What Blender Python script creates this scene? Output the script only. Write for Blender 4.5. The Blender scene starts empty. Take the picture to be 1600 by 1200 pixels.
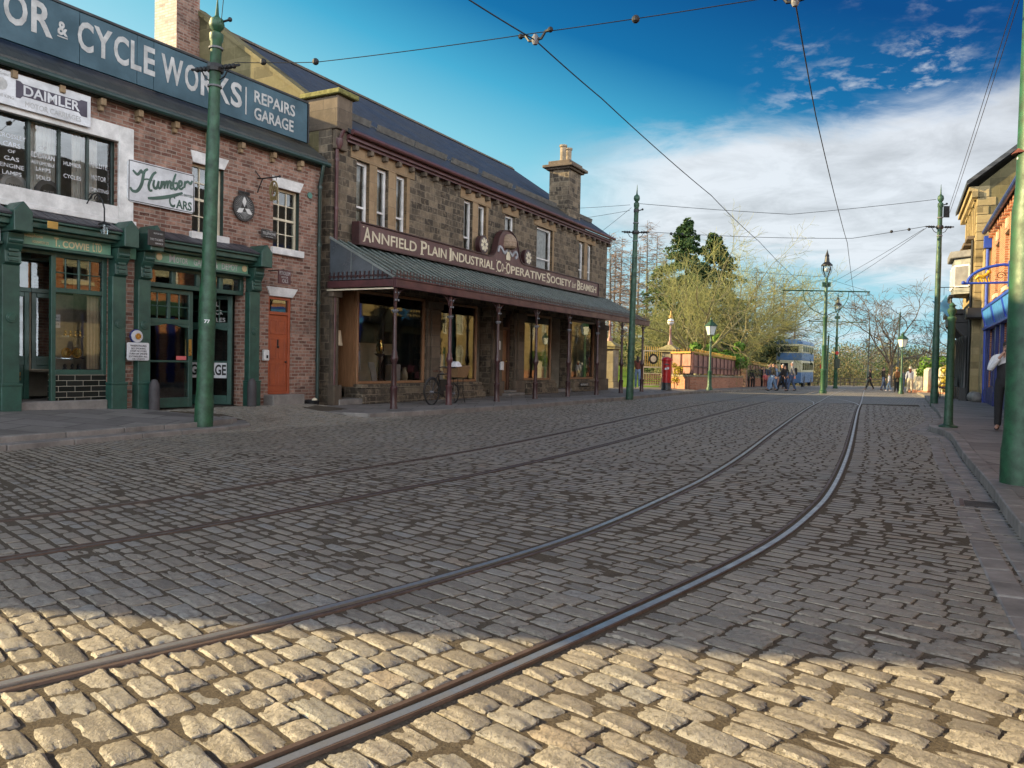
import bpy, bmesh, math, random
import numpy as np
from mathutils import Vector, Matrix, Quaternion
R = math.radians
rnd = random.Random(11)
SC = bpy.context.scene
COL = SC.collection

# ------------------------------------------------------------------ camera
PITCH = math.atan(34 / 1240)
cam = bpy.data.cameras.new('camera'); camo = bpy.data.objects.new('camera', cam); COL.objects.link(camo)
camo.matrix_world = Matrix.Translation((0, 0, 1.28)) @ Matrix.Rotation(math.pi / 2 - PITCH, 4, 'X') @ Matrix.Rotation(R(1.15), 4, 'Z')
cam.sensor_width = 36; cam.lens = 36 * 1240 / 1600; cam.clip_start = 0.05; cam.clip_end = 4000
SC.camera = camo

# ------------------------------------------------------------------ sun and sky
ELEV = R(19); SUN = Vector((-.99 * math.cos(ELEV), .12 * math.cos(ELEV), math.sin(ELEV))).normalized()
sl = bpy.data.lights.new('sun', 'SUN'); sl.energy = 5.0; sl.angle = R(.5); sl.color = (1, .755, .37)
so = bpy.data.objects.new('sun', sl); COL.objects.link(so); so.rotation_euler = (-SUN).to_track_quat('-Z', 'Y').to_euler()
W = bpy.data.worlds.new('World'); SC.world = W; W.use_nodes = True
def build_world():
    nt = W.node_tree; nt.nodes.clear(); L = nt.links.new
    def n(t, **k):
        x = nt.nodes.new(t)
        for a, b in k.items(): setattr(x, a, b)
        return x
    def m(op, a, b=None, c=None, clamp=False):
        x = n('ShaderNodeMath', operation=op, use_clamp=clamp)
        for i, v in enumerate((a, b, c)):
            if v is None: continue
            if isinstance(v, (int, float)): x.inputs[i].default_value = v
            else: L(v, x.inputs[i])
        return x.outputs[0]
    def ss(v, a, b):
        x = n('ShaderNodeMapRange', interpolation_type='SMOOTHSTEP'); L(v, x.inputs[0])
        x.inputs[1].default_value = a; x.inputs[2].default_value = b
        return x.outputs[0]
    out = n('ShaderNodeOutputWorld'); bg = n('ShaderNodeBackground'); bg.inputs[1].default_value = SKY_STRENGTH
    sky = n('ShaderNodeTexSky', sky_type='NISHITA', sun_disc=False, sun_elevation=ELEV, sun_rotation=math.atan2(SUN.x, SUN.y), air_density=1.0, dust_density=.6, ozone_density=2.2)
    hs = n('ShaderNodeHueSaturation'); hs.inputs['Hue'].default_value = .487; hs.inputs['Saturation'].default_value = 1.32; hs.inputs['Value'].default_value = 1.0
    L(sky.outputs[0], hs.inputs['Color'])
    tc = n('ShaderNodeTexCoord'); sp = n('ShaderNodeSeparateXYZ'); L(tc.outputs['Generated'], sp.inputs[0])
    x, y, z = sp.outputs
    el = m('MULTIPLY', m('ARCSINE', z), 180 / math.pi)
    az = m('MULTIPLY', m('ARCTAN2', x, y), 180 / math.pi)
    # deep polarised blue away from the sun, pale cyan low and towards it
    d = m('ADD', el, m('MULTIPLY', m('MINIMUM', m('MAXIMUM', az, -60.0), 60.0), .3))
    rp = n('ShaderNodeValToRGB'); mr = n('ShaderNodeMapRange'); L(d, mr.inputs[0]); mr.inputs[1].default_value = 0; mr.inputs[2].default_value = 32; L(mr.outputs[0], rp.inputs[0])
    st = ((.0, (.52, .78, .86)), (.30, (.40, .72, .83)), (.456, (.215, .585, .73)), (.584, (.062, .40, .62)), (.73, (.006, .155, .38)), (.92, (.001, .062, .235)))
    e = rp.color_ramp.elements
    while len(e) < len(st): e.new(.5)
    for i, (p, c_) in enumerate(st): e[i].position = p; e[i].color = tuple(v for v in c_) + (1,)
    sc = n('ShaderNodeVectorMath', operation='SCALE'); L(rp.outputs[0], sc.inputs[0]); sc.inputs['Scale'].default_value = BLUE
    blue = n('ShaderNodeMix', data_type='RGBA'); blue.inputs[0].default_value = .97; L(hs.outputs[0], blue.inputs[6]); L(sc.outputs[0], blue.inputs[7])
    zz = m('ADD', m('MAXIMUM', z, 0.0), .12)
    cv = n('ShaderNodeCombineXYZ'); L(m('DIVIDE', x, zz), cv.inputs[0]); L(m('DIVIDE', y, zz), cv.inputs[1]); cv.inputs[2].default_value = 3.1
    def noise(scale, det, rough, off=(0, 0, 0), dist=0.0):
        mp = n('ShaderNodeMapping'); mp.inputs['Location'].default_value = off; L(cv.outputs[0], mp.inputs[0])
        t = n('ShaderNodeTexNoise'); t.inputs['Scale'].default_value = scale; t.inputs['Detail'].default_value = det; t.inputs['Roughness'].default_value = rough; t.inputs['Distortion'].default_value = dist
        L(mp.outputs[0], t.inputs['Vector']); return t.outputs[0]
    n1 = noise(.9, 7, .62, (2, 1, 0), .4); n2 = noise(3.4, 6, .65, (7, 3, 0), .6); n3 = noise(1.8, 6, .6, (1, 8, 0), .3)
    n4 = noise(13, 6, .6, (3, 5, 0), .25)
    nn = m('ADD', m('MULTIPLY', n1, .65), m('MULTIPLY', n2, .35))
    # the cloud bank low over the far end of the street
    top = m('ADD', 15.0, m('MULTIPLY', az, .085))
    bot = m('SUBTRACT', 10.0, m('MULTIPLY', az, .16))
    wob = m('MULTIPLY', m('SUBTRACT', nn, .5), 9.0)
    e2 = m('ADD', el, wob)
    band = m('MULTIPLY', ss(m('SUBTRACT', top, e2), -.6, 2.2), ss(m('SUBTRACT', e2, bot), -1.8, 1.6))
    band = m('MULTIPLY', band, ss(m('ADD', az, m('MULTIPLY', wob, 1.0)), -1.0, 12.0))
    low = m('MULTIPLY', ss(e2, 8.5, 2.0), m('MULTIPLY', ss(n3, .42, .62), .62))
    low = m('MULTIPLY', low, ss(az, -25, 5))
    # broken wisps higher on the right
    wm = m('MULTIPLY', m('MULTIPLY', ss(az, 15, 19), ss(az, 32, 27)), m('MULTIPLY', ss(el, 16, 18), ss(el, 27, 22)))
    wisp = m('MULTIPLY', m('MULTIPLY', wm, m('MULTIPLY', ss(n4, .48, .70), ss(n3, .40, .60))), .60)
    # unseen white cloud added as fill light: overhead, at the sides and behind
    back = m('MULTIPLY', ss(el, 36, 55), ss(nn, .42, .60))
    fill_low = m('MULTIPLY', m('MULTIPLY', ss(m('ABSOLUTE', az), 55, 95), ss(el, 46, 22)), ss(nn, .30, .50))
    c = m('MAXIMUM', m('MAXIMUM', band, m('MAXIMUM', low, wisp)), m('MAXIMUM', back, fill_low), clamp=True)
    c = m('MULTIPLY', c, .93)
    shade = n('ShaderNodeMapRange'); L(m('ADD', m('MULTIPLY', n2, .5), m('MULTIPLY', n3, .5)), shade.inputs[0]); shade.inputs[1].default_value = .40; shade.inputs[2].default_value = .58; shade.inputs[3].default_value = CLOUD * .80; shade.inputs[4].default_value = CLOUD * 1.12
    cc = n('ShaderNodeVectorMath', operation='SCALE'); cc.inputs[0].default_value = (.93, .98, 1.04); L(shade.outputs[0], cc.inputs['Scale'])
    bk = m('MAXIMUM', back, fill_low); bs = n('ShaderNodeMix', data_type='FLOAT'); L(m('ADD', m('MULTIPLY', back, .12), fill_low, clamp=True), bs.inputs[0]); bs.inputs[2].default_value = 1.0; bs.inputs[3].default_value = CLOUD_FILL / CLOUD  # added fill cloud is boosted well above the visible cloud
    cs = n('ShaderNodeVectorMath', operation='SCALE'); L(cc.outputs[0], cs.inputs[0]); L(bs.outputs[0], cs.inputs['Scale']); cc = cs
    mx = n('ShaderNodeMix', data_type='RGBA'); L(c, mx.inputs[0]); L(blue.outputs[2], mx.inputs[6]); L(cc.outputs[0], mx.inputs[7])
    L(mx.outputs[2], bg.inputs[0]); L(bg.outputs[0], out.inputs[0])
SKY_STRENGTH = .105; CLOUD = 2.65; CLOUD_FILL = 16.5; BLUE = 3.45
build_world()
SC.view_settings.view_transform = 'Standard'; SC.view_settings.look = 'None'; SC.view_settings.exposure = 1.55; SC.view_settings.gamma = 1
try:
    SC.cycles.max_bounces = 7; SC.cycles.diffuse_bounces = 3; SC.cycles.transparent_max_bounces = 16; SC.cycles.caustics_reflective = False; SC.cycles.caustics_refractive = False
except Exception: pass

# ------------------------------------------------------------------ scene-graph helpers
def tag(o, label=None, cat=None, group=None, kind=None):
    if label: o['label'] = label
    if cat: o['category'] = cat
    if group: o['group'] = group
    if kind: o['kind'] = kind
    return o
def thing(name, label, cat, loc=(0, 0, 0), rz=0.0, group=None):
    o = bpy.data.objects.new(name, None); COL.objects.link(o); o.empty_display_size = .2
    o.location = loc; o.rotation_euler = (0, 0, rz)
    return tag(o, label, cat, group)
def copy_tree(o, parent=None):
    c = o.copy(); COL.objects.link(c)
    if parent: c.parent = parent
    for ch in list(o.children): copy_tree(ch, c)
    return c
class MB:
    def __init__(s): s.v = []; s.f = []; s.k = []
    def mark(s): s.k.append((len(s.v), len(s.f))); return s
    def poly(s, *p):
        i = len(s.v); s.v.extend([tuple(q) for q in p]); s.f.append(tuple(range(i, i + len(p)))); return s
    def add(s, verts, faces):
        i = len(s.v); s.v.extend([tuple(q) for q in verts]); s.f.extend([tuple(a + i for a in f) for f in faces]); return s
    def hexa(s, b):
        return s.add(b, [(0, 3, 2, 1), (4, 5, 6, 7), (0, 1, 5, 4), (1, 2, 6, 5), (2, 3, 7, 6), (3, 0, 4, 7)])
    def box(s, x0, y0, z0, x1, y1, z1):
        return s.hexa([(x0, y0, z0), (x1, y0, z0), (x1, y1, z0), (x0, y1, z0), (x0, y0, z1), (x1, y0, z1), (x1, y1, z1), (x0, y1, z1)])
    def bar(s, p, q, w, h=None, up=(0, 0, 1)):
        p = Vector(p); q = Vector(q); d = (q - p).normalized(); u = Vector(up)
        if abs(d.dot(u)) > .98: u = Vector((1, 0, 0))
        a = d.cross(u).normalized() * w / 2; b = a.cross(d).normalized() * (h or w) / 2
        return s.hexa([p - a - b, p + a - b, p + a + b, p - a + b, q - a - b, q + a - b, q + a + b, q - a + b])
    def tube(s, pts, r, n=8, caps=True):
        pts = [Vector(p) for p in pts]
        rs = r if isinstance(r, (list, tuple)) else [r] * len(pts)
        i0 = len(s.v); prev = None
        for k, p in enumerate(pts):
            d = (pts[min(k + 1, len(pts) - 1)] - pts[max(k - 1, 0)]).normalized()
            if prev is None:
                a = d.orthogonal().normalized()
            else:
                a = (prev - d * prev.dot(d))
                a = a.normalized() if a.length > 1e-6 else d.orthogonal().normalized()
            prev = a; b = d.cross(a)
            for j in range(n):
                t = 2 * math.pi * j / n
                s.v.append(tuple(p + (a * math.cos(t) + b * math.sin(t)) * rs[k]))
        for k in range(len(pts) - 1):
            for j in range(n):
                A = i0 + k * n + j; B = i0 + k * n + (j + 1) % n
                s.f.append((A, B, B + n, A + n))
        if caps:
            s.f.append(tuple(i0 + j for j in reversed(range(n)))); e = i0 + (len(pts) - 1) * n
            s.f.append(tuple(e + j for j in range(n)))
        return s
    def lathe(s, prof, c=(0, 0, 0), n=16, axis='z'):
        i0 = len(s.v)
        for r, z in prof:
            for j in range(n):
                t = 2 * math.pi * j / n; x, y = r * math.cos(t), r * math.sin(t)
                p = (x, y, z) if axis == 'z' else ((x, z, y) if axis == 'y' else (z, x, y))
                s.v.append((p[0] + c[0], p[1] + c[1], p[2] + c[2]))
        for k in range(len(prof) - 1):
            for j in range(n):
                A = i0 + k * n + j; B = i0 + k * n + (j + 1) % n
                s.f.append((A, B, B + n, A + n))
        s.f.append(tuple(i0 + j for j in reversed(range(n)))); e = i0 + (len(prof) - 1) * n
        s.f.append(tuple(e + j for j in range(n)))
        return s
    def ball(s, c, r, n=10, sz=1.0):
        pr = [(max(1e-3, r * math.sin(math.pi * k / n)), -r * sz * math.cos(math.pi * k / n)) for k in range(n + 1)]
        return s.lathe(pr, c, n + 4)
    def prism(s, pts, f0, f1):
        """pts: 2D outline; f0/f1: functions mapping (u,v) -> 3D for the two ends"""
        i = len(s.v); n = len(pts)
        s.v.extend([tuple(f0(*p)) for p in pts]); s.v.extend([tuple(f1(*p)) for p in pts])
        s.f.append(tuple(i + j for j in range(n))); s.f.append(tuple(i + n + j for j in reversed(range(n))))
        for j in range(n):
            k = (j + 1) % n
            s.f.append((i + j, i + n + j, i + n + k, i + k))
        return s
    def build(s, name, mat, parent=None, bevel=0, smooth=False, seg=1, fix=True):
        if s.k:                                  # marked pieces become parts of their own
            ks = s.k + [(len(s.v), len(s.f))]; out = []
            for (a, b), (c, d) in zip(ks[:-1], ks[1:]):
                if d == b: continue
                q = MB(); q.v = s.v[a:c]; q.f = [tuple(i - a for i in f) for f in s.f[b:d]]; out.append(q.build(name, mat, parent, bevel, smooth, seg, fix))
            return out[0]
        me = bpy.data.meshes.new(name); me.from_pydata(s.v, [], s.f); me.update()
        if fix:
            bm = bmesh.new(); bm.from_mesh(me); bmesh.ops.recalc_face_normals(bm, faces=bm.faces); bm.to_mesh(me); bm.free()
        if mat: me.materials.append(mat)
        if smooth: me.polygons.foreach_set('use_smooth', [True] * len(me.polygons))
        o = bpy.data.objects.new(name, me); COL.objects.link(o)
        if parent: o.parent = parent
        if bevel:
            b = o.modifiers.new('bevel', 'BEVEL'); b.width = bevel; b.segments = seg; b.limit_method = 'ANGLE'; b.angle_limit = R(40)
        if smooth:
            try: me.set_sharp_from_angle(angle=R(42))
            except Exception: pass
        return o
def wall(mb, x0, x1, z0, z1, holes, y0, y1):
    """flat wall in the xz plane from y0 (street face) to y1, with real rectangular openings"""
    xs = sorted({x0, x1} | {min(max(h[i], x0), x1) for h in holes for i in (0, 1)})
    zs = sorted({z0, z1} | {min(max(h[i], z0), z1) for h in holes for i in (2, 3)})
    def solid(i, k):
        if i < 0 or k < 0 or i >= len(xs) - 1 or k >= len(zs) - 1: return False
        cx, cz = (xs[i] + xs[i + 1]) / 2, (zs[k] + zs[k + 1]) / 2
        return not any(h[0] < cx < h[1] and h[2] < cz < h[3] for h in holes)
    for i in range(len(xs) - 1):
        for k in range(len(zs) - 1):
            if not solid(i, k): continue
            a, b, c, d = xs[i], xs[i + 1], zs[k], zs[k + 1]
            mb.poly((a, y0, c), (b, y0, c), (b, y0, d), (a, y0, d)); mb.poly((a, y1, c), (a, y1, d), (b, y1, d), (b, y1, c))
            if not solid(i - 1, k): mb.poly((a, y0, c), (a, y0, d), (a, y1, d), (a, y1, c))
            if not solid(i + 1, k): mb.poly((b, y0, c), (b, y1, c), (b, y1, d), (b, y0, d))
            if not solid(i, k - 1): mb.poly((a, y0, c), (a, y1, c), (b, y1, c), (b, y0, c))
            if not solid(i, k + 1): mb.poly((a, y0, d), (b, y0, d), (b, y1, d), (a, y1, d))
    return mb
def frame(mb, x0, x1, z0, z1, w, y0, y1):
    mb.box(x0, y0, z0, x0 + w, y1, z1); mb.box(x1 - w, y0, z0, x1, y1, z1)
    mb.box(x0 + w, y0, z0, x1 - w, y1, z0 + w); mb.box(x0 + w, y0, z1 - w, x1 - w, y1, z1)
    return mb
_tc = {}
def text(mb, s, x0, x1, z0, z1, y=0.0, ext=.012, bold=0.0, shear=0.0, serif=0.0):
    """lettering in the xz plane, fitted to the given box, facing -y"""
    cu = bpy.data.curves.new('t', 'FONT'); cu.body = s; cu.size = 1; cu.extrude = .5; cu.offset = bold; cu.shear = shear; cu.resolution_u = 3
    o = bpy.data.objects.new('t', cu); COL.objects.link(o)
    bpy.context.view_layer.update()
    me = bpy.data.meshes.new_from_object(o.evaluated_get(bpy.context.evaluated_depsgraph_get()))
    co = np.array([v.co[:] for v in me.vertices]); lo = co.min(0); hi = co.max(0)
    co = (co - lo) / np.maximum(hi - lo, 1e-6)
    V = [(x0 + (x1 - x0) * c[0], y - ext * c[2], z0 + (z1 - z0) * c[1]) for c in co]
    mb.add(V, [tuple(p.vertices) for p in me.polygons])
    bpy.data.objects.remove(o); bpy.data.curves.remove(cu); bpy.data.meshes.remove(me)
    return mb
def words(mb, lines, y=0.0, **k):
    for s, x0, x1, z0, z1 in lines: text(mb, s, x0, x1, z0, z1, y, **k)
    return mb
# ------------------------------------------------------------------ materials
class NT:
    def __init__(s, name):
        s.m = bpy.data.materials.new(name); s.m.use_nodes = True; s.t = s.m.node_tree; s.t.nodes.clear()
        s.out = s.n('ShaderNodeOutputMaterial'); s.b = s.n('ShaderNodeBsdfPrincipled'); s.l(s.b.outputs[0], s.out.inputs[0]); s.tc = s.n('ShaderNodeTexCoord')
    def n(s, t, **k):
        x = s.t.nodes.new(t)
        for a, b in k.items(): setattr(x, a, b)
        return x
    def l(s, a, b): s.t.links.new(a, b)
    def val(s, sock, v):
        if isinstance(v, (int, float)): sock.default_value = v
        elif isinstance(v, tuple): sock.default_value = v if len(v) == len(sock.default_value) else v + (1,)
        else: s.l(v, sock)
    def math(s, op, a, b=0.0, clamp=False):
        x = s.n('ShaderNodeMath', operation=op, use_clamp=clamp); s.val(x.inputs[0], a); s.val(x.inputs[1], b); return x.outputs[0]
    def mix(s, f, a, b, blend='MIX'):
        x = s.n('ShaderNodeMix', data_type='RGBA', blend_type=blend); s.val(x.inputs[0], f); s.val(x.inputs[6], a); s.val(x.inputs[7], b); return x.outputs[2]
    def noise(s, scale, det=4, rough=.55, vec=None, sc=None, dist=0.0):
        x = s.n('ShaderNodeTexNoise'); x.inputs['Scale'].default_value = scale; x.inputs['Detail'].default_value = det; x.inputs['Roughness'].default_value = rough; x.inputs['Distortion'].default_value = dist
        v = vec if vec is not None else s.tc.outputs['Object']
        if sc:
            mp = s.n('ShaderNodeMapping'); mp.inputs['Scale'].default_value = sc; s.l(v, mp.inputs[0]); v = mp.outputs[0]
        s.l(v, x.inputs['Vector']); return x.outputs[0]
    def ramp(s, f, *st):
        x = s.n('ShaderNodeValToRGB'); e = x.color_ramp.elements
        while len(e) < len(st): e.new(.5)
        for i, (p, c) in enumerate(st): e[i].position = p; e[i].color = c if len(c) == 4 else tuple(c) + (1,)
        s.l(f, x.inputs[0]); return x.outputs[0]
    def rng(s, f, a, b, c, d):
        x = s.n('ShaderNodeMapRange'); s.l(f, x.inputs[0])
        for i, v in enumerate((a, b, c, d)): x.inputs[i + 1].default_value = v
        return x.outputs[0]
    def bump(s, h, st=.3, dist=.01, prev=None):
        x = s.n('ShaderNodeBump'); x.inputs['Strength'].default_value = st; x.inputs['Distance'].default_value = dist; s.l(h, x.inputs['Height'])
        if prev is not None: s.l(prev, x.inputs['Normal'])
        return x.outputs[0]
    def set(s, color=None, rough=None, metal=None, normal=None, spec=None):
        for nm, v in (('Base Color', color), ('Roughness', rough), ('Metallic', metal), ('Normal', normal), ('Specular IOR Level', spec)):
            if v is not None: s.val(s.b.inputs[nm], v)
        return s.m
MATS = {}
def paint(name, c, rough=.45, metal=0.0, dirt=.35, scale=3.0, bump=.15, spec=.5):
    """painted or plain surface with weathering: blotches, fine grain, uneven sheen"""
    if name in MATS: return MATS[name]
    t = NT(name); a = t.noise(scale, 6, .65); b = t.noise(scale * 14, 3, .6)
    d = tuple(x * (1 - dirt) * .9 for x in c); l = tuple(min(1, x * (1 + dirt * .35)) for x in c)
    col = t.mix(t.rng(a, .32, .68, 0, 1), d, l); col = t.mix(t.rng(b, .45, .75, 0, .35), col, d)
    t.set(col, t.rng(a, .3, .7, rough + .14, max(.05, rough - .1)), metal, t.bump(b, bump, .004), spec); MATS[name] = t.m
    return t.m
def wood(name, c1, c2, rough=.55, sc=(9, 9, .8)):
    t = NT(name); a = t.noise(2.2, 6, .6, sc=sc, dist=1.2); b = t.noise(1.1, 3)
    t.set(t.mix(t.rng(b, .35, .65, 0, .35), t.mix(t.rng(a, .35, .65, 0, 1), c1, c2), c1), rough, 0, t.bump(a, .25, .004)); return t.m
def brickm(name, c1, c2, c3, mortar, bw=.235, rh=.078, mort=.011, rough=.85, bump=.6, var=.5, dist=.012, offset=.5, stain=(.03, .028, .026), stainamt=.5, planez=False, rubble=0.0):
    """coursed masonry; vector is (x+y along the wall, z up) so it runs round corners"""
    t = NT(name); sp = t.n('ShaderNodeSeparateXYZ'); t.l(t.tc.outputs['Object'], sp.inputs[0])
    cv = t.n('ShaderNodeCombineXYZ')
    if planez: t.l(sp.outputs[0], cv.inputs[0]); t.l(sp.outputs[1], cv.inputs[1])
    else: t.l(t.math('ADD', sp.outputs[0], sp.outputs[1]), cv.inputs[0]); t.l(sp.outputs[2], cv.inputs[1])
    vec = cv.outputs[0]
    wz = t.n('ShaderNodeTexNoise'); wz.inputs['Scale'].default_value = 2.5; wz.inputs['Detail'].default_value = 3; t.l(t.tc.outputs['Object'], wz.inputs['Vector'])
    wv = t.n('ShaderNodeVectorMath', operation='MULTIPLY_ADD'); t.l(wz.outputs['Color'], wv.inputs[0]); wv.inputs[1].default_value = (dist + rubble, dist + rubble * .6, 0); t.l(vec, wv.inputs[2]); vec = wv.outputs[0]
    br = t.n('ShaderNodeTexBrick'); t.l(vec, br.inputs['Vector']); br.offset = offset; br.inputs['Color1'].default_value = (0, 0, 0, 1); br.inputs['Color2'].default_value = (1, 1, 1, 1); br.inputs['Mortar'].default_value = (.5, .5, .5, 1)
    br.inputs['Scale'].default_value = 1; br.inputs['Mortar Size'].default_value = mort; br.inputs['Mortar Smooth'].default_value = .25; br.inputs['Brick Width'].default_value = bw; br.inputs['Row Height'].default_value = rh; br.inputs['Bias'].default_value = 0
    if rubble: br.squash = .62; br.squash_frequency = 3
    a = t.noise(1.3, 5, .6); b = t.noise(28, 5, .7); c = t.noise(7, 4, .6)
    col = t.ramp(br.outputs['Color'], (0, c1), (.45, c2), (.8, c3), (1, tuple(x * .55 for x in c1)))
    col = t.mix(t.rng(b, .35, .7, 0, var), col, tuple(x * .55 for x in c2)); col = t.mix(t.rng(c, .5, .75, 0, var), col, tuple(min(1, x * 1.35) for x in c3))
    col = t.mix(t.rng(br.outputs['Fac'], 0, 1, 0, .85), col, mortar)
    col = t.mix(t.rng(a, .5, .72, 0, stainamt), col, stain)
    h = t.math('SUBTRACT', t.math('MULTIPLY', b, .5), br.outputs['Fac'])
    h = t.math('ADD', h, t.math('MULTIPLY', br.outputs['Color'], .25))
    t.set(col, rough, 0, t.bump(h, bump, .012), .25); return t.m
def slate(name, c1, c2, moss=.25):
    t = NT(name); sp = t.n('ShaderNodeSeparateXYZ'); t.l(t.tc.outputs['Object'], sp.inputs[0]); cv = t.n('ShaderNodeCombineXYZ')
    t.l(sp.outputs[0], cv.inputs[0]); t.l(t.math('MULTIPLY', sp.outputs[2], 1.6), cv.inputs[1])
    br = t.n('ShaderNodeTexBrick'); t.l(cv.outputs[0], br.inputs['Vector']); br.inputs['Color1'].default_value = (0, 0, 0, 1); br.inputs['Color2'].default_value = (1, 1, 1, 1); br.inputs['Scale'].default_value = 1
    br.inputs['Brick Width'].default_value = .3; br.inputs['Row Height'].default_value = .24; br.inputs['Mortar Size'].default_value = .008
    a = t.noise(.9, 6, .65); b = t.noise(20, 4)
    col = t.mix(t.math('MULTIPLY', br.outputs['Color'], .8), c1, c2); col = t.mix(t.rng(a, .5, .75, 0, moss), col, (.06, .055, .028)); col = t.mix(br.outputs['Fac'], col, (.01, .011, .013))
    h = t.math('SUBTRACT', t.math('MULTIPLY', br.outputs['Color'], .5), br.outputs['Fac']); h = t.math('ADD', h, t.math('MULTIPLY', b, .3))
    t.set(col, t.rng(a, .3, .7, .42, .62), 0, t.bump(h, .5, .012), .45); return t.m
def glass(name, tint=(.75, .8, .8), ior=1.75, streak=.06):
    t = NT(name); fr = t.n('ShaderNodeFresnel'); fr.inputs['IOR'].default_value = ior
    g = t.n('ShaderNodeBsdfGlossy'); g.inputs['Roughness'].default_value = .02; g.inputs['Color'].default_value = (.92, .95, .96, 1)
    tr = t.n('ShaderNodeBsdfTransparent'); tr.inputs['Color'].default_value = tint + (1,)
    w = t.noise(1.6, 2); nb = t.bump(w, streak, .02); t.l(nb, g.inputs['Normal'])
    mx = t.n('ShaderNodeMixShader'); t.l(fr.outputs[0], mx.inputs[0]); t.l(tr.outputs[0], mx.inputs[1]); t.l(g.outputs[0], mx.inputs[2]); t.l(mx.outputs[0], t.out.inputs[0]); return t.m
def emit(name, c, s):
    t = NT(name); e = t.n('ShaderNodeEmission'); e.inputs[0].default_value = c + (1,); e.inputs[1].default_value = s; t.l(e.outputs[0], t.out.inputs[0]); return t.m
def settm(name, proc=False):
    """worn sandstone setts: every stone its own tone, pitted, some polished"""
    t = NT(name)
    if proc:
        sp = t.n('ShaderNodeSeparateXYZ'); t.l(t.tc.outputs['Object'], sp.inputs[0])
        ca, sa = math.cos(R(28)), math.sin(R(28))
        u = t.math('SUBTRACT', t.math('MULTIPLY', sp.outputs[0], ca), t.math('MULTIPLY', sp.outputs[1], sa)); v = t.math('ADD', t.math('MULTIPLY', sp.outputs[0], sa), t.math('MULTIPLY', sp.outputs[1], ca))
        cv = t.n('ShaderNodeCombineXYZ'); t.l(u, cv.inputs[0]); t.l(v, cv.inputs[1])
        br = t.n('ShaderNodeTexBrick'); t.l(cv.outputs[0], br.inputs['Vector']); br.inputs['Color1'].default_value = (0, 0, 0, 1); br.inputs['Color2'].default_value = (1, 1, 1, 1); br.inputs['Scale'].default_value = 1
        br.inputs['Brick Width'].default_value = .21; br.inputs['Row Height'].default_value = .125; br.inputs['Mortar Size'].default_value = .012; f = br.outputs['Color']
    else:
        at = t.n('ShaderNodeAttribute', attribute_name='tone'); f = at.outputs['Fac']
    a = t.noise(24, 6, .72); b = t.noise(110, 4, .7); c = t.noise(.55, 4, .6)
    col = t.ramp(f, (0, (.15, .134, .112)), (.3, (.23, .205, .166)), (.62, (.285, .254, .205)), (.85, (.235, .231, .213)), (1, (.285, .236, .178)))
    pit = t.noise(46, 5, .8); col = t.mix(t.rng(pit, .56, .70, 0, .6), col, (.10, .088, .072)); col = t.mix(t.rng(a, .42, .72, 0, .55), col, (.115, .104, .088)); col = t.mix(t.rng(b, .5, .75, 0, .4), col, (.34, .30, .235)); col = t.mix(t.rng(c, .5, .7, 0, .30), col, (.13, .115, .10))
    if proc: col = t.mix(br.outputs['Fac'], col, (.045, .04, .034))
    h = t.math('ADD', t.math('MULTIPLY', a, 1.0), t.math('SUBTRACT', t.math('MULTIPLY', b, .35), t.math('MULTIPLY', t.rng(pit, .54, .70, 0, 1), .8)))
    nb = t.bump(h, .9, .012)
    if proc: nb = t.bump(t.math('SUBTRACT', 1.0, br.outputs['Fac']), .5, .012)
    t.set(col, t.rng(f, 0, 1, .38, .62) if not proc else .55, 0, nb, .5); return t.m
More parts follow.
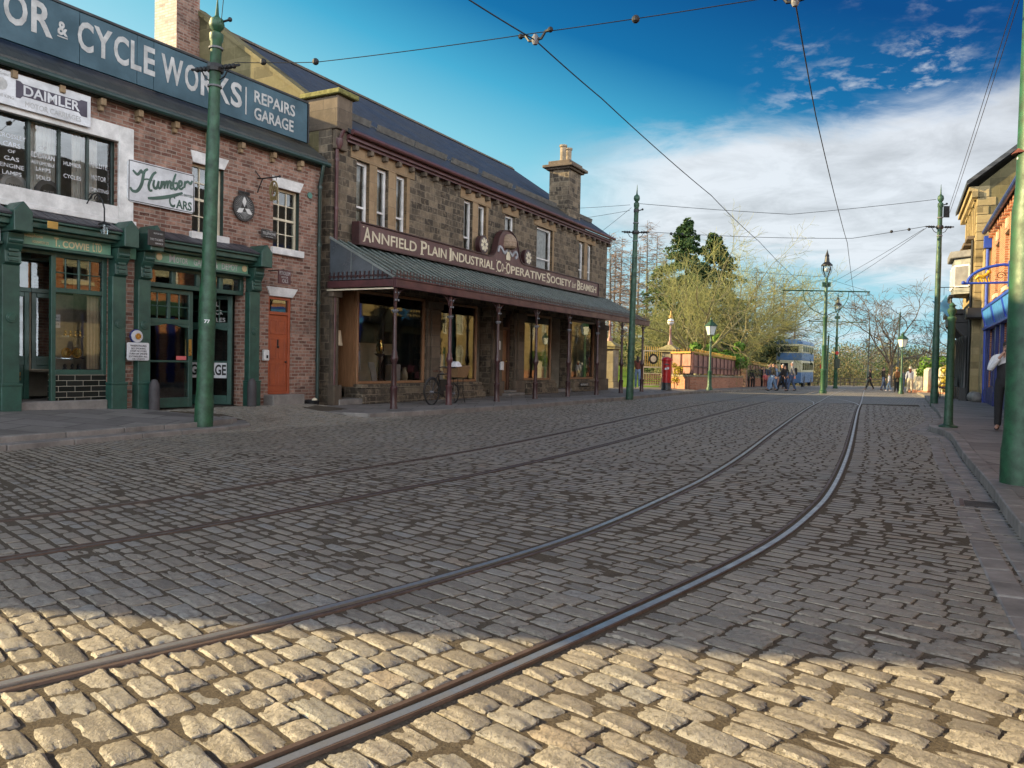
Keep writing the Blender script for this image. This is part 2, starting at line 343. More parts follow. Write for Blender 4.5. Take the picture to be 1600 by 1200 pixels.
M = dict(
    brick=brickm('old_brick', (.105, .048, .036), (.235, .112, .080), (.33, .205, .155), (.28, .235, .195), var=.75, stainamt=.55, dist=.035, bump=.9, stain=(.05, .036, .03)),
    brick_white=brickm('pale_brick', (.40, .33, .26), (.47, .39, .31), (.52, .45, .37), (.34, .27, .2), stainamt=.2),
    brick_red=brickm('red_brick', (.27, .085, .042), (.35, .12, .056), (.39, .16, .08), (.42, .33, .24), stainamt=.15, var=.3),
    brick_orange=brickm('orange_brick', (.30, .105, .06), (.40, .16, .09), (.42, .19, .12), (.34, .25, .19), stainamt=.2),
    stone=brickm('dark_sandstone', (.044, .035, .027), (.094, .075, .055), (.22, .17, .115), (.20, .165, .12), bw=.44, rh=.19, mort=.011, bump=.9, var=.7, dist=.03, stainamt=.55, stain=(.018, .015, .012), rubble=.05),
    stone_gold=brickm('golden_sandstone', (.22, .175, .09), (.29, .225, .115), (.34, .27, .15), (.25, .18, .1), bw=.6, rh=.28, mort=.008, bump=.4, var=.3, stainamt=.3, stain=(.09, .07, .04)),
    stone_olive=brickm('olive_stone', (.085, .073, .036), (.12, .102, .048), (.15, .128, .068), (.16, .13, .07), bw=.7, rh=.33, mort=.006, bump=.35, var=.4, stainamt=.55, stain=(.075, .065, .032)),
    ashlar=brickm('tan_ashlar', (.22, .15, .085), (.27, .185, .105), (.30, .215, .13), (.13, .1, .07), bw=.9, rh=.5, mort=.006, bump=.3, var=.35, stainamt=.4, stain=(.08, .058, .038)),
    ashlar_dark=brickm('sooty_ashlar', (.085, .066, .048), (.115, .088, .064), (.14, .108, .078), (.06, .05, .04), bw=.8, rh=.34, mort=.007, bump=.4, var=.4, stainamt=.5, stain=(.03, .026, .022)),
    gatestone=brickm('gate_stone', (.22, .19, .13), (.26, .225, .155), (.29, .25, .18), (.14, .12, .08), bw=.9, rh=.45, mort=.005, bump=.3, var=.3, stainamt=.35),
    tile=brickm('glazed_black_tile', (.008, .010, .009), (.012, .014, .012), (.016, .018, .016), (.30, .28, .23), bw=.30, rh=.1, mort=.005, rough=.18, bump=.2, var=.1, stainamt=0),
    slate=slate('slate', (.026, .028, .032), (.042, .045, .051)), slate_moss=slate('mossy_slate', (.022, .024, .022), (.04, .043, .04), .5),
    white=paint('white_paint', (.66, .65, .63), .5, dirt=.3), cream=paint('cream_paint', (.62, .55, .40), .4, dirt=.2), offwhite=paint('offwhite_enamel', (.60, .61, .63), .3, dirt=.35, scale=2),
    green=paint('shop_green', (.021, .070, .053), .42, dirt=.4), green_dark=paint('dark_green', (.012, .034, .028), .4, dirt=.4), pole=paint('pole_green', (.015, .075, .034), .5, dirt=.6, scale=7, bump=.5),
    pole_old=paint('weathered_pole', (.022, .075, .042), .55, dirt=.6, scale=7, bump=.5), fascia_green=paint('fascia_green', (.13, .29, .20), .4, dirt=.25),
    gold=paint('gilt_lettering', (.58, .47, .27), .45, .0, dirt=.2), lettergrey=paint('grey_lettering', (.42, .42, .41), .6, dirt=.3, scale=6), black=paint('black_paint', (.012, .012, .012), .4, dirt=.2), blackiron=paint('black_iron', (.014, .014, .015), .45, .3, dirt=.3),
    navy=paint('sign_blue', (.017, .066, .095), .5, dirt=.3, scale=1.2), maroon=paint('maroon_paint', (.085, .030, .032), .42, dirt=.35), maroon_dark=paint('dark_maroon', (.050, .020, .020), .4, dirt=.35), signmaroon=paint('sign_maroon', (.105, .052, .050), .5, dirt=.25, scale=1.2),
    terracotta=paint('orange_door_paint', (.30, .068, .026), .42, dirt=.18), oak=wood('oak', (.17, .082, .036), (.27, .14, .068)), oak_dark=wood('dark_wood', (.060, .028, .017), (.105, .052, .032)),
    glassm=glass('window_glass', (.90, .92, .92), 1.95, .05), glass_shop=glass('shop_glass', (.90, .92, .92), 1.85, .03), glass_lamp=glass('lamp_glass', (.8, .85, .85), 1.5, .02),
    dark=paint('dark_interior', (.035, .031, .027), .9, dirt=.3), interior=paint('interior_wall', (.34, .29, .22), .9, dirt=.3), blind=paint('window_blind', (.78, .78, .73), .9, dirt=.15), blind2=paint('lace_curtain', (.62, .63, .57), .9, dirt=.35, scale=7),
    lead=paint('lead', (.06, .06, .07), .5, .2, dirt=.4), iron=paint('iron', (.04, .038, .036), .5, .6, dirt=.3), steel=paint('rail_steel', (.52, .50, .47), .36, .85, dirt=.25, scale=8), rust=paint('rusty_steel', (.125, .085, .068), .55, .4, dirt=.4, scale=9),
    blue=paint('shop_blue', (.016, .060, .40), .35, dirt=.2), blue_dark=paint('navy_paint', (.008, .018, .13), .35, dirt=.25), blue_light=paint('sky_blue_paint', (.06, .24, .60), .35, dirt=.2),
    red=paint('pillar_red', (.42, .012, .012), .3, dirt=.2), ochre=paint('ochre_paint', (.42, .24, .045), .5, dirt=.25), pinkboard=paint('faded_pink_board', (.30, .155, .13), .7, dirt=.35), brass=paint('brass', (.55, .36, .10), .25, .9, dirt=.2), glaze=paint('canopy_glazing', (.026, .050, .040), .24, dirt=.35, scale=2.5, bump=.05, spec=.6),
    bar=paint('glazing_bar', (.19, .21, .20), .5, dirt=.3), skin=paint('skin', (.44, .24, .17), .55, dirt=.12), hair=paint('brown_hair', (.028, .017, .010), .6, dirt=.3), haircream=paint('grey_hair', (.42, .40, .38), .6, dirt=.2), blonde=paint('blond_hair', (.36, .22, .08), .6, dirt=.2),
    denim=paint('denim', (.055, .085, .16), .8, dirt=.25), jeans_light=paint('pale_denim', (.17, .25, .38), .8, dirt=.2), cloth_black=paint('black_cloth', (.012, .012, .014), .85, dirt=.3), cloth_grey=paint('grey_cloth', (.16, .16, .17), .85, dirt=.25), cloth_brown=paint('brown_cloth', (.18, .075, .025), .85, dirt=.25), cloth_red=paint('rust_red_cloth', (.15, .042, .030), .85, dirt=.25),
    cloth_white=paint('white_cloth', (.66, .66, .68), .85, dirt=.15), cloth_tan=paint('tan_cloth', (.30, .22, .12), .85, dirt=.2), cloth_navy=paint('navy_cloth', (.02, .028, .06), .85, dirt=.2), cloth_pink=paint('pink_cloth', (.55, .12, .12), .85, dirt=.2), shoe=paint('shoe_leather', (.015, .012, .01), .4, dirt=.2),
    bus_blue=paint('bus_blue', (.075, .165, .33), .3, dirt=.2), bus_cream=paint('bus_cream', (.56, .53, .36), .35, dirt=.2), rubber=paint('rubber', (.015, .015, .015), .8, dirt=.2),
    wire=paint('wire', (.02, .02, .022), .5, .3, dirt=.1), wicker=wood('wicker', (.13, .07, .03), (.24, .14, .06), .7, (30, 30, 30)), terra=paint('terracotta', (.30, .15, .08), .8, dirt=.25), pot=paint('chimney_pot', (.26, .20, .13), .8, dirt=.5, scale=5),
    rail_dull=paint('dull_rail', (.16, .13, .11), .5, .6, dirt=.3, scale=8), guard=paint('dark_granite', (.045, .040, .043), .7, dirt=.3),
    bark=paint('mossy_bark', (.17, .155, .075), .9, dirt=.4, scale=6), twig=paint('sunlit_twig', (.185, .19, .065), .9, dirt=.25, scale=2), bark_dark=paint('dark_bark', (.085, .068, .05), .9, dirt=.4, scale=6), bark_red=paint('larch_bark', (.16, .105, .075), .9, dirt=.3, scale=3),
)
def leafm(name, c1, c2, c3):
    t = NT(name); oi = t.n('ShaderNodeAttribute', attribute_name='tone'); a = t.noise(.8, 3)
    col = t.ramp(oi.outputs['Fac'], (0, c1), (.5, c2), (1, c3)); col = t.mix(t.rng(a, .35, .65, 0, .4), col, c1)
    t.set(col, .6, 0, None, .3)
    tl = t.n('ShaderNodeBsdfTranslucent'); t.l(col, tl.inputs[0]); mx = t.n('ShaderNodeMixShader'); mx.inputs[0].default_value = .22
    t.l(t.b.outputs[0], mx.inputs[1]); t.l(tl.outputs[0], mx.inputs[2]); t.l(mx.outputs[0], t.out.inputs[0]); return t.m
M['conifer'] = leafm('conifer_needles', (.020, .045, .018), (.038, .078, .026), (.075, .12, .035)); M['yew'] = leafm('dark_evergreen', (.014, .03, .012), (.03, .055, .02), (.06, .085, .028))
M['laurel'] = leafm('laurel_leaves', (.05, .13, .02), (.12, .24, .03), (.24, .36, .06)); M['olive'] = leafm('budding_twigs', (.085, .080, .038), (.15, .14, .06), (.23, .21, .085)); M['brownwood'] = leafm('bare_woodland', (.10, .08, .052), (.15, .125, .075), (.2, .175, .09)); M['yellowleaf'] = leafm('yellow_shrub', (.25, .19, .02), (.42, .34, .04), (.5, .44, .08))
def flagm():
    m = brickm('stone_flags', (.15, .138, .13), (.19, .176, .165), (.225, .208, .19), (.03, .027, .025), bw=.95, rh=.62, mort=.013, rough=.62, bump=.35, var=.3, stainamt=.4, stain=(.075, .068, .062), planez=True, dist=.01); return m
M['flags'] = flagm(); M['kerb'] = paint('kerb_stone', (.20, .184, .168), .6, dirt=.4, scale=2.5, bump=.4); M['sett'] = settm('setts'); M['sett_far'] = settm('far_setts', True)
def bedm():
    t = NT('joint_dirt'); a = t.noise(9, 5, .7); b = t.noise(70, 5, .75)
    t.set(t.mix(t.rng(b, .35, .7, 0, 1), t.mix(a, (.040, .034, .028), (.072, .060, .046)), (.13, .107, .078)), .95, 0, t.bump(t.math('ADD', a, b), .9, .012), .1); return t.m
M['bed'] = bedm()
def grassm():
    t = NT('grass'); a = t.noise(.5, 5, .6); b = t.noise(9, 4, .6)
    t.set(t.mix(t.rng(b, .3, .7, 0, .6), t.mix(t.rng(a, .35, .65, 0, 1), (.10, .19, .020), (.17, .27, .035)), (.07, .12, .02)), .9, 0, t.bump(b, .6, .05), .1); return t.m
M['grass'] = grassm()
def earthm():
    t = NT('earth'); a = t.noise(.05, 6, .6); b = t.noise(1.5, 4, .6)
    t.set(t.mix(t.rng(b, .3, .7, 0, .5), t.mix(t.rng(a, .4, .6, 0, 1), (.10, .085, .045), (.09, .11, .035)), (.07, .055, .035)), .95, 0, t.bump(b, .5, .1), .1); return t.m
M['earth'] = earthm(); M['path'] = paint('sandy_path', (.34, .25, .17), .9, dirt=.25, scale=1.5)
# ------------------------------------------------------------------ ground: terrain, setts, rails, kerbs, flags
def smooth(x, a, b):
    t = np.clip((x - a) / (b - a), 0, 1); return t * t * (3 - 2 * t)
def gz(x, y):                                  # the street falls away gently past the shops
    return -.0125 * max(0.0, y - 36) if y < 100 else -.8
class Fr:                                      # a facade frame: local x along the wall, y into the building
    def __init__(s, ox, oy, ang, right=False):
        a = R(ang); s.o = Vector((ox, oy)); d = Vector((math.sin(a), math.cos(a))); n = Vector((math.cos(a), -math.sin(a)))
        s.dx, s.dy = (-d, n) if right else (d, -n); s.rz = math.atan2(s.dx.y, s.dx.x); s.loc = (ox, oy, 0)
    def w(s, x, y=0.0): p = s.o + s.dx * x + s.dy * y; return (p.x, p.y)
CO = Fr(-.46, 23.38, 28); MW = Fr(-5.67, 17.8, 30); RB = Fr(18.23, 30.5, 26, True)

def park_z(x, y):                              # bank of lawn rising beyond the gate
    d = (x * -.84 + y * .545)                  # distance behind the line of the railings
    return 3.0 * float(smooth(np.array((d - 16.5) / 1.0), 0, 24)) + gz(x, y)
def terrain():
    mb = MB(); xs = list(np.linspace(-260, 460, 73)); ys = [-80, -40, -10, 10, 30, 36, 50, 65, 80, 95, 110, 130, 160, 200, 250, 310, 380, 460, 560, 700]
    def z(x, y):
        if y <= 100: return gz(x, y) - .09
        v = -.9 - 9 * float(smooth(np.array(y), 100, 190)); az = x / y
        h = 13 + 5 * math.sin(az * 9 + 1) + 3 * math.sin(az * 23)
        return v + h * float(smooth(np.array(y), 190, 430))
    for i in range(len(xs) - 1):
        for j in range(len(ys) - 1):
            q = [(xs[i], ys[j]), (xs[i + 1], ys[j]), (xs[i + 1], ys[j + 1]), (xs[i], ys[j + 1])]
            mb.poly(*[(a, b, z(a, b)) for a, b in q])
    tag(mb.build('ground', M['earth'], smooth=True), kind='structure')
    lw = MB(); n = 26
    P = lambda u, v: (6.2 + (14 - 6.2) * u - 17 * v * (1 - .1 * u), 44.5 + (57.5 - 44.5) * u + 30 * v)
    for i in range(n):
        for j in range(n):
            q = []
            for a, b in ((i, j), (i + 1, j), (i + 1, j + 1), (i, j + 1)):
                x, y = P(a / n, b / n); q.append((x, y, park_z(x, y) - .02))
            lw.poly(*q)
    tag(lw.build('lawn', M['grass'], smooth=True), kind='structure')
terrain()

# reference curve of the paving courses: they run square to the nearby track
_N = 700; _s = np.linspace(-6, 64, _N); _th = np.radians(45 - 17 * smooth(_s, 0, 13) - 3.5 * smooth(_s, 13, 40))
_ds = _s[1] - _s[0]; _cx = np.concatenate([[0], np.cumsum(np.sin(_th[:-1]) * _ds)]); _cy = np.concatenate([[0], np.cumsum(np.cos(_th[:-1]) * _ds)])
_k = int(np.argmin(abs(_s))); _cx += -1.2 - _cx[_k]; _cy += 1.9 - _cy[_k]
def P_st(s, t):
    x = np.interp(s, _s, _cx); y = np.interp(s, _s, _cy); th = np.interp(s, _s, _th)
    return x + t * np.cos(th), y - t * np.sin(th)
def st_of(pts):
    o = []
    for x, y in pts:
        d = (x - _cx) * np.sin(_th) + (y - _cy) * np.cos(_th); k = int(np.argmin(np.abs(d) + .02 * np.hypot(x - _cx, y - _cy)))
        o.append((_s[k] + d[k], (x - _cx[k]) * math.cos(_th[k]) - (y - _cy[k]) * math.sin(_th[k])))
    return np.array(o)
def spline(pts, step=.12):
    p = [np.array(q, float) for q in pts]; p = [2 * p[0] - p[1]] + p + [2 * p[-1] - p[-2]]; out = []
    for i in range(1, len(p) - 2):
        n = max(2, int(np.hypot(*(p[i + 1] - p[i])) / step))
        for k in range(n):
            t = k / n; a, b, c, d = p[i - 1:i + 3]
            out.append(.5 * ((2 * b) + (c - a) * t + (2 * a - 5 * b + 4 * c - d) * t * t + (3 * b - a - 3 * c + d) * t ** 3))
    out.append(p[-2]); return [tuple(q) for q in out]
RAIL = dict(
    R=spline([(-2.75, .30), (-.76, 2.42), (.02, 3.30), (1.22, 4.79), (1.99, 5.86), (2.65, 6.95), (3.28, 8.12), (4.33, 10.31), (6.09, 14.17), (10.63, 24.34), (14.53, 32.9), (20.7, 46.7), (28, 63)]),
    L=spline([(-3.9, 1.1), (-1.95, 3.02), (-.95, 4.02), (.02, 5.2), (.74, 6.28), (1.69, 8.0), (2.35, 9.3), (3.44, 11.67), (5.54, 16.5), (9.3, 25.0), (13.2, 33.5), (19.4, 47.3), (26.7, 63.5)]),
    A=spline([(-4.6, 2.9), (-3.13, 4.85), (-2.31, 5.9), (-1.21, 7.6), (.02, 9.65), (1.86, 13.3), (5.2, 20.6), (9.0, 28.6), (12.6, 36), (18.1, 47.9), (25.4, 64)]),
    B=spline([(-5.6, 3.6), (-3.88, 6.0), (-3.08, 7.1), (-1.9, 9.05), (.02, 12.6), (3.7, 20.9), (7.7, 29.2), (11.3, 36.6), (16.8, 48.5), (24.1, 64.6)]),
    X=spline([(10.75, 28.2), (11.6, 30.6), (12.2, 33.2), (12.5, 36.0), (12.9, 38.6)]), Y=spline([(12.3, 28.0), (13.1, 30.4), (13.6, 32.6), (13.75, 34.9), (14.0, 37.5)]))
RST = {k: st_of(v) for k, v in RAIL.items() if k in 'RLAB'}

def forecourt(x, y):                           # cobbled ramp up to the garage doors
    rx, ry = x - MW.o.x, y - MW.o.y; lx = rx * MW.dx.x + ry * MW.dx.y; off = -(rx * MW.dy.x + ry * MW.dy.y)
    return .2 * smooth(lx, -3.6, -2.5) * (1 - smooth(lx, 1.2, 2.6)) * (1 - smooth(off, .2, 3.2))
def in_poly(x, y, P):
    c = np.zeros(np.shape(x), bool); n = len(P)
    for i in range(n):
        x0, y0 = P[i]; x1, y1 = P[(i + 1) % n]
        k = ((y0 > y) != (y1 > y)) & (x < (x1 - x0) * (y - y0) / (y1 - y0 + 1e-12) + x0); c ^= k
    return c
MWK = [(-20, 4.6), (-7.1, 3.05), (-3.4, 2.75), (-2.6, 2.6), (-2.12, 2.2), (-1.95, 1.6), (-2.15, .9), (-2.7, .2)]   # kerb in the garage's frame (x, street offset)
KL = [MW.w(a, -b) for a, b in MWK]
KC = spline([(-5.65, 17.95), (-4.5, 17.62), (-3.65, 17.15), (-3.2, 17.05), (-2.85, 17.4), (-1.81, 18.79), (.01, 21.43), (2.15, 25.1), (4.45, 29.2), (6.3, 32.7), (8.3, 36.5), (10.7, 40.6), (14.3, 47.6), (18.4, 56), (26, 71.5)], .5)
KRr = spline([(-1.5, -6), (1.5, .8), (3.85, 5.89), (5.07, 8.37), (6.48, 11.32), (8.25, 14.9), (8.62, 16.0), (8.85, 16.9), (9.35, 17.6), (11.37, 20.99), (16.35, 31.14), (20.2, 38.9), (24.5, 48)], .5)

def setts():
    mr = random.Random(5); g = np.random.default_rng(3)
    region = [(-25, -6), (-11, -6)] + [MW.w(a - .0, -b + .25) for a, b in MWK] + [MW.w(-2.7, -.02), MW.w(1.0, -.02), MW.w(1.9, -.5)] + [(x - .2, y + .15) for x, y in KC[2:]] + [(x + .2, y) for x, y in reversed(KRr)]
    LOD = {0: (8, 12), 1: (6, 8), 2: (4, 5)}
    buf = {k: [] for k in LOD}
    s = -1.6
    while s < 30.5:
        pitch = mr.uniform(.116, .132); s1 = s + pitch; sm = s + pitch / 2
        cuts = [-15.0, 13.0]
        for k, q in RST.items():
            if q[0, 0] < sm < q[-1, 0]:
                t = float(np.interp(sm, q[:, 0], q[:, 1])); i, o = {'R': (.075, .055), 'L': (.055, .075), 'A': (.06, .04), 'B': (.04, .06)}[k]
                cuts += [(t - i, t + o)]
        spans = []; a = cuts[0]
        for c in sorted(cuts[2:]): spans.append((a, c[0])); a = c[1]
        spans.append((a, cuts[1]))
        for a, b in spans:
            t = a - (mr.uniform(0, .2) if a == -15.0 else 0)
            while t < b - .03:
                ln = mr.uniform(.15, .255)
                if b - (t + ln) < .09: ln = b - t
                ln = min(ln, .32) if ln > .34 else ln
                x, y = P_st(sm, t + ln / 2)
                if y > .9 and abs(x) < .82 * y + 1.6 and y < 29.6:
                    lod = 0 if y < 5.2 else (1 if y < 10.5 else 2)
                    buf[lod].append((s, s1, t, t + ln, x, y))
                t += ln
        s = s1
    V = []; F = []; T = []; off = 0
    for lod, (nu, nv) in LOD.items():
        st = np.array(buf[lod]); st = st[in_poly(st[:, 4], st[:, 5], region)]; n = len(st)
        gap = g.uniform(.0075, .0105, n) if lod else g.uniform(.0035, .0075, n)
        j = lambda a: g.uniform(-a, a, n)
        ja = .0042 if lod else .0048
        gs = gap * (1.75 if lod else 1 + .75 * smooth(st[:, 5], 3.2, 4.2)); c00 = (st[:, 0] + gs + j(ja), st[:, 2] + gap + j(ja)); c10 = (st[:, 0] + gs + j(ja), st[:, 3] - gap + j(ja)); c11 = (st[:, 1] - gs + j(ja), st[:, 3] - gap + j(ja)); c01 = (st[:, 1] - gs + j(ja), st[:, 2] + gap + j(ja))
        # grid lines: outer ring is the skirt, next the arris, the rest the worn top
        def lines(k):
            if k < 6: i = np.linspace(.045, .955, k - 2); return np.concatenate([[0], i, [1]])
            i = np.linspace(.022, .978, k - 2); return np.concatenate([[0], i, [1]])
        U, Vv = np.meshgrid(lines(nu), lines(nv), indexing='ij'); u, v = U.ravel(), Vv.ravel()
        cu, cv = 2 * u - 1, 2 * v - 1; rr = 1 - .040 * (cu ** 2 * cv ** 2) ** 3.0
        u2, v2 = .5 + cu * rr / 2, .5 + cv * rr / 2
        ss_ = ((1 - u2) * (1 - v2))[None] * c00[0][:, None] + (u2 * (1 - v2))[None] * c10[0][:, None] + (u2 * v2)[None] * c11[0][:, None] + ((1 - u2) * v2)[None] * c01[0][:, None]
        tt_ = ((1 - u2) * (1 - v2))[None] * c00[1][:, None] + (u2 * (1 - v2))[None] * c10[1][:, None] + (u2 * v2)[None] * c11[1][:, None] + ((1 - u2) * v2)[None] * c01[1][:, None]
        X, Y = P_st(ss_.ravel(), tt_.ravel()); X = X.reshape(n, -1); Y = Y.reshape(n, -1)
        edge = np.minimum(np.minimum(u, 1 - u), np.minimum(v, 1 - v)); ring0 = edge < 1e-6; ring1 = (~ring0) & (edge < .05)
        dome = (1 - cu ** 4) * (1 - cv ** 4)
        wear = g.uniform(.3, 1, n)[:, None]
        rough = g.normal(0, 1, (n, nu * nv)); sm = rough.reshape(n, nu, nv); sm2 = sm.copy(); sm2[:, 1:-1] = (sm[:, :-2] + 2 * sm[:, 1:-1] + sm[:, 2:]) / 4; sm2[:, :, 1:-1] = (sm2[:, :, :-2] + 2 * sm2[:, :, 1:-1] + sm2[:, :, 2:]) / 4
        amp = {0: .0042, 1: .0010, 2: .0005}[lod]
        kz = {0: .9, 1: .22, 2: .10}[lod]
        if lod == 0: kz = kz * (1 - .72 * smooth(st[:, 5], 3.3, 4.4))[:, None]; wear = wear * (1 - .8 * smooth(st[:, 5], 3.3, 4.4))[:, None]; amp = amp * (1 - .6 * smooth(st[:, 5], 3.3, 4.4))[:, None]
        Z = {0: .006, 1: .0012, 2: .0006}[lod] * dome[None] * wear + sm2.reshape(n, -1) * amp * (1.4 - wear) * 1.5 + kz * (g.normal(0, .0040, n)[:, None] + cu[None] * g.normal(0, .0040, n)[:, None] + cv[None] * g.normal(0, .0045, n)[:, None]) - {0: .003, 1: .0006, 2: .0}[lod]
        rk = (1 - .8 * smooth(st[:, 5], 3.3, 4.4))[:, None] if lod == 0 else 1.0
        Z = np.where(ring1[None], Z - rk * ({0: .003, 1: .0006, 2: .0004}[lod] + np.abs(g.normal(0, .0042, (n, nu * nv))) * {0: 1.0, 1: .1, 2: .04}[lod]), Z); Z = np.where(ring0[None], -.034, Z)
        X = X + np.where(ring0 | ring1, 1, .3)[None] * g.normal(0, .0024 if lod == 0 else .0008, X.shape); Y = Y + np.where(ring0 | ring1, 1, .3)[None] * g.normal(0, .0024 if lod == 0 else .0008, Y.shape)
        Z = Z + forecourt(X, Y)
        idx = np.arange(nu * nv).reshape(nu, nv); q = np.stack([idx[:-1, :-1], idx[1:, :-1], idx[1:, 1:], idx[:-1, 1:]], -1).reshape(-1, 4)
        base = off + np.arange(n)[:, None, None] * (nu * nv)
        F.append((q[None] + base).reshape(-1, 4)); V.append(np.stack([X, Y, Z], -1).reshape(-1, 3)); off += n * nu * nv
        tone = np.clip(g.normal(.48, .24, n) + .12 * np.sin(st[:, 4] * 1.1 + st[:, 5] * .7), 0, 1); T.append(np.repeat(tone, nu * nv))
    V = np.concatenate(V); F = np.concatenate(F)[:, ::-1]; T = np.concatenate(T)
    me = bpy.data.meshes.new('road'); me.vertices.add(len(V)); me.vertices.foreach_set('co', V.astype(np.float32).ravel())
    me.loops.add(F.size); me.loops.foreach_set('vertex_index', F.astype(np.int32).ravel()); me.polygons.add(len(F)); me.polygons.foreach_set('loop_start', np.arange(0, F.size, 4, dtype=np.int32)); me.polygons.foreach_set('loop_total', np.full(len(F), 4, np.int32))
    me.update(calc_edges=True); me.validate()
    a = me.attributes.new('tone', 'FLOAT', 'POINT'); a.data.foreach_set('value', T.astype(np.float32))
    me.polygons.foreach_set('use_smooth', np.ones(len(me.polygons), bool)); me.materials.append(M['sett'])
    try: me.set_sharp_from_angle(angle=R(26))
    except Exception: pass
    o = bpy.data.objects.new('road', me); COL.objects.link(o); tag(o, kind='structure')
    nrm = me.polygons[len(me.polygons) // 2].normal
    # the bed of earth and grit in the joints, raised with the forecourt
    bd = MB(); gx = np.arange(-22, 30, .5); gy = np.arange(-6, 30.2, .5)
    for i in range(len(gx) - 1):
        for k in range(len(gy) - 1):
            q = [(gx[i], gy[k]), (gx[i + 1], gy[k]), (gx[i + 1], gy[k + 1]), (gx[i], gy[k + 1])]
            bd.poly(*[(a, b, -.0105 + .0088 * float(smooth(np.array(b), 3.5, 6.0)) - .006 * (float(forecourt(np.array(a), np.array(b))) > .001) + float(forecourt(np.array(a), np.array(b)))) for a, b in q])
    tag(bd.build('road_bed', M['bed'], smooth=True), kind='structure')
    fr = MB()
    for y0, y1 in ((29.3, 36), (36, 46), (46, 60), (60, 78), (78, 99)):
        pass
        fr.poly(*[(x, y, .0012 + gz(x, y)) for x, y in ((-6 + .6 * (y0 - 22), y0), (24 + .5 * (y0 - 22), y0), (24 + .5 * (y1 - 22), y1), (-6 + .6 * (y1 - 22), y1))])
    tag(fr.build('road', M['sett_far']), kind='structure')
setts()

def strip(mb, pts, a, b, z, th=None):
    """flat strip following pts between offsets a..b (to the right of travel), top at z"""
    p = np.array(pts); d = np.gradient(p, axis=0); d /= np.hypot(d[:, 0], d[:, 1])[:, None]; n = np.stack([d[:, 1], -d[:, 0]], 1)
    A = p + n * a; B = p + n * b
    zz = [z + gz(*q) for q in p]
    for i in range(len(p) - 1):
        v = [(*A[i], zz[i]), (*B[i], zz[i]), (*B[i + 1], zz[i + 1]), (*A[i + 1], zz[i + 1])]
        if th: mb.hexa([(x, y, q - th) for x, y, q in v] + v)
        else: mb.poly(*v)
    return mb
def track(name, label, rails, cat='tram track', mat='steel'):
    t = thing(name, label, cat, group='tram tracks set in the setts'); 
    for k, s in rails:                          # s: side the flange groove lies on (+1 right of travel)
        h = MB(); strip(h, RAIL[k], -.020, .020, .005, .05)
        r = h.build('rail', M[mat], t, smooth=False)
        l = MB(); strip(l, RAIL[k], s * .020, s * .056, -.020, .03); strip(l, RAIL[k], s * .056, s * .080, .002, .05); strip(l, RAIL[k], -s * .030, -s * .020, .004, .05)
        l.build('groove', M['rust'], r)
track('tram_track', 'pair of polished steel tram rails curving up the middle of the cobbles, nearest the viewer', [('L', 1), ('R', -1)])
track('tram_track', 'duller pair of tram rails running along the left half of the street', [('B', 1), ('A', -1)], mat='rail_dull')
track('tram_crossover', 'thin curved crossover rails branching off between the two tracks far up the street', [('X', 1), ('Y', -1)])

# kerbs and stone-flag pavements
def kerb(pts, z, h, wdt, side, name='kerb', joints=.95):
    """dressed kerb stones following pts; side=+1 puts the stone to the right of travel"""
    mb = MB(); p = np.array(pts); L = np.concatenate([[0], np.cumsum(np.hypot(*np.diff(p, axis=0).T))]); s = 0; kr = random.Random(len(pts))
    while s < L[-1] - .1:
        e = min(s + joints * kr.uniform(.7, 1.25), L[-1]); q = []
        for u in (s + .006, e - .006):
            x, y = np.interp(u, L, p[:, 0]), np.interp(u, L, p[:, 1]); x2, y2 = np.interp(u + .05, L, p[:, 0]), np.interp(u + .05, L, p[:, 1]); x1, y1 = np.interp(u - .05, L, p[:, 0]), np.interp(u - .05, L, p[:, 1])
            d = np.hypot(x2 - x1, y2 - y1) or 1; nx, ny = (y2 - y1) / d, -(x2 - x1) / d; q.append((x, y, x + nx * side * wdt, y + ny * side * wdt))
        dz = kr.uniform(-.006, .006)
        def Z(x, y): return z + dz + gz(x, y)
        A, B = q
        mb.hexa([(A[0], A[1], Z(A[0], A[1]) - h - .1), (A[2], A[3], Z(A[0], A[1]) - h - .1), (B[2], B[3], Z(B[0], B[1]) - h - .1), (B[0], B[1], Z(B[0], B[1]) - h - .1), (A[0], A[1], Z(A[0], A[1])), (A[2], A[3], Z(A[0], A[1])), (B[2], B[3], Z(B[0], B[1])), (B[0], B[1], Z(B[0], B[1]))])
        s = e
    tag(mb.build(name, M['kerb'], bevel=.014, seg=2), kind='structure')
KLs = spline(KL, .4)
kerb(KLs, .075, .09, .30, -1)
def off_line(pts, o):
    p = np.array(pts); d = np.gradient(p, axis=0); d /= np.hypot(d[:, 0], d[:, 1])[:, None]; return [(x + dy * o, y - dx * o) for (x, y), (dx, dy) in zip(p, d)]
kerb(off_line(KLs, -.30)[:-4], .155, .09, .16, -1)
kerb(KC, .118, .12, .17, -1)
kerb(KRr, .118, .12, .17, 1)
def gutter(pts, o0, wd, name='gutter_setts'):
    kerb(off_line(pts, o0), .004, .02, wd, -1, name, .34)
gutter(KRr, -.012, .17); gutter(KRr, -.20, .17)

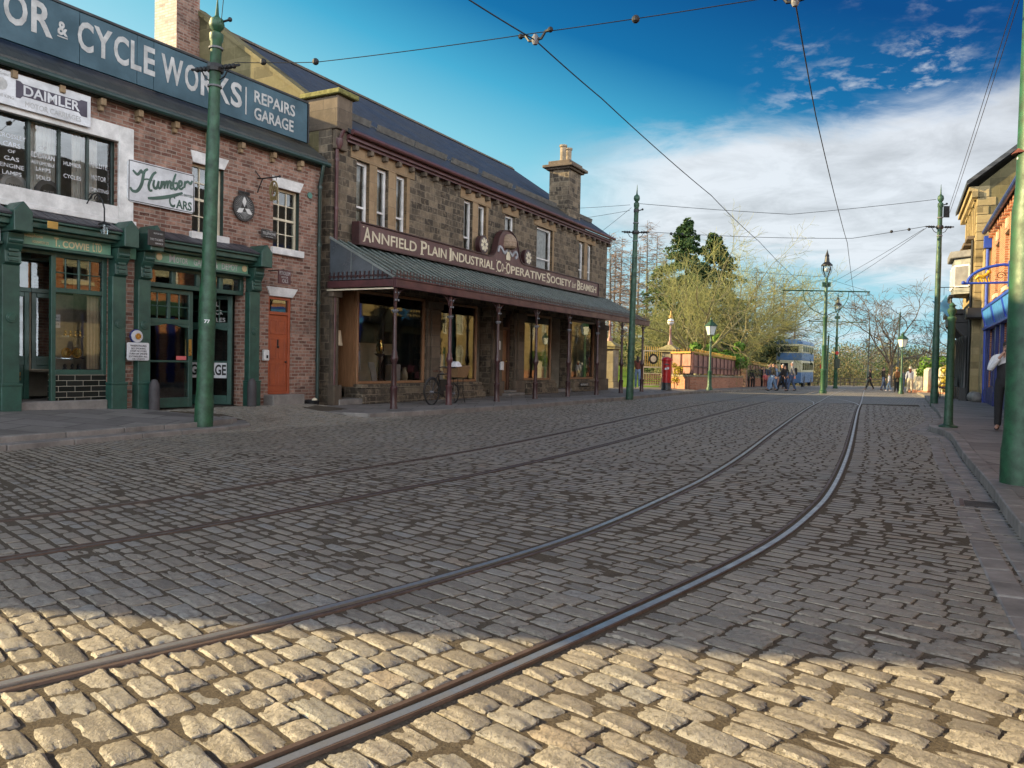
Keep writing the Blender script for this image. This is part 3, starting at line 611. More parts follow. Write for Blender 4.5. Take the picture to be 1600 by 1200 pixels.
def paving():
    mb = MB()                                   # in front of the garage: rises a little to the wall
    st = [(-20, 4.1), (-12, 3.2), (-7.1, 2.6), (-5.2, 2.44), (-3.4, 2.30), (-2.75, 2.14), (-2.5, 1.75), (-2.42, 1.4), (-2.62, .75), (-2.78, .2)]
    inner = [-20, -12, -7.1, -5.4, -4.2, -3.7, -3.3, -3.1, -2.95, -2.85]
    rows = []
    for (lx, of), ix in zip(st, inner):
        r = []
        for k in range(7):
            f = k / 6; x = ix + (lx - ix) * f; y = of * f - .25 * (1 - f); zz = (.2 - .022 * ix) * (1 - f) + .15 * f; w = MW.w(x, -y); r.append((w[0], w[1], zz))
        rows.append(r)
    for a, b in zip(rows[:-1], rows[1:]):
        for k in range(6): mb.poly(a[k], a[k + 1], b[k + 1], b[k])
    o = mb.build('pavement', M['flags'], smooth=True); tag(o, kind='structure')
    me = MB(); kin = [(x, y) for x, y in off_line(KC, -.165)]
    wl = [MW.w(.2, .02), MW.w(1.95, .02), CO.w(-5.05, 1.95), CO.w(13.7, 1.95), CO.w(15.5, 6.5), (4.5, 42.3), (9.2, 47.4), (9.4, 41.5), (16.3, 56.2), (24.4, 73)]
    pts = kin + wl[::-1]
    me.prism(pts, lambda x, y: (x, y, .115 + gz(x, y)), lambda x, y: (x, y, -.2 + gz(x, y)))
    tag(me.build('pavement', M['flags']), kind='structure')
    mr = MB(); kr = [(x, y) for x, y in off_line(KRr, .165)]
    fr = [RB.w(40, .1), RB.w(-8.0, .1), RB.w(-21, .1)]
    mr.prism(kr + fr[::-1], lambda x, y: (x, y, .115 + gz(x, y)), lambda x, y: (x, y, -.2 + gz(x, y)))
    tag(mr.build('pavement', M['flags']), kind='structure')
paving()
# ------------------------------------------------------------------ window and sign builders
def sash(p, x0, x1, z0, z1, y, cols=2, rows=2, mat='white', blind=None, w=.055, bw=.022, glassmat='glassm', split=.5, blind_z=0.0, open_l=0.0):
    f = MB(); frame(f, x0, x1, z0, z1, w, y, y + .09); zm = z0 + (z1 - z0) * split
    f.box(x0 + w, y + .012, zm - .028, x1 - w, y + .075, zm + .028)
    for a, b in ((z0 + w, zm - .028), (zm + .028, z1 - w)):
        for i in range(1, cols):
            x = x0 + w + (x1 - x0 - 2 * w) * i / cols; f.box(x - bw / 2, y + .02, a, x + bw / 2, y + .06, b)
        for k in range(1, rows):
            z = a + (b - a) * k / rows; f.box(x0 + w, y + .022, z - bw / 2, x1 - w, y + .058, z + bw / 2)
    o = f.build('window', M[mat], p, bevel=.004)
    MB().poly((x0 + w, y + .045, z0 + w), (x1 - w, y + .045, z0 + w), (x1 - w, y + .045, z1 - w), (x0 + w, y + .045, z1 - w)).build('pane', M[glassmat], o, fix=False)
    if blind:
        b = MB(); za = z0 + (z1 - z0) * blind_z
        if open_l: 
            k = (x1 - x0) * (1 - open_l) / 2
            for xa, xb in ((x0 + w, x0 + w + k), (x1 - w - k, x1 - w)):
                n = 9
                for i in range(n):
                    u = xa + (xb - xa) * i / n; v = xa + (xb - xa) * (i + 1) / n; d0 = .02 * (i % 2); d1 = .02 * ((i + 1) % 2)
                    b.poly((u, y + .2 + d0, za), (v, y + .2 + d1, za), (v, y + .2 + d1, z1), (u, y + .2 + d0, z1))
        else: b.poly((x0, y + .16, za), (x1, y + .16, za), (x1, y + .16, z1), (x0, y + .16, z1))
        b.build('curtain' if open_l else 'blind', M[blind], o, fix=False)
    return o
def plate(name, label, fr, x0, x1, z0, z1, y, mat, cat='sign', edge=None, th=.03, lines=(), lmat='black', ext=.006, bold=.0, shear=0, group=None, clip=.0):
    t = thing(name, label, cat, fr.loc, fr.rz, group); m = MB(); c = clip
    if c: m.prism([(x0 + c, z0), (x1 - c, z0), (x1, z0 + c), (x1, z1 - c), (x1 - c, z1), (x0 + c, z1), (x0, z1 - c), (x0, z0 + c)], lambda a, b: (a, y, b), lambda a, b: (a, y + th, b))
    else: m.box(x0, y, z0, x1, y + th, z1)
    m.build('panel', M[mat], t, bevel=.004)
    if edge: frame(MB(), x0 - .015, x1 + .015, z0 - .015, z1 + .015, .03, y - .015, y + th + .004).build('frame', M[edge], t, bevel=.003)
    if lines: words(MB(), lines, y - .001, ext=ext, bold=bold, shear=shear).build('lettering', M[lmat], t)
    return t
def put(t, fr): t.location = fr.loc; t.rotation_euler = (0, 0, fr.rz); return t

# ------------------------------------------------------------------ the motor garage (near left)
def garage():
    t = thing('garage_building', 'old red brick garage with dark green shopfronts and a long blue board along its roof', 'building', MW.loc, MW.rz)
    X0, X1 = -14.6, 2.0
    holes = [(-5.95, -3.38, 3.93, 5.28), (-1.74, -.95, 3.82, 5.24), (.44, 1.25, 3.80, 5.18), (-5.2, -3.57, 0, 3.08), (-2.76, -.35, 0, 3.06), (.34, 1.04, .42, 2.68), (-8.2, -5.6, 0, 3.06), (-11.5, -8.9, .9, 3.0), (-8.4, -7.6, 3.9, 5.2), (-10.6, -9.8, 3.9, 5.2), (-13, -12.2, 3.9, 5.2)]
    w = MB(); wall(w, X0, X1, -.2, 6.02, holes, .10, .42)
    wall(w, X0, X1, -.2, 6.0, [], 7.7, 8.0)
    for x in (X0, X1 - .3): w.box(x, .425, -.2, x + .3, 7.695, 6.0)
    for x in (X0, X1 - .3): w.prism([(.42, 6.0), (7.7, 6.0), (4.2, 8.4)], lambda a, b: (x, a, b), lambda a, b: (x + .3, a, b))
    w.build('wall', M['brick'], t)
    r = MB(); e0, e1 = (-.09, 6.07), (4.2, 8.62)
    r.hexa([(X0 - .1, e0[0], 6.03), (X1, e0[0], 6.03), (X1, .55, 6.42), (X0 - .1, .55, 6.42), (X0 - .1, e0[0], 6.10), (X1, e0[0], 6.10), (X1, .55, 6.56), (X0 - .1, .55, 6.56)])
    r.hexa([(X0 - .1, .55, 6.42), (X1, .55, 6.42), (X1, 4.2, 8.5), (X0 - .1, 4.2, 8.5), (X0 - .1, .55, 6.56), (X1, .55, 6.56), (X1, 4.2, 8.64), (X0 - .1, 4.2, 8.64)])
    r.hexa([(X0 - .1, 4.2, 8.5), (X1, 4.2, 8.5), (X1, 8.2, 5.95), (X0 - .1, 8.2, 5.95), (X0 - .1, 4.2, 8.64), (X1, 4.2, 8.64), (X1, 8.2, 6.1), (X0 - .1, 8.2, 6.1)])
    r.build('roof', M['slate_moss'], t)
    g = MB(); g.tube([(X0, -.10, 5.99), (X1 + .05, -.10, 5.99)], .062, 10); g.box(X0, -.03, 5.93, X1, .095, 6.02); g.build('gutter', M['green_dark'], t)
    for x in (-5.3, -4.5, -3.75, -3.0, -2.2, -1.4, -.55, .35, 1.2):
        b = MB(); b.box(x - .05, -.06, 5.79, x + .05, .098, 5.92); b.box(x - .04, .0, 5.70, x + .04, .098, 5.79); b.build('bracket', M['ashlar'], t, bevel=.01)
    d = MB(); d.tube([(1.83, -.1, 5.95), (1.83, -.05, 5.7), (1.86, .03, 5.5), (1.86, .03, .12)], .046, 10)
    for z in (1.2, 2.6, 4.0, 5.4): d.lathe([(.06, z), (.06, z + .07)], (1.86, .03, 0), 10)
    d.build('drainpipe', M['green_dark'], t, smooth=True)
    # big first-floor display window
    s = MB(); frame(s, -6.25, -3.08, 3.74, 5.54, .30, .05, .16); s.box(-6.3, .0, 3.70, -3.05, .10, 3.80)
    s.build('window_surround', M['white'], t, bevel=.008)
    f = MB(); frame(f, -5.95, -3.38, 3.93, 5.28, .05, .20, .27)
    for x in (-5.45, -4.93, -4.41, -3.89): f.box(x - .022, .20, 3.98, x + .022, .27, 5.23)
    f = f.build('window', M['green_dark'], t, bevel=.004)
    MB().poly((-5.9, .235, 3.98), (-3.43, .235, 3.98), (-3.43, .235, 5.23), (-5.9, .235, 5.23)).build('pane', M['glassm'], f, fix=False)
    L = [('CROSSLEY', -5.42, -4.97, 4.86, 4.93), ('CARS', -5.34, -5.06, 4.72, 4.80), ('OF', -5.26, -5.14, 4.62, 4.67), ('GAS', -5.32, -5.08, 4.49, 4.56), ('ENGINE', -5.38, -5.0, 4.37, 4.44), ('LAMPS', -5.35, -5.04, 4.25, 4.32), ('· OF ·', -4.82, -4.55, 4.79, 4.86), ('EDISWAN', -4.88, -4.48, 4.64, 4.73), ('AUTOMOBILE', -4.88, -4.48, 4.53, 4.59), ('LAMPS', -4.80, -4.55, 4.42, 4.49), ('SOLD', -4.8, -4.55, 4.28, 4.35), ('HUMBER', -4.32, -4.0, 4.62, 4.69), ('CYCLES', -4.32, -4.0, 4.40, 4.47), ('HALLITE', -3.83, -3.50, 4.70, 4.79), ('MOTOR', -3.81, -3.52, 4.47, 4.56), ('JOINTING', -3.85, -3.47, 4.24, 4.33)]
    words(MB(), L, .2335, ext=.002).build('lettering', M['offwhite'], f)
    room = MB(); room.poly((-6.2, 2.4, 3.6), (-3.0, 2.4, 3.6), (-3.0, 2.4, 5.6), (-6.2, 2.4, 5.6)); room.poly((-6.2, .43, 3.88), (-3.0, .43, 3.88), (-3.0, 2.4, 3.88), (-6.2, 2.4, 3.88)); room.poly((-6.2, .43, 5.5), (-3.0, .43, 5.5), (-3.0, 2.4, 5.5), (-6.2, 2.4, 5.5)); room.poly((-3.0, .43, 3.6), (-3.0, 2.4, 3.6), (-3.0, 2.4, 5.6), (-3.0, .43, 5.6))
    room.build('room', M['interior'], t, fix=False)
    for i, (xa, xb) in enumerate(((-5.9, -5.55), (-4.86, -4.40), (-4.1, -3.62))):
        c = MB(); n = 12
        for k in range(n):
            u = xa + (xb - xa) * k / n; v = xa + (xb - xa) * (k + 1) / n; c.poly((u, .36 + .03 * (k % 2), 4.0), (v, .36 + .03 * ((k + 1) % 2), 4.0), (v, .36 + .03 * ((k + 1) % 2), 5.27), (u, .36 + .03 * (k % 2), 5.27))
        c.build('curtain', M['blind'], t, fix=False)
    # two sash windows with flared white lintels
    for x0, x1, z0, z1, bl in ((-1.74, -.95, 3.82, 5.24, None), (.44, 1.25, 3.80, 5.18, None)):
        o = sash(t, x0, x1, z0, z1, .21, 3, 2, 'cream', w=.05, bw=.025)
        MB().box(x0 - .07, .0, z0 - .15, x1 + .09, .10, z0 + .005).build('sill', M['white'], o, bevel=.006)
        MB().prism([(x0 + .01, z1 + .005), (x1 + .0, z1 + .005), (x1 + .12, z1 + .24), (x0 - .05, z1 + .24)], lambda a, b: (a, .075, b), lambda a, b: (a, .30, b)).build('lintel', M['white'], o, bevel=.005)
        MB().box(x1 - .005, .105, z0, x1 + .035, .20, z1).build('shutter_edge', M['green_dark'], o)
    rm = MB()
    for xa, xb in ((-2.2, -.5), (0, 1.6)):
        rm.poly((xa, 1.6, 3.6), (xb, 1.6, 3.6), (xb, 1.6, 5.6), (xa, 1.6, 5.6)); rm.poly((xa, .43, 3.7), (xb, .43, 3.7), (xb, 1.6, 3.7), (xa, 1.6, 3.7)); rm.poly((xb, .43, 3.6), (xb, 1.6, 3.6), (xb, 1.6, 5.6), (xb, .43, 5.6))
        rm.poly((xa, .43, 5.55), (xb, .43, 5.55), (xb, 1.6, 5.55), (xa, 1.6, 5.55))
    rm.build('room', M['interior'], t, fix=False)
    # shopfronts: pilasters, consoles, gabled blocks, lead-covered cornices
    for x0, x1 in ((-5.49, -5.21), (-3.56, -3.29), (-3.03, -2.77), (-.34, -.05), (-8.5, -8.22)):
        q = MB(); q.box(x0, -.05, .05, x1, .12, 2.72); q.box(x0 - .02, -.08, .05, x1 + .02, .12, .72); q.box(x0 - .03, -.095, .72, x1 + .03, .12, .76)
        xm = (x0 + x1) / 2; q.lathe([(.085, -.07), (.085, -.05), (.055, -.05), (.055, -.078), (.001, -.078)], (xm, 0, 1.85), 18, 'y')
        q = q.build('pilaster', M['green'], t, bevel=.006)
        k = MB(); k.prism([(-.05, 2.72), (-.12, 2.76), (-.10, 2.95), (-.17, 3.05), (-.20, 3.24), (.12, 3.24), (.12, 2.72)], lambda a, b: (x0 + .01, a, b), lambda a, b: (x1 - .01, a, b))
        for z in (2.78, 2.86, 2.94): k.box(x0 + .06, -.14, z, x1 - .06, -.09, z + .045)
        k.tube([(x0 + .03, -.16, 3.12), (x1 - .03, -.16, 3.12)], .05, 10); k.build('console', M['green'], q, bevel=.006)
        k = MB(); k.prism([(x0 - .01, 3.25), (x1 + .01, 3.25), (x1 + .01, 3.58), (xm, 3.74), (x0 - .01, 3.58)], lambda a, b: (a, -.42, b), lambda a, b: (a, .10, b)); k.build('gabled_block', M['green'], q, bevel=.01)
    for x0, x1, nm in ((-5.20, -3.57, 0), (-2.76, -.35, 1), (-8.21, -5.50, 2)):
        c = MB(); c.box(x0, -.30, 3.36, x1, .10, 3.46); c.box(x0, -.20, 3.31, x1, .10, 3.36); c.box(x0, -.36, 3.46, x1, .10, 3.50); c.box(x0, -.09, 3.04, x1, .10, 3.09); c.build('cornice', M['green'], t, bevel=.008)
        c = MB(); n = 14
        for i in range(n):
            a = x0 + (x1 - x0) * i / n; b = x0 + (x1 - x0) * (i + 1) / n - .004; z = .006 * math.sin(i * 2.1); c.hexa([(a, -.37, 3.505), (b, -.37, 3.505), (b, .098, 3.55), (a, .098, 3.55), (a, -.38, 3.53 + z), (b, -.38, 3.53 + z), (b, .098, 3.73 + z), (a, .098, 3.73 + z)])
        c.build('lead_flashing', M['lead'], t)
    q = MB(); q.box(-3.28, .02, 3.09, -3.04, .10, 3.30); q.build('fascia_infill', M['fascia_green'], t, bevel=.004)
    # left shop: recessed door, angled shop window over black tiles
    f = MB(); f.box(-4.60, .10, .44, -4.52, .18, 3.05); f.box(-3.66, .10, .90, -3.575, .18, 3.05); f.box(-4.52, .10, .90, -3.66, .18, .99); f.box(-4.52, .10, 2.35, -3.66, .18, 2.43); f.box(-4.52, .10, 2.96, -3.66, .18, 3.05); f.box(-4.11, .12, 2.43, -4.07, .17, 2.96)
    for x in (-4.33, -3.88): f.box(x - .012, .13, 2.43, x + .012, .16, 2.96)
    f.box(-4.52, .13, 2.69, -3.66, .16, 2.71); f.box(-5.2, .09, 2.98, -4.60, .18, 3.05)
    f = f.build('shop_window', M['green'], t, bevel=.006)
    MB().poly((-4.53, .145, .99), (-3.65, .145, .99), (-3.65, .145, 2.96), (-4.53, .145, 2.96)).poly((-4.56, .18, .99), (-4.56, .80, .99), (-4.56, .80, 2.96), (-4.56, .18, 2.96)).build('pane', M['glass_shop'], f, fix=False)
    MB().box(-4.55, .11, .44, -3.575, .30, .90).build('stallriser', M['tile'], t)
    MB().box(-5.20, .04, .0, -3.575, .95, .44).build('step', M['kerb'], t, bevel=.02)
    d = MB(); frame(d, -5.10, -4.58, .45, 2.36, .085, .82, .88); d.box(-5.015, .83, 1.05, -4.665, .87, 1.22); d.box(-5.015, .84, .53, -4.665, .86, 1.05); d.box(-5.2, .80, 2.36, -4.56, .88, 2.44); d.box(-5.2, .80, 2.93, -4.56, .88, 3.05); d.box(-5.2, .80, .44, -5.10, .88, 2.93)
    d = d.build('shop_door', M['green'], t, bevel=.006)
    MB().poly((-5.02, .85, 1.22), (-4.66, .85, 1.22), (-4.66, .85, 2.28), (-5.02, .85, 2.28)).poly((-5.1, .85, 2.44), (-4.56, .85, 2.44), (-4.56, .85, 2.93), (-5.1, .85, 2.93)).build('pane', M['glassm'], d, fix=False)
    MB().box(-4.96, .822, .78, -4.73, .84, .93).build('letter_plate', M['brass'], d)
    rm = MB(); rm.poly((-5.6, 2.6, .4), (-3.2, 2.6, .4), (-3.2, 2.6, 3.2), (-5.6, 2.6, 3.2)); rm.poly((-4.56, 1.25, .95), (-3.5, 1.25, .95), (-3.5, 1.25, 2.4), (-4.56, 1.25, 2.4)); rm.poly((-4.56, .30, .94), (-3.5, .30, .94), (-3.5, 1.25, .94), (-4.56, 1.25, .94)); rm.poly((-3.52, .2, .94), (-3.52, 1.25, .94), (-3.52, 1.25, 3.0), (-3.52, .2, 3.0)); rm.poly((-5.6, .43, 3.08), (-3.2, .43, 3.08), (-3.2, 2.6, 3.08), (-5.6, 2.6, 3.08))
    rm.build('room', M['interior'], t, fix=False)
    b = MB()
    for i in range(9):
        x = -3.87 + i * .03; b.box(x, .24 + .012 * (i % 2), 1.0, x + .027, .27 + .012 * (i % 2), 2.34)
    b.build('display_board', M['cream'], t); 
    s = MB()
    for z in (1.18, 1.58): s.mark().box(-4.5, .26, z, -3.9, .62, z + .015)
    s.build('shelf', M['glassm'], t)
    c = MB(); c.box(-4.50, .55, 1.74, -4.18, .56, 1.98); c.build('show_card', M['offwhite'], t); words(MB(), [('SHIFTER OILS', -4.48, -4.2, 1.91, 1.94), ('MOTOR CARS', -4.48, -4.2, 1.85, 1.88), ('CARRIAGES', -4.48, -4.2, 1.79, 1.82)], .549, ext=.002).build('lettering', M['black'], t)
    # garage doors: one leaf shut, one swung inwards
    def leaf(x0, x1, y, par, name, rot=None):
        h = bpy.data.objects.new(name, None); 
        d = MB(); z0, z1 = .22, 2.62; wd = x1 - x0
        d.box(0, 0, z0, .10, .06, z1); d.box(wd - .10, 0, z0, wd, .06, z1); d.box(.10, 0, z0, wd - .10, .06, z0 + .20); d.box(.10, 0, z1 - .09, wd - .10, .06, z1); d.box(.10, 0, 1.92, wd - .10, .06, 2.02); d.box(.10, .01, 1.14, wd - .10, .05, 1.18)
        xm = wd / 2; d.box(xm - .035, 0, 2.02, xm + .035, .06, z1 - .09)
        for xx in (.10 + (xm - .135) / 2, xm + .035 + (xm - .135) / 2): d.box(xx - .012, .015, 2.02, xx + .012, .045, z1 - .09)
        d.box(.10, .015, 2.255, wd - .10, .045, 2.28)
        pts = [(.10, 1.92)] + [(.10 + (wd - .2) * i / 10, 1.92 - .07 * abs(math.cos(math.pi * i / 10)) ** 1.5) for i in range(11)] + [(wd - .10, 1.92)]
        d.prism(pts, lambda a, b: (a, .0, b), lambda a, b: (a, .06, b))
        o = d.build(name, M['green'], par, bevel=.006); o.location = (x0, y, 0)
        if rot is not None: o.rotation_euler = (0, 0, rot)
        MB().poly((.10, .032, z0 + .2), (wd - .1, .032, z0 + .2), (wd - .1, .032, z1 - .09), (.10, .032, z1 - .09)).build('pane', M['glassm'], o, fix=False)
        return o
    l = leaf(-2.72, -1.58, .24, t, 'garage_door'); MB().box(1.03, -.03, 1.28, 1.09, -.002, 1.62).build('handle', M['brass'], l); MB().box(.74, -.004, 1.19, .98, -.001, 1.27).build('sticker', M['cloth_pink'], l)
    l = leaf(-.46, .60, .34, t, 'garage_door', R(118))
    tr = MB(); tr.box(-2.76, .14, 2.63, -.35, .24, 2.72); tr.box(-2.76, .14, 2.97, -.35, .24, 3.05)
    for x in (-2.74, -2.12, -1.53, -.95, -.39): tr.box(x - .045, .14, 2.72, x + .045, .24, 2.97)
    tr = tr.build('transom', M['green'], t, bevel=.006); MB().poly((-2.72, .19, 2.72), (-.40, .19, 2.72), (-.40, .19, 2.97), (-2.72, .19, 2.97)).build('pane', M['glassm'], tr, fix=False)
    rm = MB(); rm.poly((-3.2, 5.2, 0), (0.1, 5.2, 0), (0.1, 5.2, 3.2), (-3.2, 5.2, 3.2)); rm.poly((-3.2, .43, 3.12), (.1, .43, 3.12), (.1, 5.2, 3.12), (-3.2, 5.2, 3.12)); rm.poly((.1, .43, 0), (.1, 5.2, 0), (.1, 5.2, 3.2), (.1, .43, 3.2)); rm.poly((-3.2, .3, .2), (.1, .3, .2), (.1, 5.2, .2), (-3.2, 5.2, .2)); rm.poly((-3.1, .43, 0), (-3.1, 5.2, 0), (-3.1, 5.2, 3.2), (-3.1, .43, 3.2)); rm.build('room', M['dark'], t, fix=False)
    # small red house door
    d = MB(); d.box(.40, .17, .47, .98, .22, 2.27)
    for x0, x1 in ((.46, .66), (.72, .92)):
        for z0, z1 in ((.62, 1.15), (1.25, 1.72), (1.82, 2.15)): frame(d, x0, x1, z0, z1, .025, .158, .172)
    d = d.build('door', M['terracotta'], t, bevel=.004)
    MB().box(.66, .15, 1.55, .70, .17, 1.70).ball((.68, .14, 1.53), .03, 6).build('door_knocker', M['blackiron'], d); MB().ball((.92, .14, 1.18), .025, 6).build('handle', M['blackiron'], d)
    f = MB(); f.box(.34, .13, .43, .40, .24, 2.68); f.box(.98, .13, .43, 1.04, .24, 2.68); f.box(.40, .13, 2.27, .98, .24, 2.34); f.box(.40, .13, 2.62, .98, .24, 2.68); f.box(.40, .12, .43, .98, .26, .47)
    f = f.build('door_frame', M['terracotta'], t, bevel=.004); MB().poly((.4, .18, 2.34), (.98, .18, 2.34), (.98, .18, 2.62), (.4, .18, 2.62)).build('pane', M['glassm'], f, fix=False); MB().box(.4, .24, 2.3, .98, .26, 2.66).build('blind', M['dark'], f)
    MB().prism([(.36, 2.69), (1.06, 2.69), (1.22, 2.90), (.26, 2.90)], lambda a, b: (a, .07, b), lambda a, b: (a, .3, b)).build('lintel', M['white'], t, bevel=.005)
    MB().box(.22, -.22, .05, 1.20, .30, .43).build('step', M['kerb'], t, bevel=.02)
    lw = MB(); lw.poly((-8.2, .3, .9), (-5.6, .3, .9), (-5.6, .3, 3.0), (-8.2, .3, 3.0)); lw.poly((-11.5, .3, .9), (-8.9, .3, .9), (-8.9, .3, 3.0), (-11.5, .3, 3.0)); lw.build('pane', M['glassm'], t, fix=False)
    for x in (-8.4, -10.6, -13): sash(t, x, x + .8, 3.9, 5.2, .2, 3, 2, 'cream', 'blind')
    return t
garage()
# boards and plates on the garage
bd = thing('roof_board', 'long dark blue board with big pale letters above the garage gutter', 'sign', MW.loc, MW.rz)
m = MB()
for a, b in ((-14.5, -11.6), (-11.59, -8.7), (-8.69, -5.55), (-5.54, -4.0), (-3.99, -2.86), (-2.85, -2.5), (-2.49, 1.68)): m.box(a, .30 + .002 * (b % 1), 6.50, b, .36, 7.44)
m.build('board', M['navy'], bd, bevel=.004); m = MB(); m.box(-14.5, .28, 7.445, 1.70, .38, 7.49); m.box(1.685, .28, 6.50, 1.73, .38, 7.44)
for x in range(-14, 2, 2): m.bar((x, .36, 7.3), (x, .9, 6.7), .05)
m.build('frame', M['blackiron'], bd)
L = []
def fit(s, x0, widths, z0, z1): pass
k = 1.022; c0 = -12.58
def bx(x): return c0 + (x - c0) * k
for s, a, b, za, zb in (('M', -6.95, -6.45, 6.78, 7.34), ('O', -6.38, -6.0, 6.78, 7.34), ('T', -5.93, -5.50, 6.78, 7.34), ('O', -5.46, -5.08, 6.78, 7.34), ('R', -5.02, -4.66, 6.78, 7.34), ('&', -4.58, -4.40, 6.90, 7.14), ('C', -4.22, -3.93, 6.76, 7.30), ('Y', -3.92, -3.57, 6.76, 7.30), ('C', -3.54, -3.24, 6.76, 7.30), ('L', -3.20, -2.98, 6.76, 7.30), ('E', -2.93, -2.69, 6.76, 7.30), ('W', -2.55, -2.06, 6.74, 7.28), ('O', -2.02, -1.70, 6.74, 7.28), ('R', -1.64, -1.30, 6.74, 7.28), ('K', -1.24, -.90, 6.74, 7.28), ('S', -.88, -.58, 6.74, 7.28)):
    L.append((s, bx(a), bx(b), za, zb))
m = words(MB(), L, .298, ext=.006, bold=.025)
text(m, 'REPAIRS', bx(-.24), bx(.97), 7.0, 7.27, .298, .006, .02); text(m, 'GARAGE', bx(-.24), bx(.93), 6.63, 6.90, .298, .006, .02); m.box(bx(-.49), .29, 6.66, bx(-.455), .298, 7.26); m.box(bx(-4.58), .29, 6.86, bx(-4.40), .298, 6.88)
m.build('lettering', M['lettergrey'], bd)
t = plate('enamel_sign', 'white enamel motor carriages sign with dark band, hung above the big upstairs window', MW, -5.75, -3.98, 5.33, 5.88, -.02, 'offwhite', th=.03)
m = MB(); m.prism([(-5.27, 5.49), (-5.2, 5.49), (-5.16, 5.54), (-4.2, 5.54), (-4.16, 5.49), (-4.05, 5.49), (-4.05, 5.77), (-4.16, 5.77), (-4.2, 5.74), (-5.16, 5.74), (-5.2, 5.77), (-5.27, 5.77)], lambda a, b: (a, -.026, b), lambda a, b: (a, -.0205, b)); m.build('name_band', paint('enamel_purple', (.03, .018, .045), .35), t)
text(MB(), 'DAIMLER', -5.15, -4.19, 5.555, 5.725, -.0262, .004, .02).build('lettering', M['offwhite'], t)
m = words(MB(), [('MOTOR CARRIAGES', -5.12, -4.16, 5.38, 5.47), ('BY APPOINTMENT TO', -5.72, -5.3, 5.79, 5.83), ('THE KING', -5.58, -5.3, 5.44, 5.49)], -.0205, ext=.003); m.lathe([(.10, 0), (.10, .004), (.06, .006), (.001, .006)], (-5.5, -.027, 5.65), 9, 'y'); m.build('small_lettering', M['lettergrey'], t)
t = plate('enamel_sign', 'white enamel cars sign with green script, right of the big upstairs window', MW, -3.22, -1.73, 4.17, 4.97, .03, 'offwhite', th=.03, clip=.06)
m = MB(); frame(m, -3.20, -1.75, 4.19, 4.95, .012, .024, .031); m.build('border', M['blackiron'], t)
scr = paint('script_green', (.030, .085, .062), .35, dirt=.3)
m = MB()
# flowing hand-drawn script: each letter a tapered stroke
def stroke(m, pts, r, y=.026):
    pts = spline(pts, .015); n = len(pts); rs = [r * (.45 + .55 * math.sin(math.pi * (i + 2) / (n + 3)) ** .6) for i in range(n)]
    p = np.array(pts); d = np.gradient(p, axis=0); d /= np.maximum(np.hypot(d[:, 0], d[:, 1]), 1e-6)[:, None]
    for i in range(n - 1):
        a, b = p[i], p[i + 1]; na = np.array([-d[i, 1], d[i, 0]]) * rs[i]; nb = np.array([-d[i + 1, 1], d[i + 1, 0]]) * rs[i + 1]
        m.poly((a[0] + na[0], y, a[1] + na[1]), (b[0] + nb[0], y, b[1] + nb[1]), (b[0] - nb[0], y, b[1] - nb[1]), (a[0] - na[0], y, a[1] - na[1]))
stroke(m, [(-3.12, 4.77), (-3.02, 4.71), (-2.94, 4.80), (-2.92, 4.74)], .028); stroke(m, [(-2.80, 4.86), (-2.88, 4.78), (-2.93, 4.55), (-3.02, 4.40), (-3.12, 4.38), (-3.17, 4.44)], .034); stroke(m, [(-2.62, 4.84), (-2.70, 4.76), (-2.78, 4.56), (-2.76, 4.46), (-2.70, 4.47)], .030, .0255); stroke(m, [(-2.93, 4.62), (-2.82, 4.66), (-2.70, 4.66)], .016, .0265)
for i, p_ in enumerate(([(-2.66, 4.68), (-2.68, 4.58), (-2.65, 4.52), (-2.60, 4.55), (-2.565, 4.68)], [(-2.565, 4.68), (-2.58, 4.57), (-2.53, 4.53)], [(-2.53, 4.53), (-2.505, 4.61), (-2.49, 4.69), (-2.50, 4.56)], [(-2.50, 4.58), (-2.465, 4.67), (-2.43, 4.67), (-2.44, 4.55)], [(-2.44, 4.58), (-2.40, 4.69), (-2.36, 4.69), (-2.375, 4.57)], [(-2.375, 4.60), (-2.335, 4.71), (-2.29, 4.70), (-2.30, 4.59), (-2.25, 4.59)], [(-2.18, 4.90), (-2.235, 4.74), (-2.235, 4.62), (-2.185, 4.59), (-2.14, 4.65), (-2.155, 4.72), (-2.21, 4.70)], [(-2.11, 4.66), (-2.05, 4.70), (-2.05, 4.77), (-2.10, 4.76), (-2.115, 4.66), (-2.06, 4.62), (-2.0, 4.67)], [(-1.985, 4.66), (-1.96, 4.80)], [(-1.96, 4.76), (-1.90, 4.80), (-1.84, 4.77), (-1.79, 4.84)])): stroke(m, p_, .028, .0252 - .0002 * i)
stroke(m, [(-2.80, 4.30), (-2.60, 4.34), (-2.30, 4.43), (-2.02, 4.55)], .036, .0232); m.build('script', scr, t, fix=False)
m = words(MB(), [('ALL·BRITISH', -2.12, -1.77, 4.49, 4.54)], .0295, ext=.004); text(m, 'C', -2.33, -2.19, 4.22, 4.47, .0295, .004, .03); text(m, 'ARS', -2.17, -1.80, 4.22, 4.40, .0295, .004, .03); m.build('lettering', scr, t)
t = plate('name_board', 'green fascia board of the left shop with gilt owner name', MW, -5.18, -3.58, 3.10, 3.305, -.02, 'fascia_green', th=.06)
words(MB(), [('T.', -4.63, -4.53, 3.125, 3.28), ('COWIE', -4.48, -4.0, 3.125, 3.245), ('C', -4.48, -4.38, 3.125, 3.28)][:2], -.0205, ext=.006, bold=.02).build('lettering', M['gold'], t); words(MB(), [('LTD', -3.93, -3.76, 3.125, 3.28), ('Telephone', -5.14, -4.82, 3.21, 3.285), ('HOUGHTON 272', -5.0, -4.72, 3.135, 3.18)], -.0205, ext=.005, bold=.005).build('small_lettering', M['gold'], t)
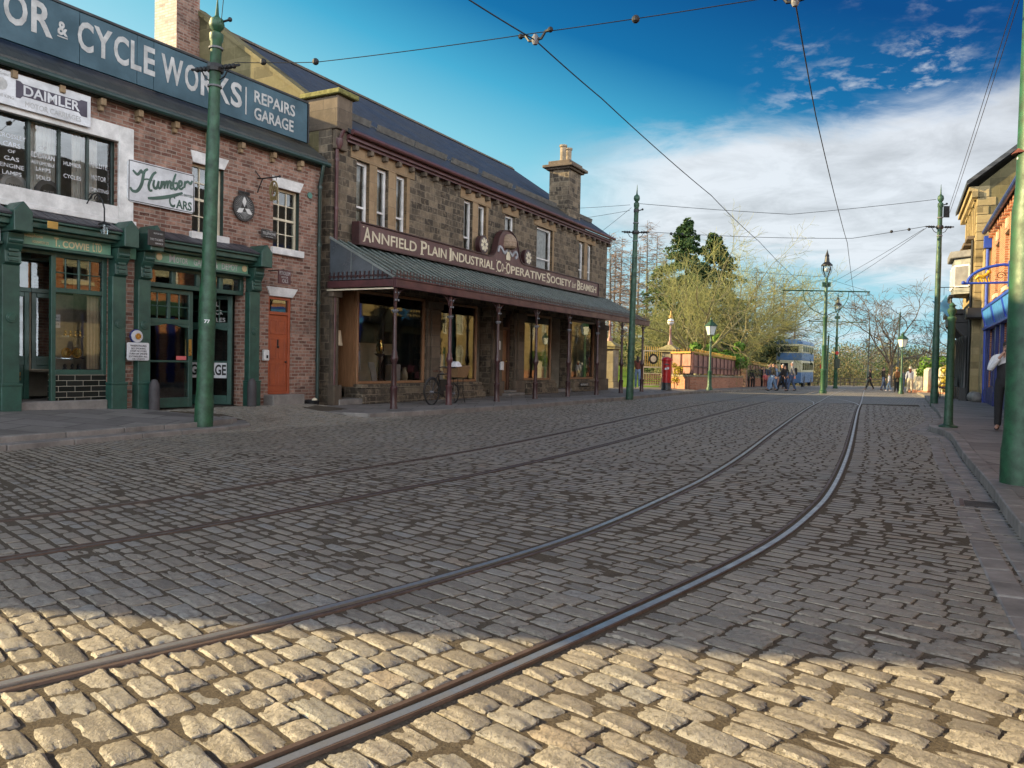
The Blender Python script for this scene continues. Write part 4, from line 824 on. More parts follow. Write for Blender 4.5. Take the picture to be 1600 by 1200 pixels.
t = plate('name_board', 'green fascia board over the garage doors with pale motor depot lettering', MW, -2.74, -.37, 3.09, 3.30, -.02, 'fascia_green', th=.06)
words(MB(), [('M', -2.35, -2.22, 3.125, 3.28), ('OTOR', -2.20, -1.92, 3.125, 3.24), ('GARAGE &', -1.78, -1.18, 3.125, 3.26), ('DEPOT', -1.08, -.66, 3.125, 3.26)], -.0205, ext=.005, bold=.012).build('lettering', M['lettergrey'], t)
m = MB()
for x in (-2.58, -.48): m.lathe([(.07, 0), (.07, .006), (.04, .012), (.001, .012)], (x, -.033, 3.2), 12, 'y')
m.build('ornament', M['gold'], t)
plate('name_board', 'pale fascia board cut off at the left edge of the picture', MW, -8.2, -5.5, 3.09, 3.30, -.02, 'offwhite', th=.06)
plate('notice', 'white enamel petrol filling rules notice with black words on the narrow brick pier', MW, -3.30, -2.84, 1.17, 1.51, -.11, 'offwhite', lines=[('WHEN FILLING', -3.24, -2.9, 1.43, 1.47), ('NO SMOKING', -3.22, -2.92, 1.38, 1.415), ('STOP MOTORS', -3.24, -2.9, 1.33, 1.365), ('TURN OFF ENGINE', -3.26, -2.88, 1.28, 1.315), ('EXTINGUISH ALL', -3.26, -2.88, 1.23, 1.265), ('OIL LIGHTS', -3.2, -2.94, 1.185, 1.215)], ext=.003, clip=.02, th=.02)
t = thing('round_badge', 'small round white and blue badge with brass centre above the petrol notice', 'badge', MW.loc, MW.rz); o = MW
MB().lathe([(.135, 0), (.135, .02), (.001, .02)], (-3.07, -.05, 1.63), 20, 'y').build('rim', M['blue_dark'], t); MB().lathe([(.115, 0), (.115, .026), (.001, .026)], (-3.07, -.079, 1.63), 20, 'y').build('face', M['offwhite'], t); MB().lathe([(.06, 0), (.05, .03), (.001, .02)], (-3.07, -.11, 1.63), 14, 'y').build('boss', M['brass'], t)
plate('small_plate', 'tiny yellow plate hung under the left end of the shop cornice', MW, -4.98, -4.80, 3.36, 3.48, -.44, 'yellow' if 'yellow' in M else 'ochre', th=.01)
plate('hanging_plate', 'small black plate with pale words hung between the two shop cornices', MW, -3.14, -2.78, 3.33, 3.63, -.47, 'black', th=.02, lines=[('MOTOR MART', -3.02, -2.82, 3.55, 3.58), ('TYRE STOCKISTS', -3.10, -2.82, 3.43, 3.47), ('SERVICE', -2.99, -2.82, 3.365, 3.395)], lmat='lettergrey', ext=.003)
plate('telephone_sign', 'black telephone plate beside the right sash window', MW, .02, .46, 3.97, 4.15, .0, 'black', th=.02, lines=[('YOU MAY', .16, .33, 4.115, 4.135), ('TELEPHONE', .05, .43, 4.04, 4.10), ('FROM HERE', .14, .35, 3.99, 4.01)], lmat='lettergrey', ext=.003)
t = thing('hanging_oil_sign', 'dark red oils plate projecting over the red door', 'sign', MW.loc, MW.rz)
MB().box(.14, -.42, 2.93, .50, -.39, 3.24).build('panel', M['maroon'], t); words(MB(), [('PETROLEUM', .16, .48, 3.13, 3.21), ('MOTOR', .22, .42, 3.06, 3.10), ('OILS', .24, .42, 2.96, 3.04)], -.421, ext=.003).build('lettering', M['lettergrey'], t); MB().bar((.32, -.40, 3.25), (.32, .1, 3.25), .02).build('bracket', M['blackiron'], t)
t = thing('round_propeller_sign', 'round black sign with three white blades on rays, between the sash windows', 'sign', MW.loc, MW.rz); cx, cz = -.45, 4.53
MB().lathe([(.29, 0), (.29, .03), (.27, .04), (.001, .04)], (cx, .03, cz), 32, 'y').build('disc', M['black'], t)
m = MB()
for i in range(3):
    a = math.pi / 2 + i * 2 * math.pi / 3; q = []
    for s, r in ((0, .02), (.06, .12), (.03, .20), (0, .24), (-.05, .14)): q.append((cx + r * math.cos(a) - s * math.sin(a), cz + r * math.sin(a) + s * math.cos(a)))
    m.prism(q, lambda u, v: (u, .018, v), lambda u, v: (u, .029, v))
m.build('blade', M['white'], t)
m = MB()
for i in range(36):
    a = 2 * math.pi * i / 36; m.bar((cx + .09 * math.cos(a), .0265, cz + .09 * math.sin(a)), (cx + .25 * math.cos(a), .0265, cz + .25 * math.sin(a)), .005, .004, (0, 1, 0))
m.build('rays', M['lettergrey'], t); text(MB(), 'BENZOLE', cx - .12, cx + .12, cz + .31, cz + .345, .03, .01).box(cx - .15, .03, cz + .29, cx + .15, .05, cz + .36).build('cap_plate', M['black'], t)
t = thing('hanging_badge_sign', 'brass openwork oval badge hanging from an iron wall bracket', 'sign', MW.loc, MW.rz)
m = MB(); m.tube([(-.02, .1, 5.27), (-.02, -.02, 5.25), (.0, -.55, 5.25)], .016, 6); m.tube([(-.02, .1, 4.95), (-.02, .06, 5.05), (-.02, -.05, 5.24)], .013, 6); m.tube([(-.1, .09, 5.42), (-.02, .0, 5.25)], .012, 6); m.ball((0, -.56, 5.25), .03, 6)
for y in (-.30, -.46): m.tube([(0, y, 5.25), (0, y, 5.17)], .006, 5)
m.build('bracket', M['blackiron'], t)
m = MB(); q = [(0, -.38 + .115 * math.cos(a), 4.98 + .18 * math.sin(a)) for a in np.linspace(0, 2 * math.pi, 25)]; m.tube(q, .022, 6, False)
for sg in (-1, 1):
    a = -.38 + sg * .035; m.bar((0, a - .045, 4.88), (0, a, 5.10), .018); m.bar((0, a + .045, 4.88), (0, a, 5.10), .018); m.bar((0, a - .02, 4.95), (0, a + .02, 4.95), .012)
m.box(-.012, -.48, 4.74, .012, -.28, 4.83); m.build('badge', paint('dull_brass', (.20, .15, .06), .5, .3), t)
t = thing('wall_plaque', 'small verdigris plaque on the brick near the drainpipe', 'plaque', MW.loc, MW.rz); MB().lathe([(.075, 0), (.075, .02), (.03, .035), (.001, .035)], (1.57, .065, 5.19), 12, 'y').build('plaque', paint('verdigris', (.10, .25, .20), .6), t)
t = thing('letter_box', 'white wall box beside the orange door', 'letter box', MW.loc, MW.rz); MB().box(.14, -.0, 1.20, .30, .098, 1.45).build('case', M['white'], t, bevel=.03, seg=3); MB().box(.20, -.006, 1.26, .25, .0, 1.33).build('flap', M['blackiron'], t)
t = thing('swan_neck_lamp', 'black scrolled iron lamp bracket over the left shop fascia', 'lamp', MW.loc, MW.rz)
m = MB(); sp_ = [(-4.0, .05 - .45 * u, 3.98 + .16 * math.sin(u * 3.0)) for u in np.linspace(0, 1, 10)]; m.tube(sp_ + [(-4.0, -.47, 3.85), (-4.0, -.47, 3.62)], .013, 6); m.tube([(-4.0, -.25 + (.09 - .007 * i) * math.cos(i * .75), 4.03 + (.09 - .007 * i) * math.sin(i * .75)) for i in range(11)], .009, 5); m.tube([(-4.0, -.05 + .05 * math.cos(a), 4.1 + .05 * math.sin(a)) for a in np.linspace(0, 5, 9)], .009, 5); m.build('bracket', M['blackiron'], t)
MB().lathe([(.03, 3.62), (.10, 3.58), (.11, 3.565)], (-4.0, -.47, 0), 12).build('shade', M['blackiron'], t); MB().lathe([(.05, 3.40), (.06, 3.56)], (-4.0, -.47, 0), 10).build('globe', M['glass_lamp'], t)
for x in (-2.80, -.40):
    g = MB(); g.lathe([(.10, .0), (.10, .50), (.09, .60), (.055, .68), (.001, .70)], (x + .02, -.19, .12), 14)
    o = g.build('guard_stone', M['guard'], None, smooth=True); put(o, MW); tag(o, 'round topped granite guard stone at the ' + ('left' if x < -1 else 'right') + ' jamb of the garage doors', 'guard stone', 'granite guard stones at the garage doors')
# sheet on the open door leaf and words on its glass
t = thing('painted_card', 'torn white card with heavy black letters fixed low on the open garage door', 'sign'); fr = MW.w(-.46, -(-.34)); t.location = (*MW.w(-.46, .34), 0); t.rotation_euler = (0, 0, MW.rz + R(118) + math.pi)
MB().box(-.93, -.034, .80, -.12, -.030, 1.16).build('card', M['offwhite'], t); text(MB(), 'GARAGE', -.92, -.13, .86, 1.10, -.036, .003, .03).build('lettering', M['black'], t)
t = thing('window_lettering', 'white words about motor cycles on the open garage door glass', 'sign'); t.location = (*MW.w(-.46, .34), 0); t.rotation_euler = (0, 0, MW.rz + R(118) + math.pi)
words(MB(), [('ALL', -.55, -.30, 2.38, 2.48), ('MOTOR', -.62, -.22, 2.2, 2.30), ('CYCLES', -.66, -.16, 2.04, 2.13)], -.036, ext=.003).build('lettering', M['lettergrey'], t)
# things in the two garage windows
for i, (x, z) in enumerate(((-5.62, 4.10), (-5.10, 4.10), (-4.52, 4.10))):
    t = thing('oil_drum_end', ['dark round oil drum end at the left of the upstairs window', 'pale round oil drum end lettered in the middle of the upstairs window', 'black ringed round oil drum end at the right of the upstairs window'][i], 'drum', MW.loc, MW.rz, 'oil drums in the upstairs window')
    MB().lathe([(.22, 0), (.23, .02), (.23, .5), (.22, .52)], (x, .34, z), 24, 'y').build('drum', M[('cloth_grey', 'offwhite', 'cloth_grey')[i]], t); MB().lathe([(.15, 0), (.15, .008), (.001, .008)], (x, .331, z), 24, 'y').build('disc', M[('black', 'lettergrey', 'black')[i]], t)
    words(MB(), [('DAYE', x - .09, x + .09, z - .02, z + .03), ('MOTOR OIL', x - .1, x + .1, z - .1, z - .07)], .330, ext=.002).build('lettering', M[('offwhite', 'black', 'offwhite')[i]], t)
def lampthing(x, z, r, y, lab, nm='headlamp'):
    t = thing(nm, lab, 'lamp', MW.loc, MW.rz, 'brass lamps in the shop window')
    if nm == 'headlamp': MB().lathe([(r, 0), (r * 1.05, .02), (r * .9, .06), (r * .4, .12), (.001, .13)], (x, y, z), 16, 'y').build('bowl', M['brass'], t, smooth=True); MB().lathe([(r * .86, 0), (r * .6, -.015), (.001, -.02)], (x, y - .001, z), 16, 'y').build('lens', M['glass_lamp'], t)
    else: MB().lathe([(r, z), (r, z + r), (r * .5, z + r * 1.4), (r * .7, z + r * 2.2), (r * .3, z + r * 3), (.001, z + r * 3.2)], (x, y, 0), 12).build('body', M['brass' if y < .4 else 'black'], t, smooth=True); MB().ball((x, y - r, z + r * .7), r * .4, 6).build('lens', M['glass_lamp'], t)
for i, x in enumerate((-4.20, -4.11, -4.02, -3.93)): lampthing(x, 1.60, .032, .35, 'brass side lamp on the top shelf, number %s from the door' % ('one', 'two', 'three', 'four')[i] if 0 else ['leftmost', 'second from left', 'third from left', 'rightmost'][i] + ' of the small brass lamps on the upper glass shelf', 'carriage_lamp')
for i, x in enumerate((-4.18, -3.99)): lampthing(x, 1.29, .088, .34, ['left', 'right'][i] + ' one of the two big round headlamps on the lower shelf')
for i, x in enumerate((-4.38, -4.17, -4.03, -3.92)): lampthing(x, .95, .045, .42, ['leftmost', 'second from left', 'third from left', 'rightmost'][i] + ' of the dark lamps on the floor of the shop window', 'carriage_lamp')
t = thing('flower_pot', 'low black tub with pale stone at the foot of the drainpipe', 'tub', (*MW.w(1.45, -.18), .1), MW.rz); MB().lathe([(.15, 0), (.19, .16), (.17, .18), (.13, .14)], (0, 0, 0), 12).build('tub', M['blackiron'], t); MB().ball((.02, -.08, .17), .07, 6).build('stone', M['cream'], t)
# ------------------------------------------------------------------ the co-operative store (middle left)
def store():
    t = thing('store_building', 'long two storey dark stone store with white sashes and slate roof beyond the garage', 'building', CO.loc, CO.rz)
    X0, X1, Y = -5.05, 13.75, 2.0
    up = [(-4.07, -3.55), (-3.23, -2.72), (-2.37, -1.86), (1.25, 1.78), (2.12, 2.66), (3.98, 4.72), (6.5, 7.88), (10.5, 11.07), (11.4, 11.96)]
    holes = [(a, b, 5.0 if a == 3.98 else 4.0, 6.45) for a, b in up] + [(-4.78, -3.95, .12, 3.12), (-3.95, -.82, .62, 3.12), (-.10, 2.22, .62, 3.12), (2.22, 3.12, .12, 3.12), (3.84, 4.74, .12, 3.12), (5.55, 7.98, .62, 3.12), (7.98, 9.7, .12, 3.12), (9.9, 12.46, .62, 3.12)]
    w = MB(); wall(w, X0, X1, -.3, 7.0, holes, Y, Y + .42)
    w.box(X1 - .4, Y + .425, -.3, X1, 11.7, 7.0); w.box(X0, 11.71, -.3, X1, 12.1, 7.0)
    w.prism([(Y + .43, 7.0), (12.0, 7.0), (7.0, 10.5)], lambda a, b: (X1 - .4, a, b), lambda a, b: (X1, a, b))
    w.build('wall', M['stone'], t)
    g = MB(); g.box(X0, Y + .425, -.3, X0 + .4, 11.7, 7.0); g.prism([(Y + .2, 7.0), (Y + .85, 7.92), (7.0, 10.86), (11.9, 7.4), (11.9, 7.0)], lambda a, b: (X0, a, b), lambda a, b: (X0 + .36, a, b)); g.build('gable', M['stone_olive'], t)
    k = MB(); k.hexa([(X0 - .06, 2.85, 7.86), (X0 + .42, 2.85, 7.86), (X0 + .42, 7.0, 10.80), (X0 - .06, 7.0, 10.80), (X0 - .06, 2.85, 7.97), (X0 + .42, 2.85, 7.97), (X0 + .42, 7.0, 10.94), (X0 - .06, 7.0, 10.94)]); k.hexa([(X0 - .06, 7.0, 10.80), (X0 + .42, 7.0, 10.80), (X0 + .42, 12.1, 7.2), (X0 - .06, 12.1, 7.2), (X0 - .06, 7.0, 10.94), (X0 + .42, 7.0, 10.94), (X0 + .42, 12.1, 7.34), (X0 - .06, 12.1, 7.34)]); k.build('coping', M['stone_olive'], t)
    k = MB(); k.box(X0 - .02, 1.80, 6.98, X0 + .55, 2.9, 7.80); k.box(X0 + .02, 1.86, 6.5, X0 + .45, 2.0, 6.98); k.build('kneeler', M['ashlar_dark'], t, bevel=.02); MB().box(X0 - .12, 1.68, 7.805, X0 + .66, 2.98, 7.93).build('kneeler_cap', paint('lichen_stone', (.17, .16, .045), .9, dirt=.4, scale=9), t, bevel=.02)
    r = MB(); xa = X0 + .37
    r.hexa([(xa, 1.72, 6.93), (X1 + .12, 1.72, 6.93), (X1 + .12, 7.0, 10.54), (xa, 7.0, 10.54), (xa, 1.72, 7.03), (X1 + .12, 1.72, 7.03), (X1 + .12, 7.0, 10.66), (xa, 7.0, 10.66)])
    r.hexa([(xa, 7.0, 10.54), (X1 + .12, 7.0, 10.54), (X1 + .12, 12.4, 6.85), (xa, 12.4, 6.85), (xa, 7.0, 10.66), (X1 + .12, 7.0, 10.66), (X1 + .12, 12.4, 6.98), (xa, 12.4, 6.98)])
    r.build('roof', M['slate'], t); rd = MB(); x = xa
    while x < X1: rd.prism([(6.86, 10.60), (7.14, 10.60), (7.0, 10.74)], lambda a, b: (x, a, b), lambda a, b: (min(x + .43, X1 + .12), a, b)); x += .45
    rd.build('ridge_tiles', M['ashlar_dark'], t)
    sb = MB(); x = xa + .25; q = random.Random(3)
    while x < X1 - .3:
        l = q.choice((1.7, 1.8, .45, 1.75)); y = 2.72; z = 7.03 + (y - 1.72) * .687
        sb.mark()
        if not (9.2 < x < 11.6): sb.hexa([(x, y, z + .02), (x + l, y, z + .02), (x + l, y + .03, z + .025), (x, y + .03, z + .025), (x, y - .05, z + .19), (x + l, y - .05, z + .19), (x + l, y - .02, z + .20), (x, y - .02, z + .20)])
        for a in (x + .1, x + l - .1): sb.bar((a, y - .02, z + .05), (a, y + .35, z + .25), .03)
        x += l + q.choice((.04, .05, .3))
    sb.build('snow_board', paint('weathered_board', (.10, .095, .085), .8, dirt=.4, scale=6), t)
    g = MB(); g.tube([(X0 + .4, 1.68, 6.98), (X1 + .1, 1.68, 6.98)], .065, 10); g.box(X0 + .4, 1.76, 6.83, X1, 1.995, 6.93); g.box(X0 + .4, 1.84, 6.76, X1, 1.995, 6.83)
    x = X0 + .8
    g = g.build('gutter', M['maroon'], t)
    cb = MB()
    while x < X1: cb.mark().box(x - .06, 1.82, 6.62, x + .06, 1.998, 6.755); x += .62
    cb.build('corbel', M['ashlar_dark'], t, bevel=.015)
    d = MB(); d.tube([(-4.94, 1.70, 6.95), (-4.94, 1.85, 6.7), (-4.94, 1.92, 6.5), (-4.94, 1.92, .1)], .048, 10)
    for z in (.9, 2.2, 3.6, 5.0, 6.2): d.lathe([(.062, z), (.062, z + .07)], (-4.94, 1.92, 0), 10)
    d.lathe([(.05, 6.5), (.10, 6.62), (.10, 6.75)], (-4.94, 1.86, 0), 8); d.build('drainpipe', M['maroon'], t, smooth=True)
    # stone dressings
    s = MB(); y0, y1 = Y - .03, Y + .3
    for a, b in ((-4.33, -1.52), (1.0, 2.92), (3.75, 4.95), (6.25, 8.15), (10.2, 12.25)): s.mark().box(a, y0, 6.451, b, y1, 6.77)
    s.build('window_head', M['ashlar'], t, bevel=.008)
    s = MB()
    for a, b in ((-3.55, -3.23), (-2.72, -2.37), (1.78, 2.12), (11.07, 11.40)): s.mark().box(a, Y - .02, 4.2, b, Y + .30, 6.45)
    for a in (-1.86, 2.66, 7.88): s.mark().box(a, Y - .012, 4.2, a + .14, Y + .1, 6.45)
    s.build('mullion', M['ashlar'], t, bevel=.008)
    for i, (a, b) in enumerate(up):
        o = sash(t, a, b, 5.0 if a == 3.98 else 4.0, 6.45, Y + .10, 1, 1, 'white', ['blind2', 'blind2', 'blind', 'blind2', 'blind', 'blind', 'blind2', 'blind', 'blind2'][i], w=.085, split=.52 if a != 3.98 else .2, blind_z=.0 if i in (1, 2, 6) else .35)
    rm = MB(); rm.poly((X0 + .5, 4.0, 3.8), (X1 - .5, 4.0, 3.8), (X1 - .5, 4.0, 6.9), (X0 + .5, 4.0, 6.9)); rm.poly((X0 + .5, 2.43, 3.9), (X1 - .5, 2.43, 3.9), (X1 - .5, 4.0, 3.9), (X0 + .5, 4.0, 3.9)); rm.poly((X0 + .5, 2.43, 6.9), (X1 - .5, 2.43, 6.9), (X1 - .5, 4.0, 6.9), (X0 + .5, 4.0, 6.9)); rm.build('upper_room', M['interior'], t, fix=False)
    # ground floor: plinths, pilasters, oak framed shop windows
    p = MB()
    for a, b in ((-3.95, -.80), (-.12, 2.24), (5.5, 8.0), (9.85, 12.5)):
        p.mark().box(a - .06, Y - .24, .1, b + .06, Y - .002, .50); p.box(a - .10, Y - .30, .1, b + .10, Y - .002, .30); p.box(a - .03, Y - .2, .50, b + .03, Y - .002, .615)
    p.build('plinth', M['stone'], t, bevel=.02)
    p = MB()
    for a, b in ((-.80, -.12), (3.14, 3.82), (4.78, 5.48), (12.5, 13.78), (-5.06, -4.80)):
        p.mark().box(a, Y - .10, .1, b, Y - .003, 3.05); p.box(a - .05, Y - .18, .1, b + .05, Y - .003, .62); p.box(a - .05, Y - .17, 2.82, b + .05, Y - .003, 3.05); p.box(a + .12, Y - .15, .62, b - .12, Y - .10, 2.82)
    p.build('pilaster', M['ashlar_dark'], t, bevel=.015)
    p = MB(); p.box(-5.12, 1.75, .1, -4.84, 1.995, .62); p.build('corner_stone', M['ashlar_dark'], t, bevel=.03, seg=2)
    for n_, (a, b, z0) in enumerate(((-3.95, -.82, .62), (-.10, 2.22, .62), (5.55, 7.98, .62), (9.9, 12.46, .62))):
        f = MB(); frame(f, a, b, z0, 3.1, .075, Y + .0, Y + .11); f = f.build('shop_window', M['oak'], t, bevel=.01)
        MB().poly((a + .07, Y + .06, z0 + .07), (b - .07, Y + .06, z0 + .07), (b - .07, Y + .06, 3.03), (a + .07, Y + .06, 3.03)).build('pane', M['glass_shop'], f, fix=False)
    MB().box(-3.97, Y + .11, .55, -3.87, Y + .9, 3.1).build('return_post', M['oak'], t)
    f = MB(); f.poly((-3.92, Y + .11, .62), (-3.92, Y + .9, .62), (-3.92, Y + .9, 3.1), (-3.92, Y + .11, 3.1)); f.build('pane', M['glass_shop'], t, fix=False)
    d = MB()
    for i in range(9): a = 2.24 + i * .097; d.box(a, Y + .10 + .06 * i, .12, a + .09, Y + .15 + .06 * i, 3.1)
    d.build('panelling', M['oak_dark'], t, bevel=.004)
    d = MB(); d.box(3.95, Y + .20, .28, 4.62, Y + .26, 2.42)
    for x0, x1 in ((4.02, 4.24), (4.33, 4.55)):
        for z0, z1 in ((.4, .95), (1.05, 1.75), (1.85, 2.3)): frame(d, x0, x1, z0, z1, .03, Y + .185, Y + .202)
    d = d.build('door', M['oak'], t, bevel=.005); MB().ball((4.56, Y + .16, 1.3), .035, 6).build('handle', M['brass'], d)
    f = MB(); f.box(3.84, Y + .12, .12, 3.95, Y + .3, 3.1); f.box(4.62, Y + .12, .12, 4.74, Y + .3, 3.1); f.box(3.95, Y + .12, 2.42, 4.62, Y + .3, 2.52); f.box(3.95, Y + .12, 2.98, 4.62, Y + .3, 3.1); f.build('door_frame', M['oak_dark'], t, bevel=.006); MB().poly((3.95, Y + .2, 2.52), (4.62, Y + .2, 2.52), (4.62, Y + .2, 2.98), (3.95, Y + .2, 2.98)).build('pane', M['glassm'], t, fix=False)
    st = MB(); st.mark().box(-4.95, Y - .28, .1, -3.95, Y + .9, .26); st.mark().box(3.7, Y - .45, .1, 4.9, Y + .25, .20); st.box(3.85, Y - .2, .20, 4.75, Y + .25, .28); st.mark().box(8.05, Y - .15, .1, 9.8, Y + .9, .24); st.build('step', M['kerb'], t, bevel=.02)
    rm = MB(); x0, x1 = X0 + .45, X1 - .45
    rm.poly((x0, 5.6, .1), (x1, 5.6, .1), (x1, 5.6, 3.3), (x0, 5.6, 3.3)); rm.poly((x0, Y + .43, 3.2), (x1, Y + .43, 3.2), (x1, 5.6, 3.2), (x0, 5.6, 3.2)); rm.poly((x0, Y + .3, .24), (x1, Y + .3, .24), (x1, 5.6, .24), (x0, 5.6, .24))
    for x in (x0, -.45, 3.1, 4.85, 8.0, 9.75, x1): rm.poly((x, Y + .43, .1), (x, 5.6, .1), (x, 5.6, 3.3), (x, Y + .43, 3.3))
    rm.build('shop_room', M['interior'], t, fix=False)
    cu = MB()
    for i in range(12): a = -4.72 + i * .068; cu.poly((a, 2.95 + .03 * (i % 2), .5), (a + .068, 2.95 + .03 * ((i + 1) % 2), .5), (a + .068, 2.95 + .03 * ((i + 1) % 2), 3.05), (a, 2.95 + .03 * (i % 2), 3.05))
    cu.build('curtain', paint('grey_green_curtain', (.07, .085, .075), .9), t, fix=False)
    pf = MB()
    for a, b in ((-3.86, -.86), (-.05, 2.16), (5.6, 7.92), (9.95, 12.4)): pf.mark().box(a, Y + .14, .5, b, Y + 1.1, .66)
    pf.build('display_platform', M['interior'], t)
    MB().box(-3.1, 3.05, .66, -1.0, 3.08, 1.75).build('display_screen', M['cream'], t); MB().box(.2, 3.05, .66, 1.9, 3.08, 1.5).build('display_screen', M['offwhite'], t)
    sh = MB()
    for a, b in ((8.1, 9.6), (5.7, 7.85), (10.0, 12.35)):
        for z in (1.1, 1.55, 2.0, 2.45): sh.mark().box(a, 4.2, z, b, 4.5, z + .03)
    sh.build('shelf', M['oak_dark'], t)
    # chimneys
    c = MB(); c.box(10.1, 2.35, 6.9, 11.35, 3.25, 9.42); c.build('chimney', M['stone'], t); ch = t.children[-1] if False else [o for o in t.children if o.name.startswith('chimney')][-1]
    c = MB(); c.box(9.98, 2.23, 9.42, 11.47, 3.37, 9.50); c.box(9.86, 2.11, 9.50, 11.59, 3.49, 9.62); c.box(10.05, 2.30, 9.62, 11.40, 3.30, 9.80); c.build('cap', M['ashlar_dark'], ch, bevel=.02)
    for x in (10.45, 11.0): MB().lathe([(.15, 9.80), (.16, 9.86), (.13, 9.92), (.135, 10.42), (.17, 10.45), (.17, 10.52), (.12, 10.53)], (x, 2.8, 0), 14).build('chimney_pot', M['pot'], ch, smooth=True)
    c = MB(); c.box(-5.80, 6.75, 6.0, -5.055, 7.62, 9.42); lo = c.build('chimney', M['stone_olive'], t); c = MB(); c.box(-5.80, 6.75, 9.421, -5.055, 7.62, 13.5); c.build('stack', M['brick_white'], lo)
    c = MB(); c.box(-5.80, 6.742, 9.45, -5.055, 6.749, 13.5); c.build('side_face', M['brick'], lo)  # darker brick sheet over the pale stack's street side
    return t
store()
def store_sign():
    t = thing('store_sign', 'long maroon shop board with cream capitals and an arched emblem above the canopy', 'sign', CO.loc, CO.rz)
    def arch(g): 
        q = []
        for i in range(13): u = i / 12; q.append((2.42 + .52 * u - g * .4 * (1 - u), 4.765 + (.09 * u * u if u < .5 else .02 + .0 + (u - .5) ** 1.3 * 1.1) ))
        return q
    L = [(2.40, 4.77), (2.62, 4.80), (2.76, 4.90), (2.86, 5.05), (2.93, 5.25), (3.03, 5.48), (3.2, 5.66), (3.42, 5.76), (3.68, 5.79), (3.94, 5.76), (4.16, 5.66), (4.33, 5.48), (4.43, 5.25), (4.50, 5.05), (4.60, 4.90), (4.74, 4.80), (4.96, 4.77)]
    out = [(-4.3, 4.24), (12.0, 4.24), (12.0, 4.76)] + L[::-1] + [(-4.3, 4.76)]
    MB().prism(out, lambda a, b: (a, 1.70, b), lambda a, b: (a, 1.88, b)).build('board', M['signmaroon'], t)
    m = MB(); m.box(-4.36, 1.66, 4.205, 12.06, 1.90, 4.24); m.box(-4.36, 1.66, 4.241, -4.301, 1.90, 4.80); m.box(12.001, 1.66, 4.241, 12.06, 1.90, 4.80); 
    edge = [(-4.3, 4.78)] + L + [(12.0, 4.78)]
    for a, b in zip(edge[:-1], edge[1:]): m.bar((a[0], 1.77, a[1] + .012), (b[0], 1.77, b[1] + .012), .22, .03)
    m.build('moulding', M['maroon_dark'], t)
    m = MB()
    W = [('A', 'NNFIELD', -4.13, -1.76), ('P', 'LAIN', -1.54, -.20), ('I', 'NDUSTRIAL', -.02, 2.74), ('C', 'O', 2.90, 3.38), ('O', 'PERATIVE', 3.58, 6.68), ('S', 'OCIETY', 6.80, 9.08), ('B', 'EAMISH', 9.72, 11.78)]
    for a, b, x0, x1 in W:
        wa = .30 if a != 'I' else .10; text(m, a, x0, x0 + wa, 4.32, 4.70, 1.699, .008, .012); text(m, b, x0 + wa + .05, x1, 4.35, 4.63, 1.699, .008, .012)
        # small wedge serifs on the capital
        for z in (4.32, 4.69): m.box(x0 - .03, 1.692, z - .012, x0 + wa * .45 if a in 'PIB' else x0 + .02, 1.6985, z + .012)
    m.box(3.42, 1.692, 4.47, 3.54, 1.6985, 4.51); text(m, 'Ltd', 9.18, 9.58, 4.36, 4.58, 1.699, .006, 0, .35)
    m.build('lettering', M['cream'], t)
    # emblem: a straw skep over a scroll and a sheaf
    e = MB(); e.lathe([(.26, 5.18), (.31, 5.24), (.31, 5.32), (.30, 5.35), (.31, 5.40), (.29, 5.46), (.27, 5.52), (.24, 5.57), (.18, 5.63), (.10, 5.67), (.001, 5.69)], (3.68, 1.70, 0), 18); e.build('beehive', paint('straw', (.27, .19, .13), .8, scale=12), t)
    e = MB(); q = spline([(2.98, 4.98), (3.05, 5.16), (3.22, 5.14), (3.40, 5.0), (3.52, 5.06), (3.68, 5.16), (3.84, 5.06), (3.98, 4.98), (4.12, 5.10), (4.28, 5.14), (4.36, 5.0), (4.2, 4.92)], .03)
    for a, b in zip(q[:-1], q[1:]): e.bar((a[0], 1.685, a[1]), (b[0], 1.685, b[1]), .03, .085, (0, 0, 1))
    e.build('ribbon', paint('scroll_grey', (.36, .37, .40), .6), t)
    e = MB(); e.prism([(3.56, 4.78), (3.82, 4.78), (3.84, 4.9), (3.76, 5.08), (3.62, 5.08), (3.54, 4.9)], lambda a, b: (a, 1.67, b), lambda a, b: (a, 1.70, b)); e.build('sheaf', M['cream'], t, bevel=.02)
    for x, z in ((2.07, 5.10), (5.26, 5.06)):
        r = MB().lathe([(.30, 0), (.30, .16), (.001, .16)], (x, 1.72, z), 28, 'y').build('rosette', M['maroon_dark'], t)
        b = MB(); b.lathe([(.24, 0), (.24, .02), (.001, .02)], (x, 1.705, z), 28, 'y'); b.build('disc', paint('rosette_grey', (.16, .13, .13), .7), r)
        b = MB()
        for i in range(8):
            a = 2 * math.pi * i / 8 + .2; q = [(.04, 0), (.12, .045), (.20, .04), (.225, 0), (.20, -.04), (.12, -.045)]; b.prism([(x + u * math.cos(a) - v * math.sin(a), z + u * math.sin(a) + v * math.cos(a)) for u, v in q], lambda u, v: (u, 1.690, v), lambda u, v: (u, 1.7045, v))
        b.build('petals', M['cream'], r)
store_sign()
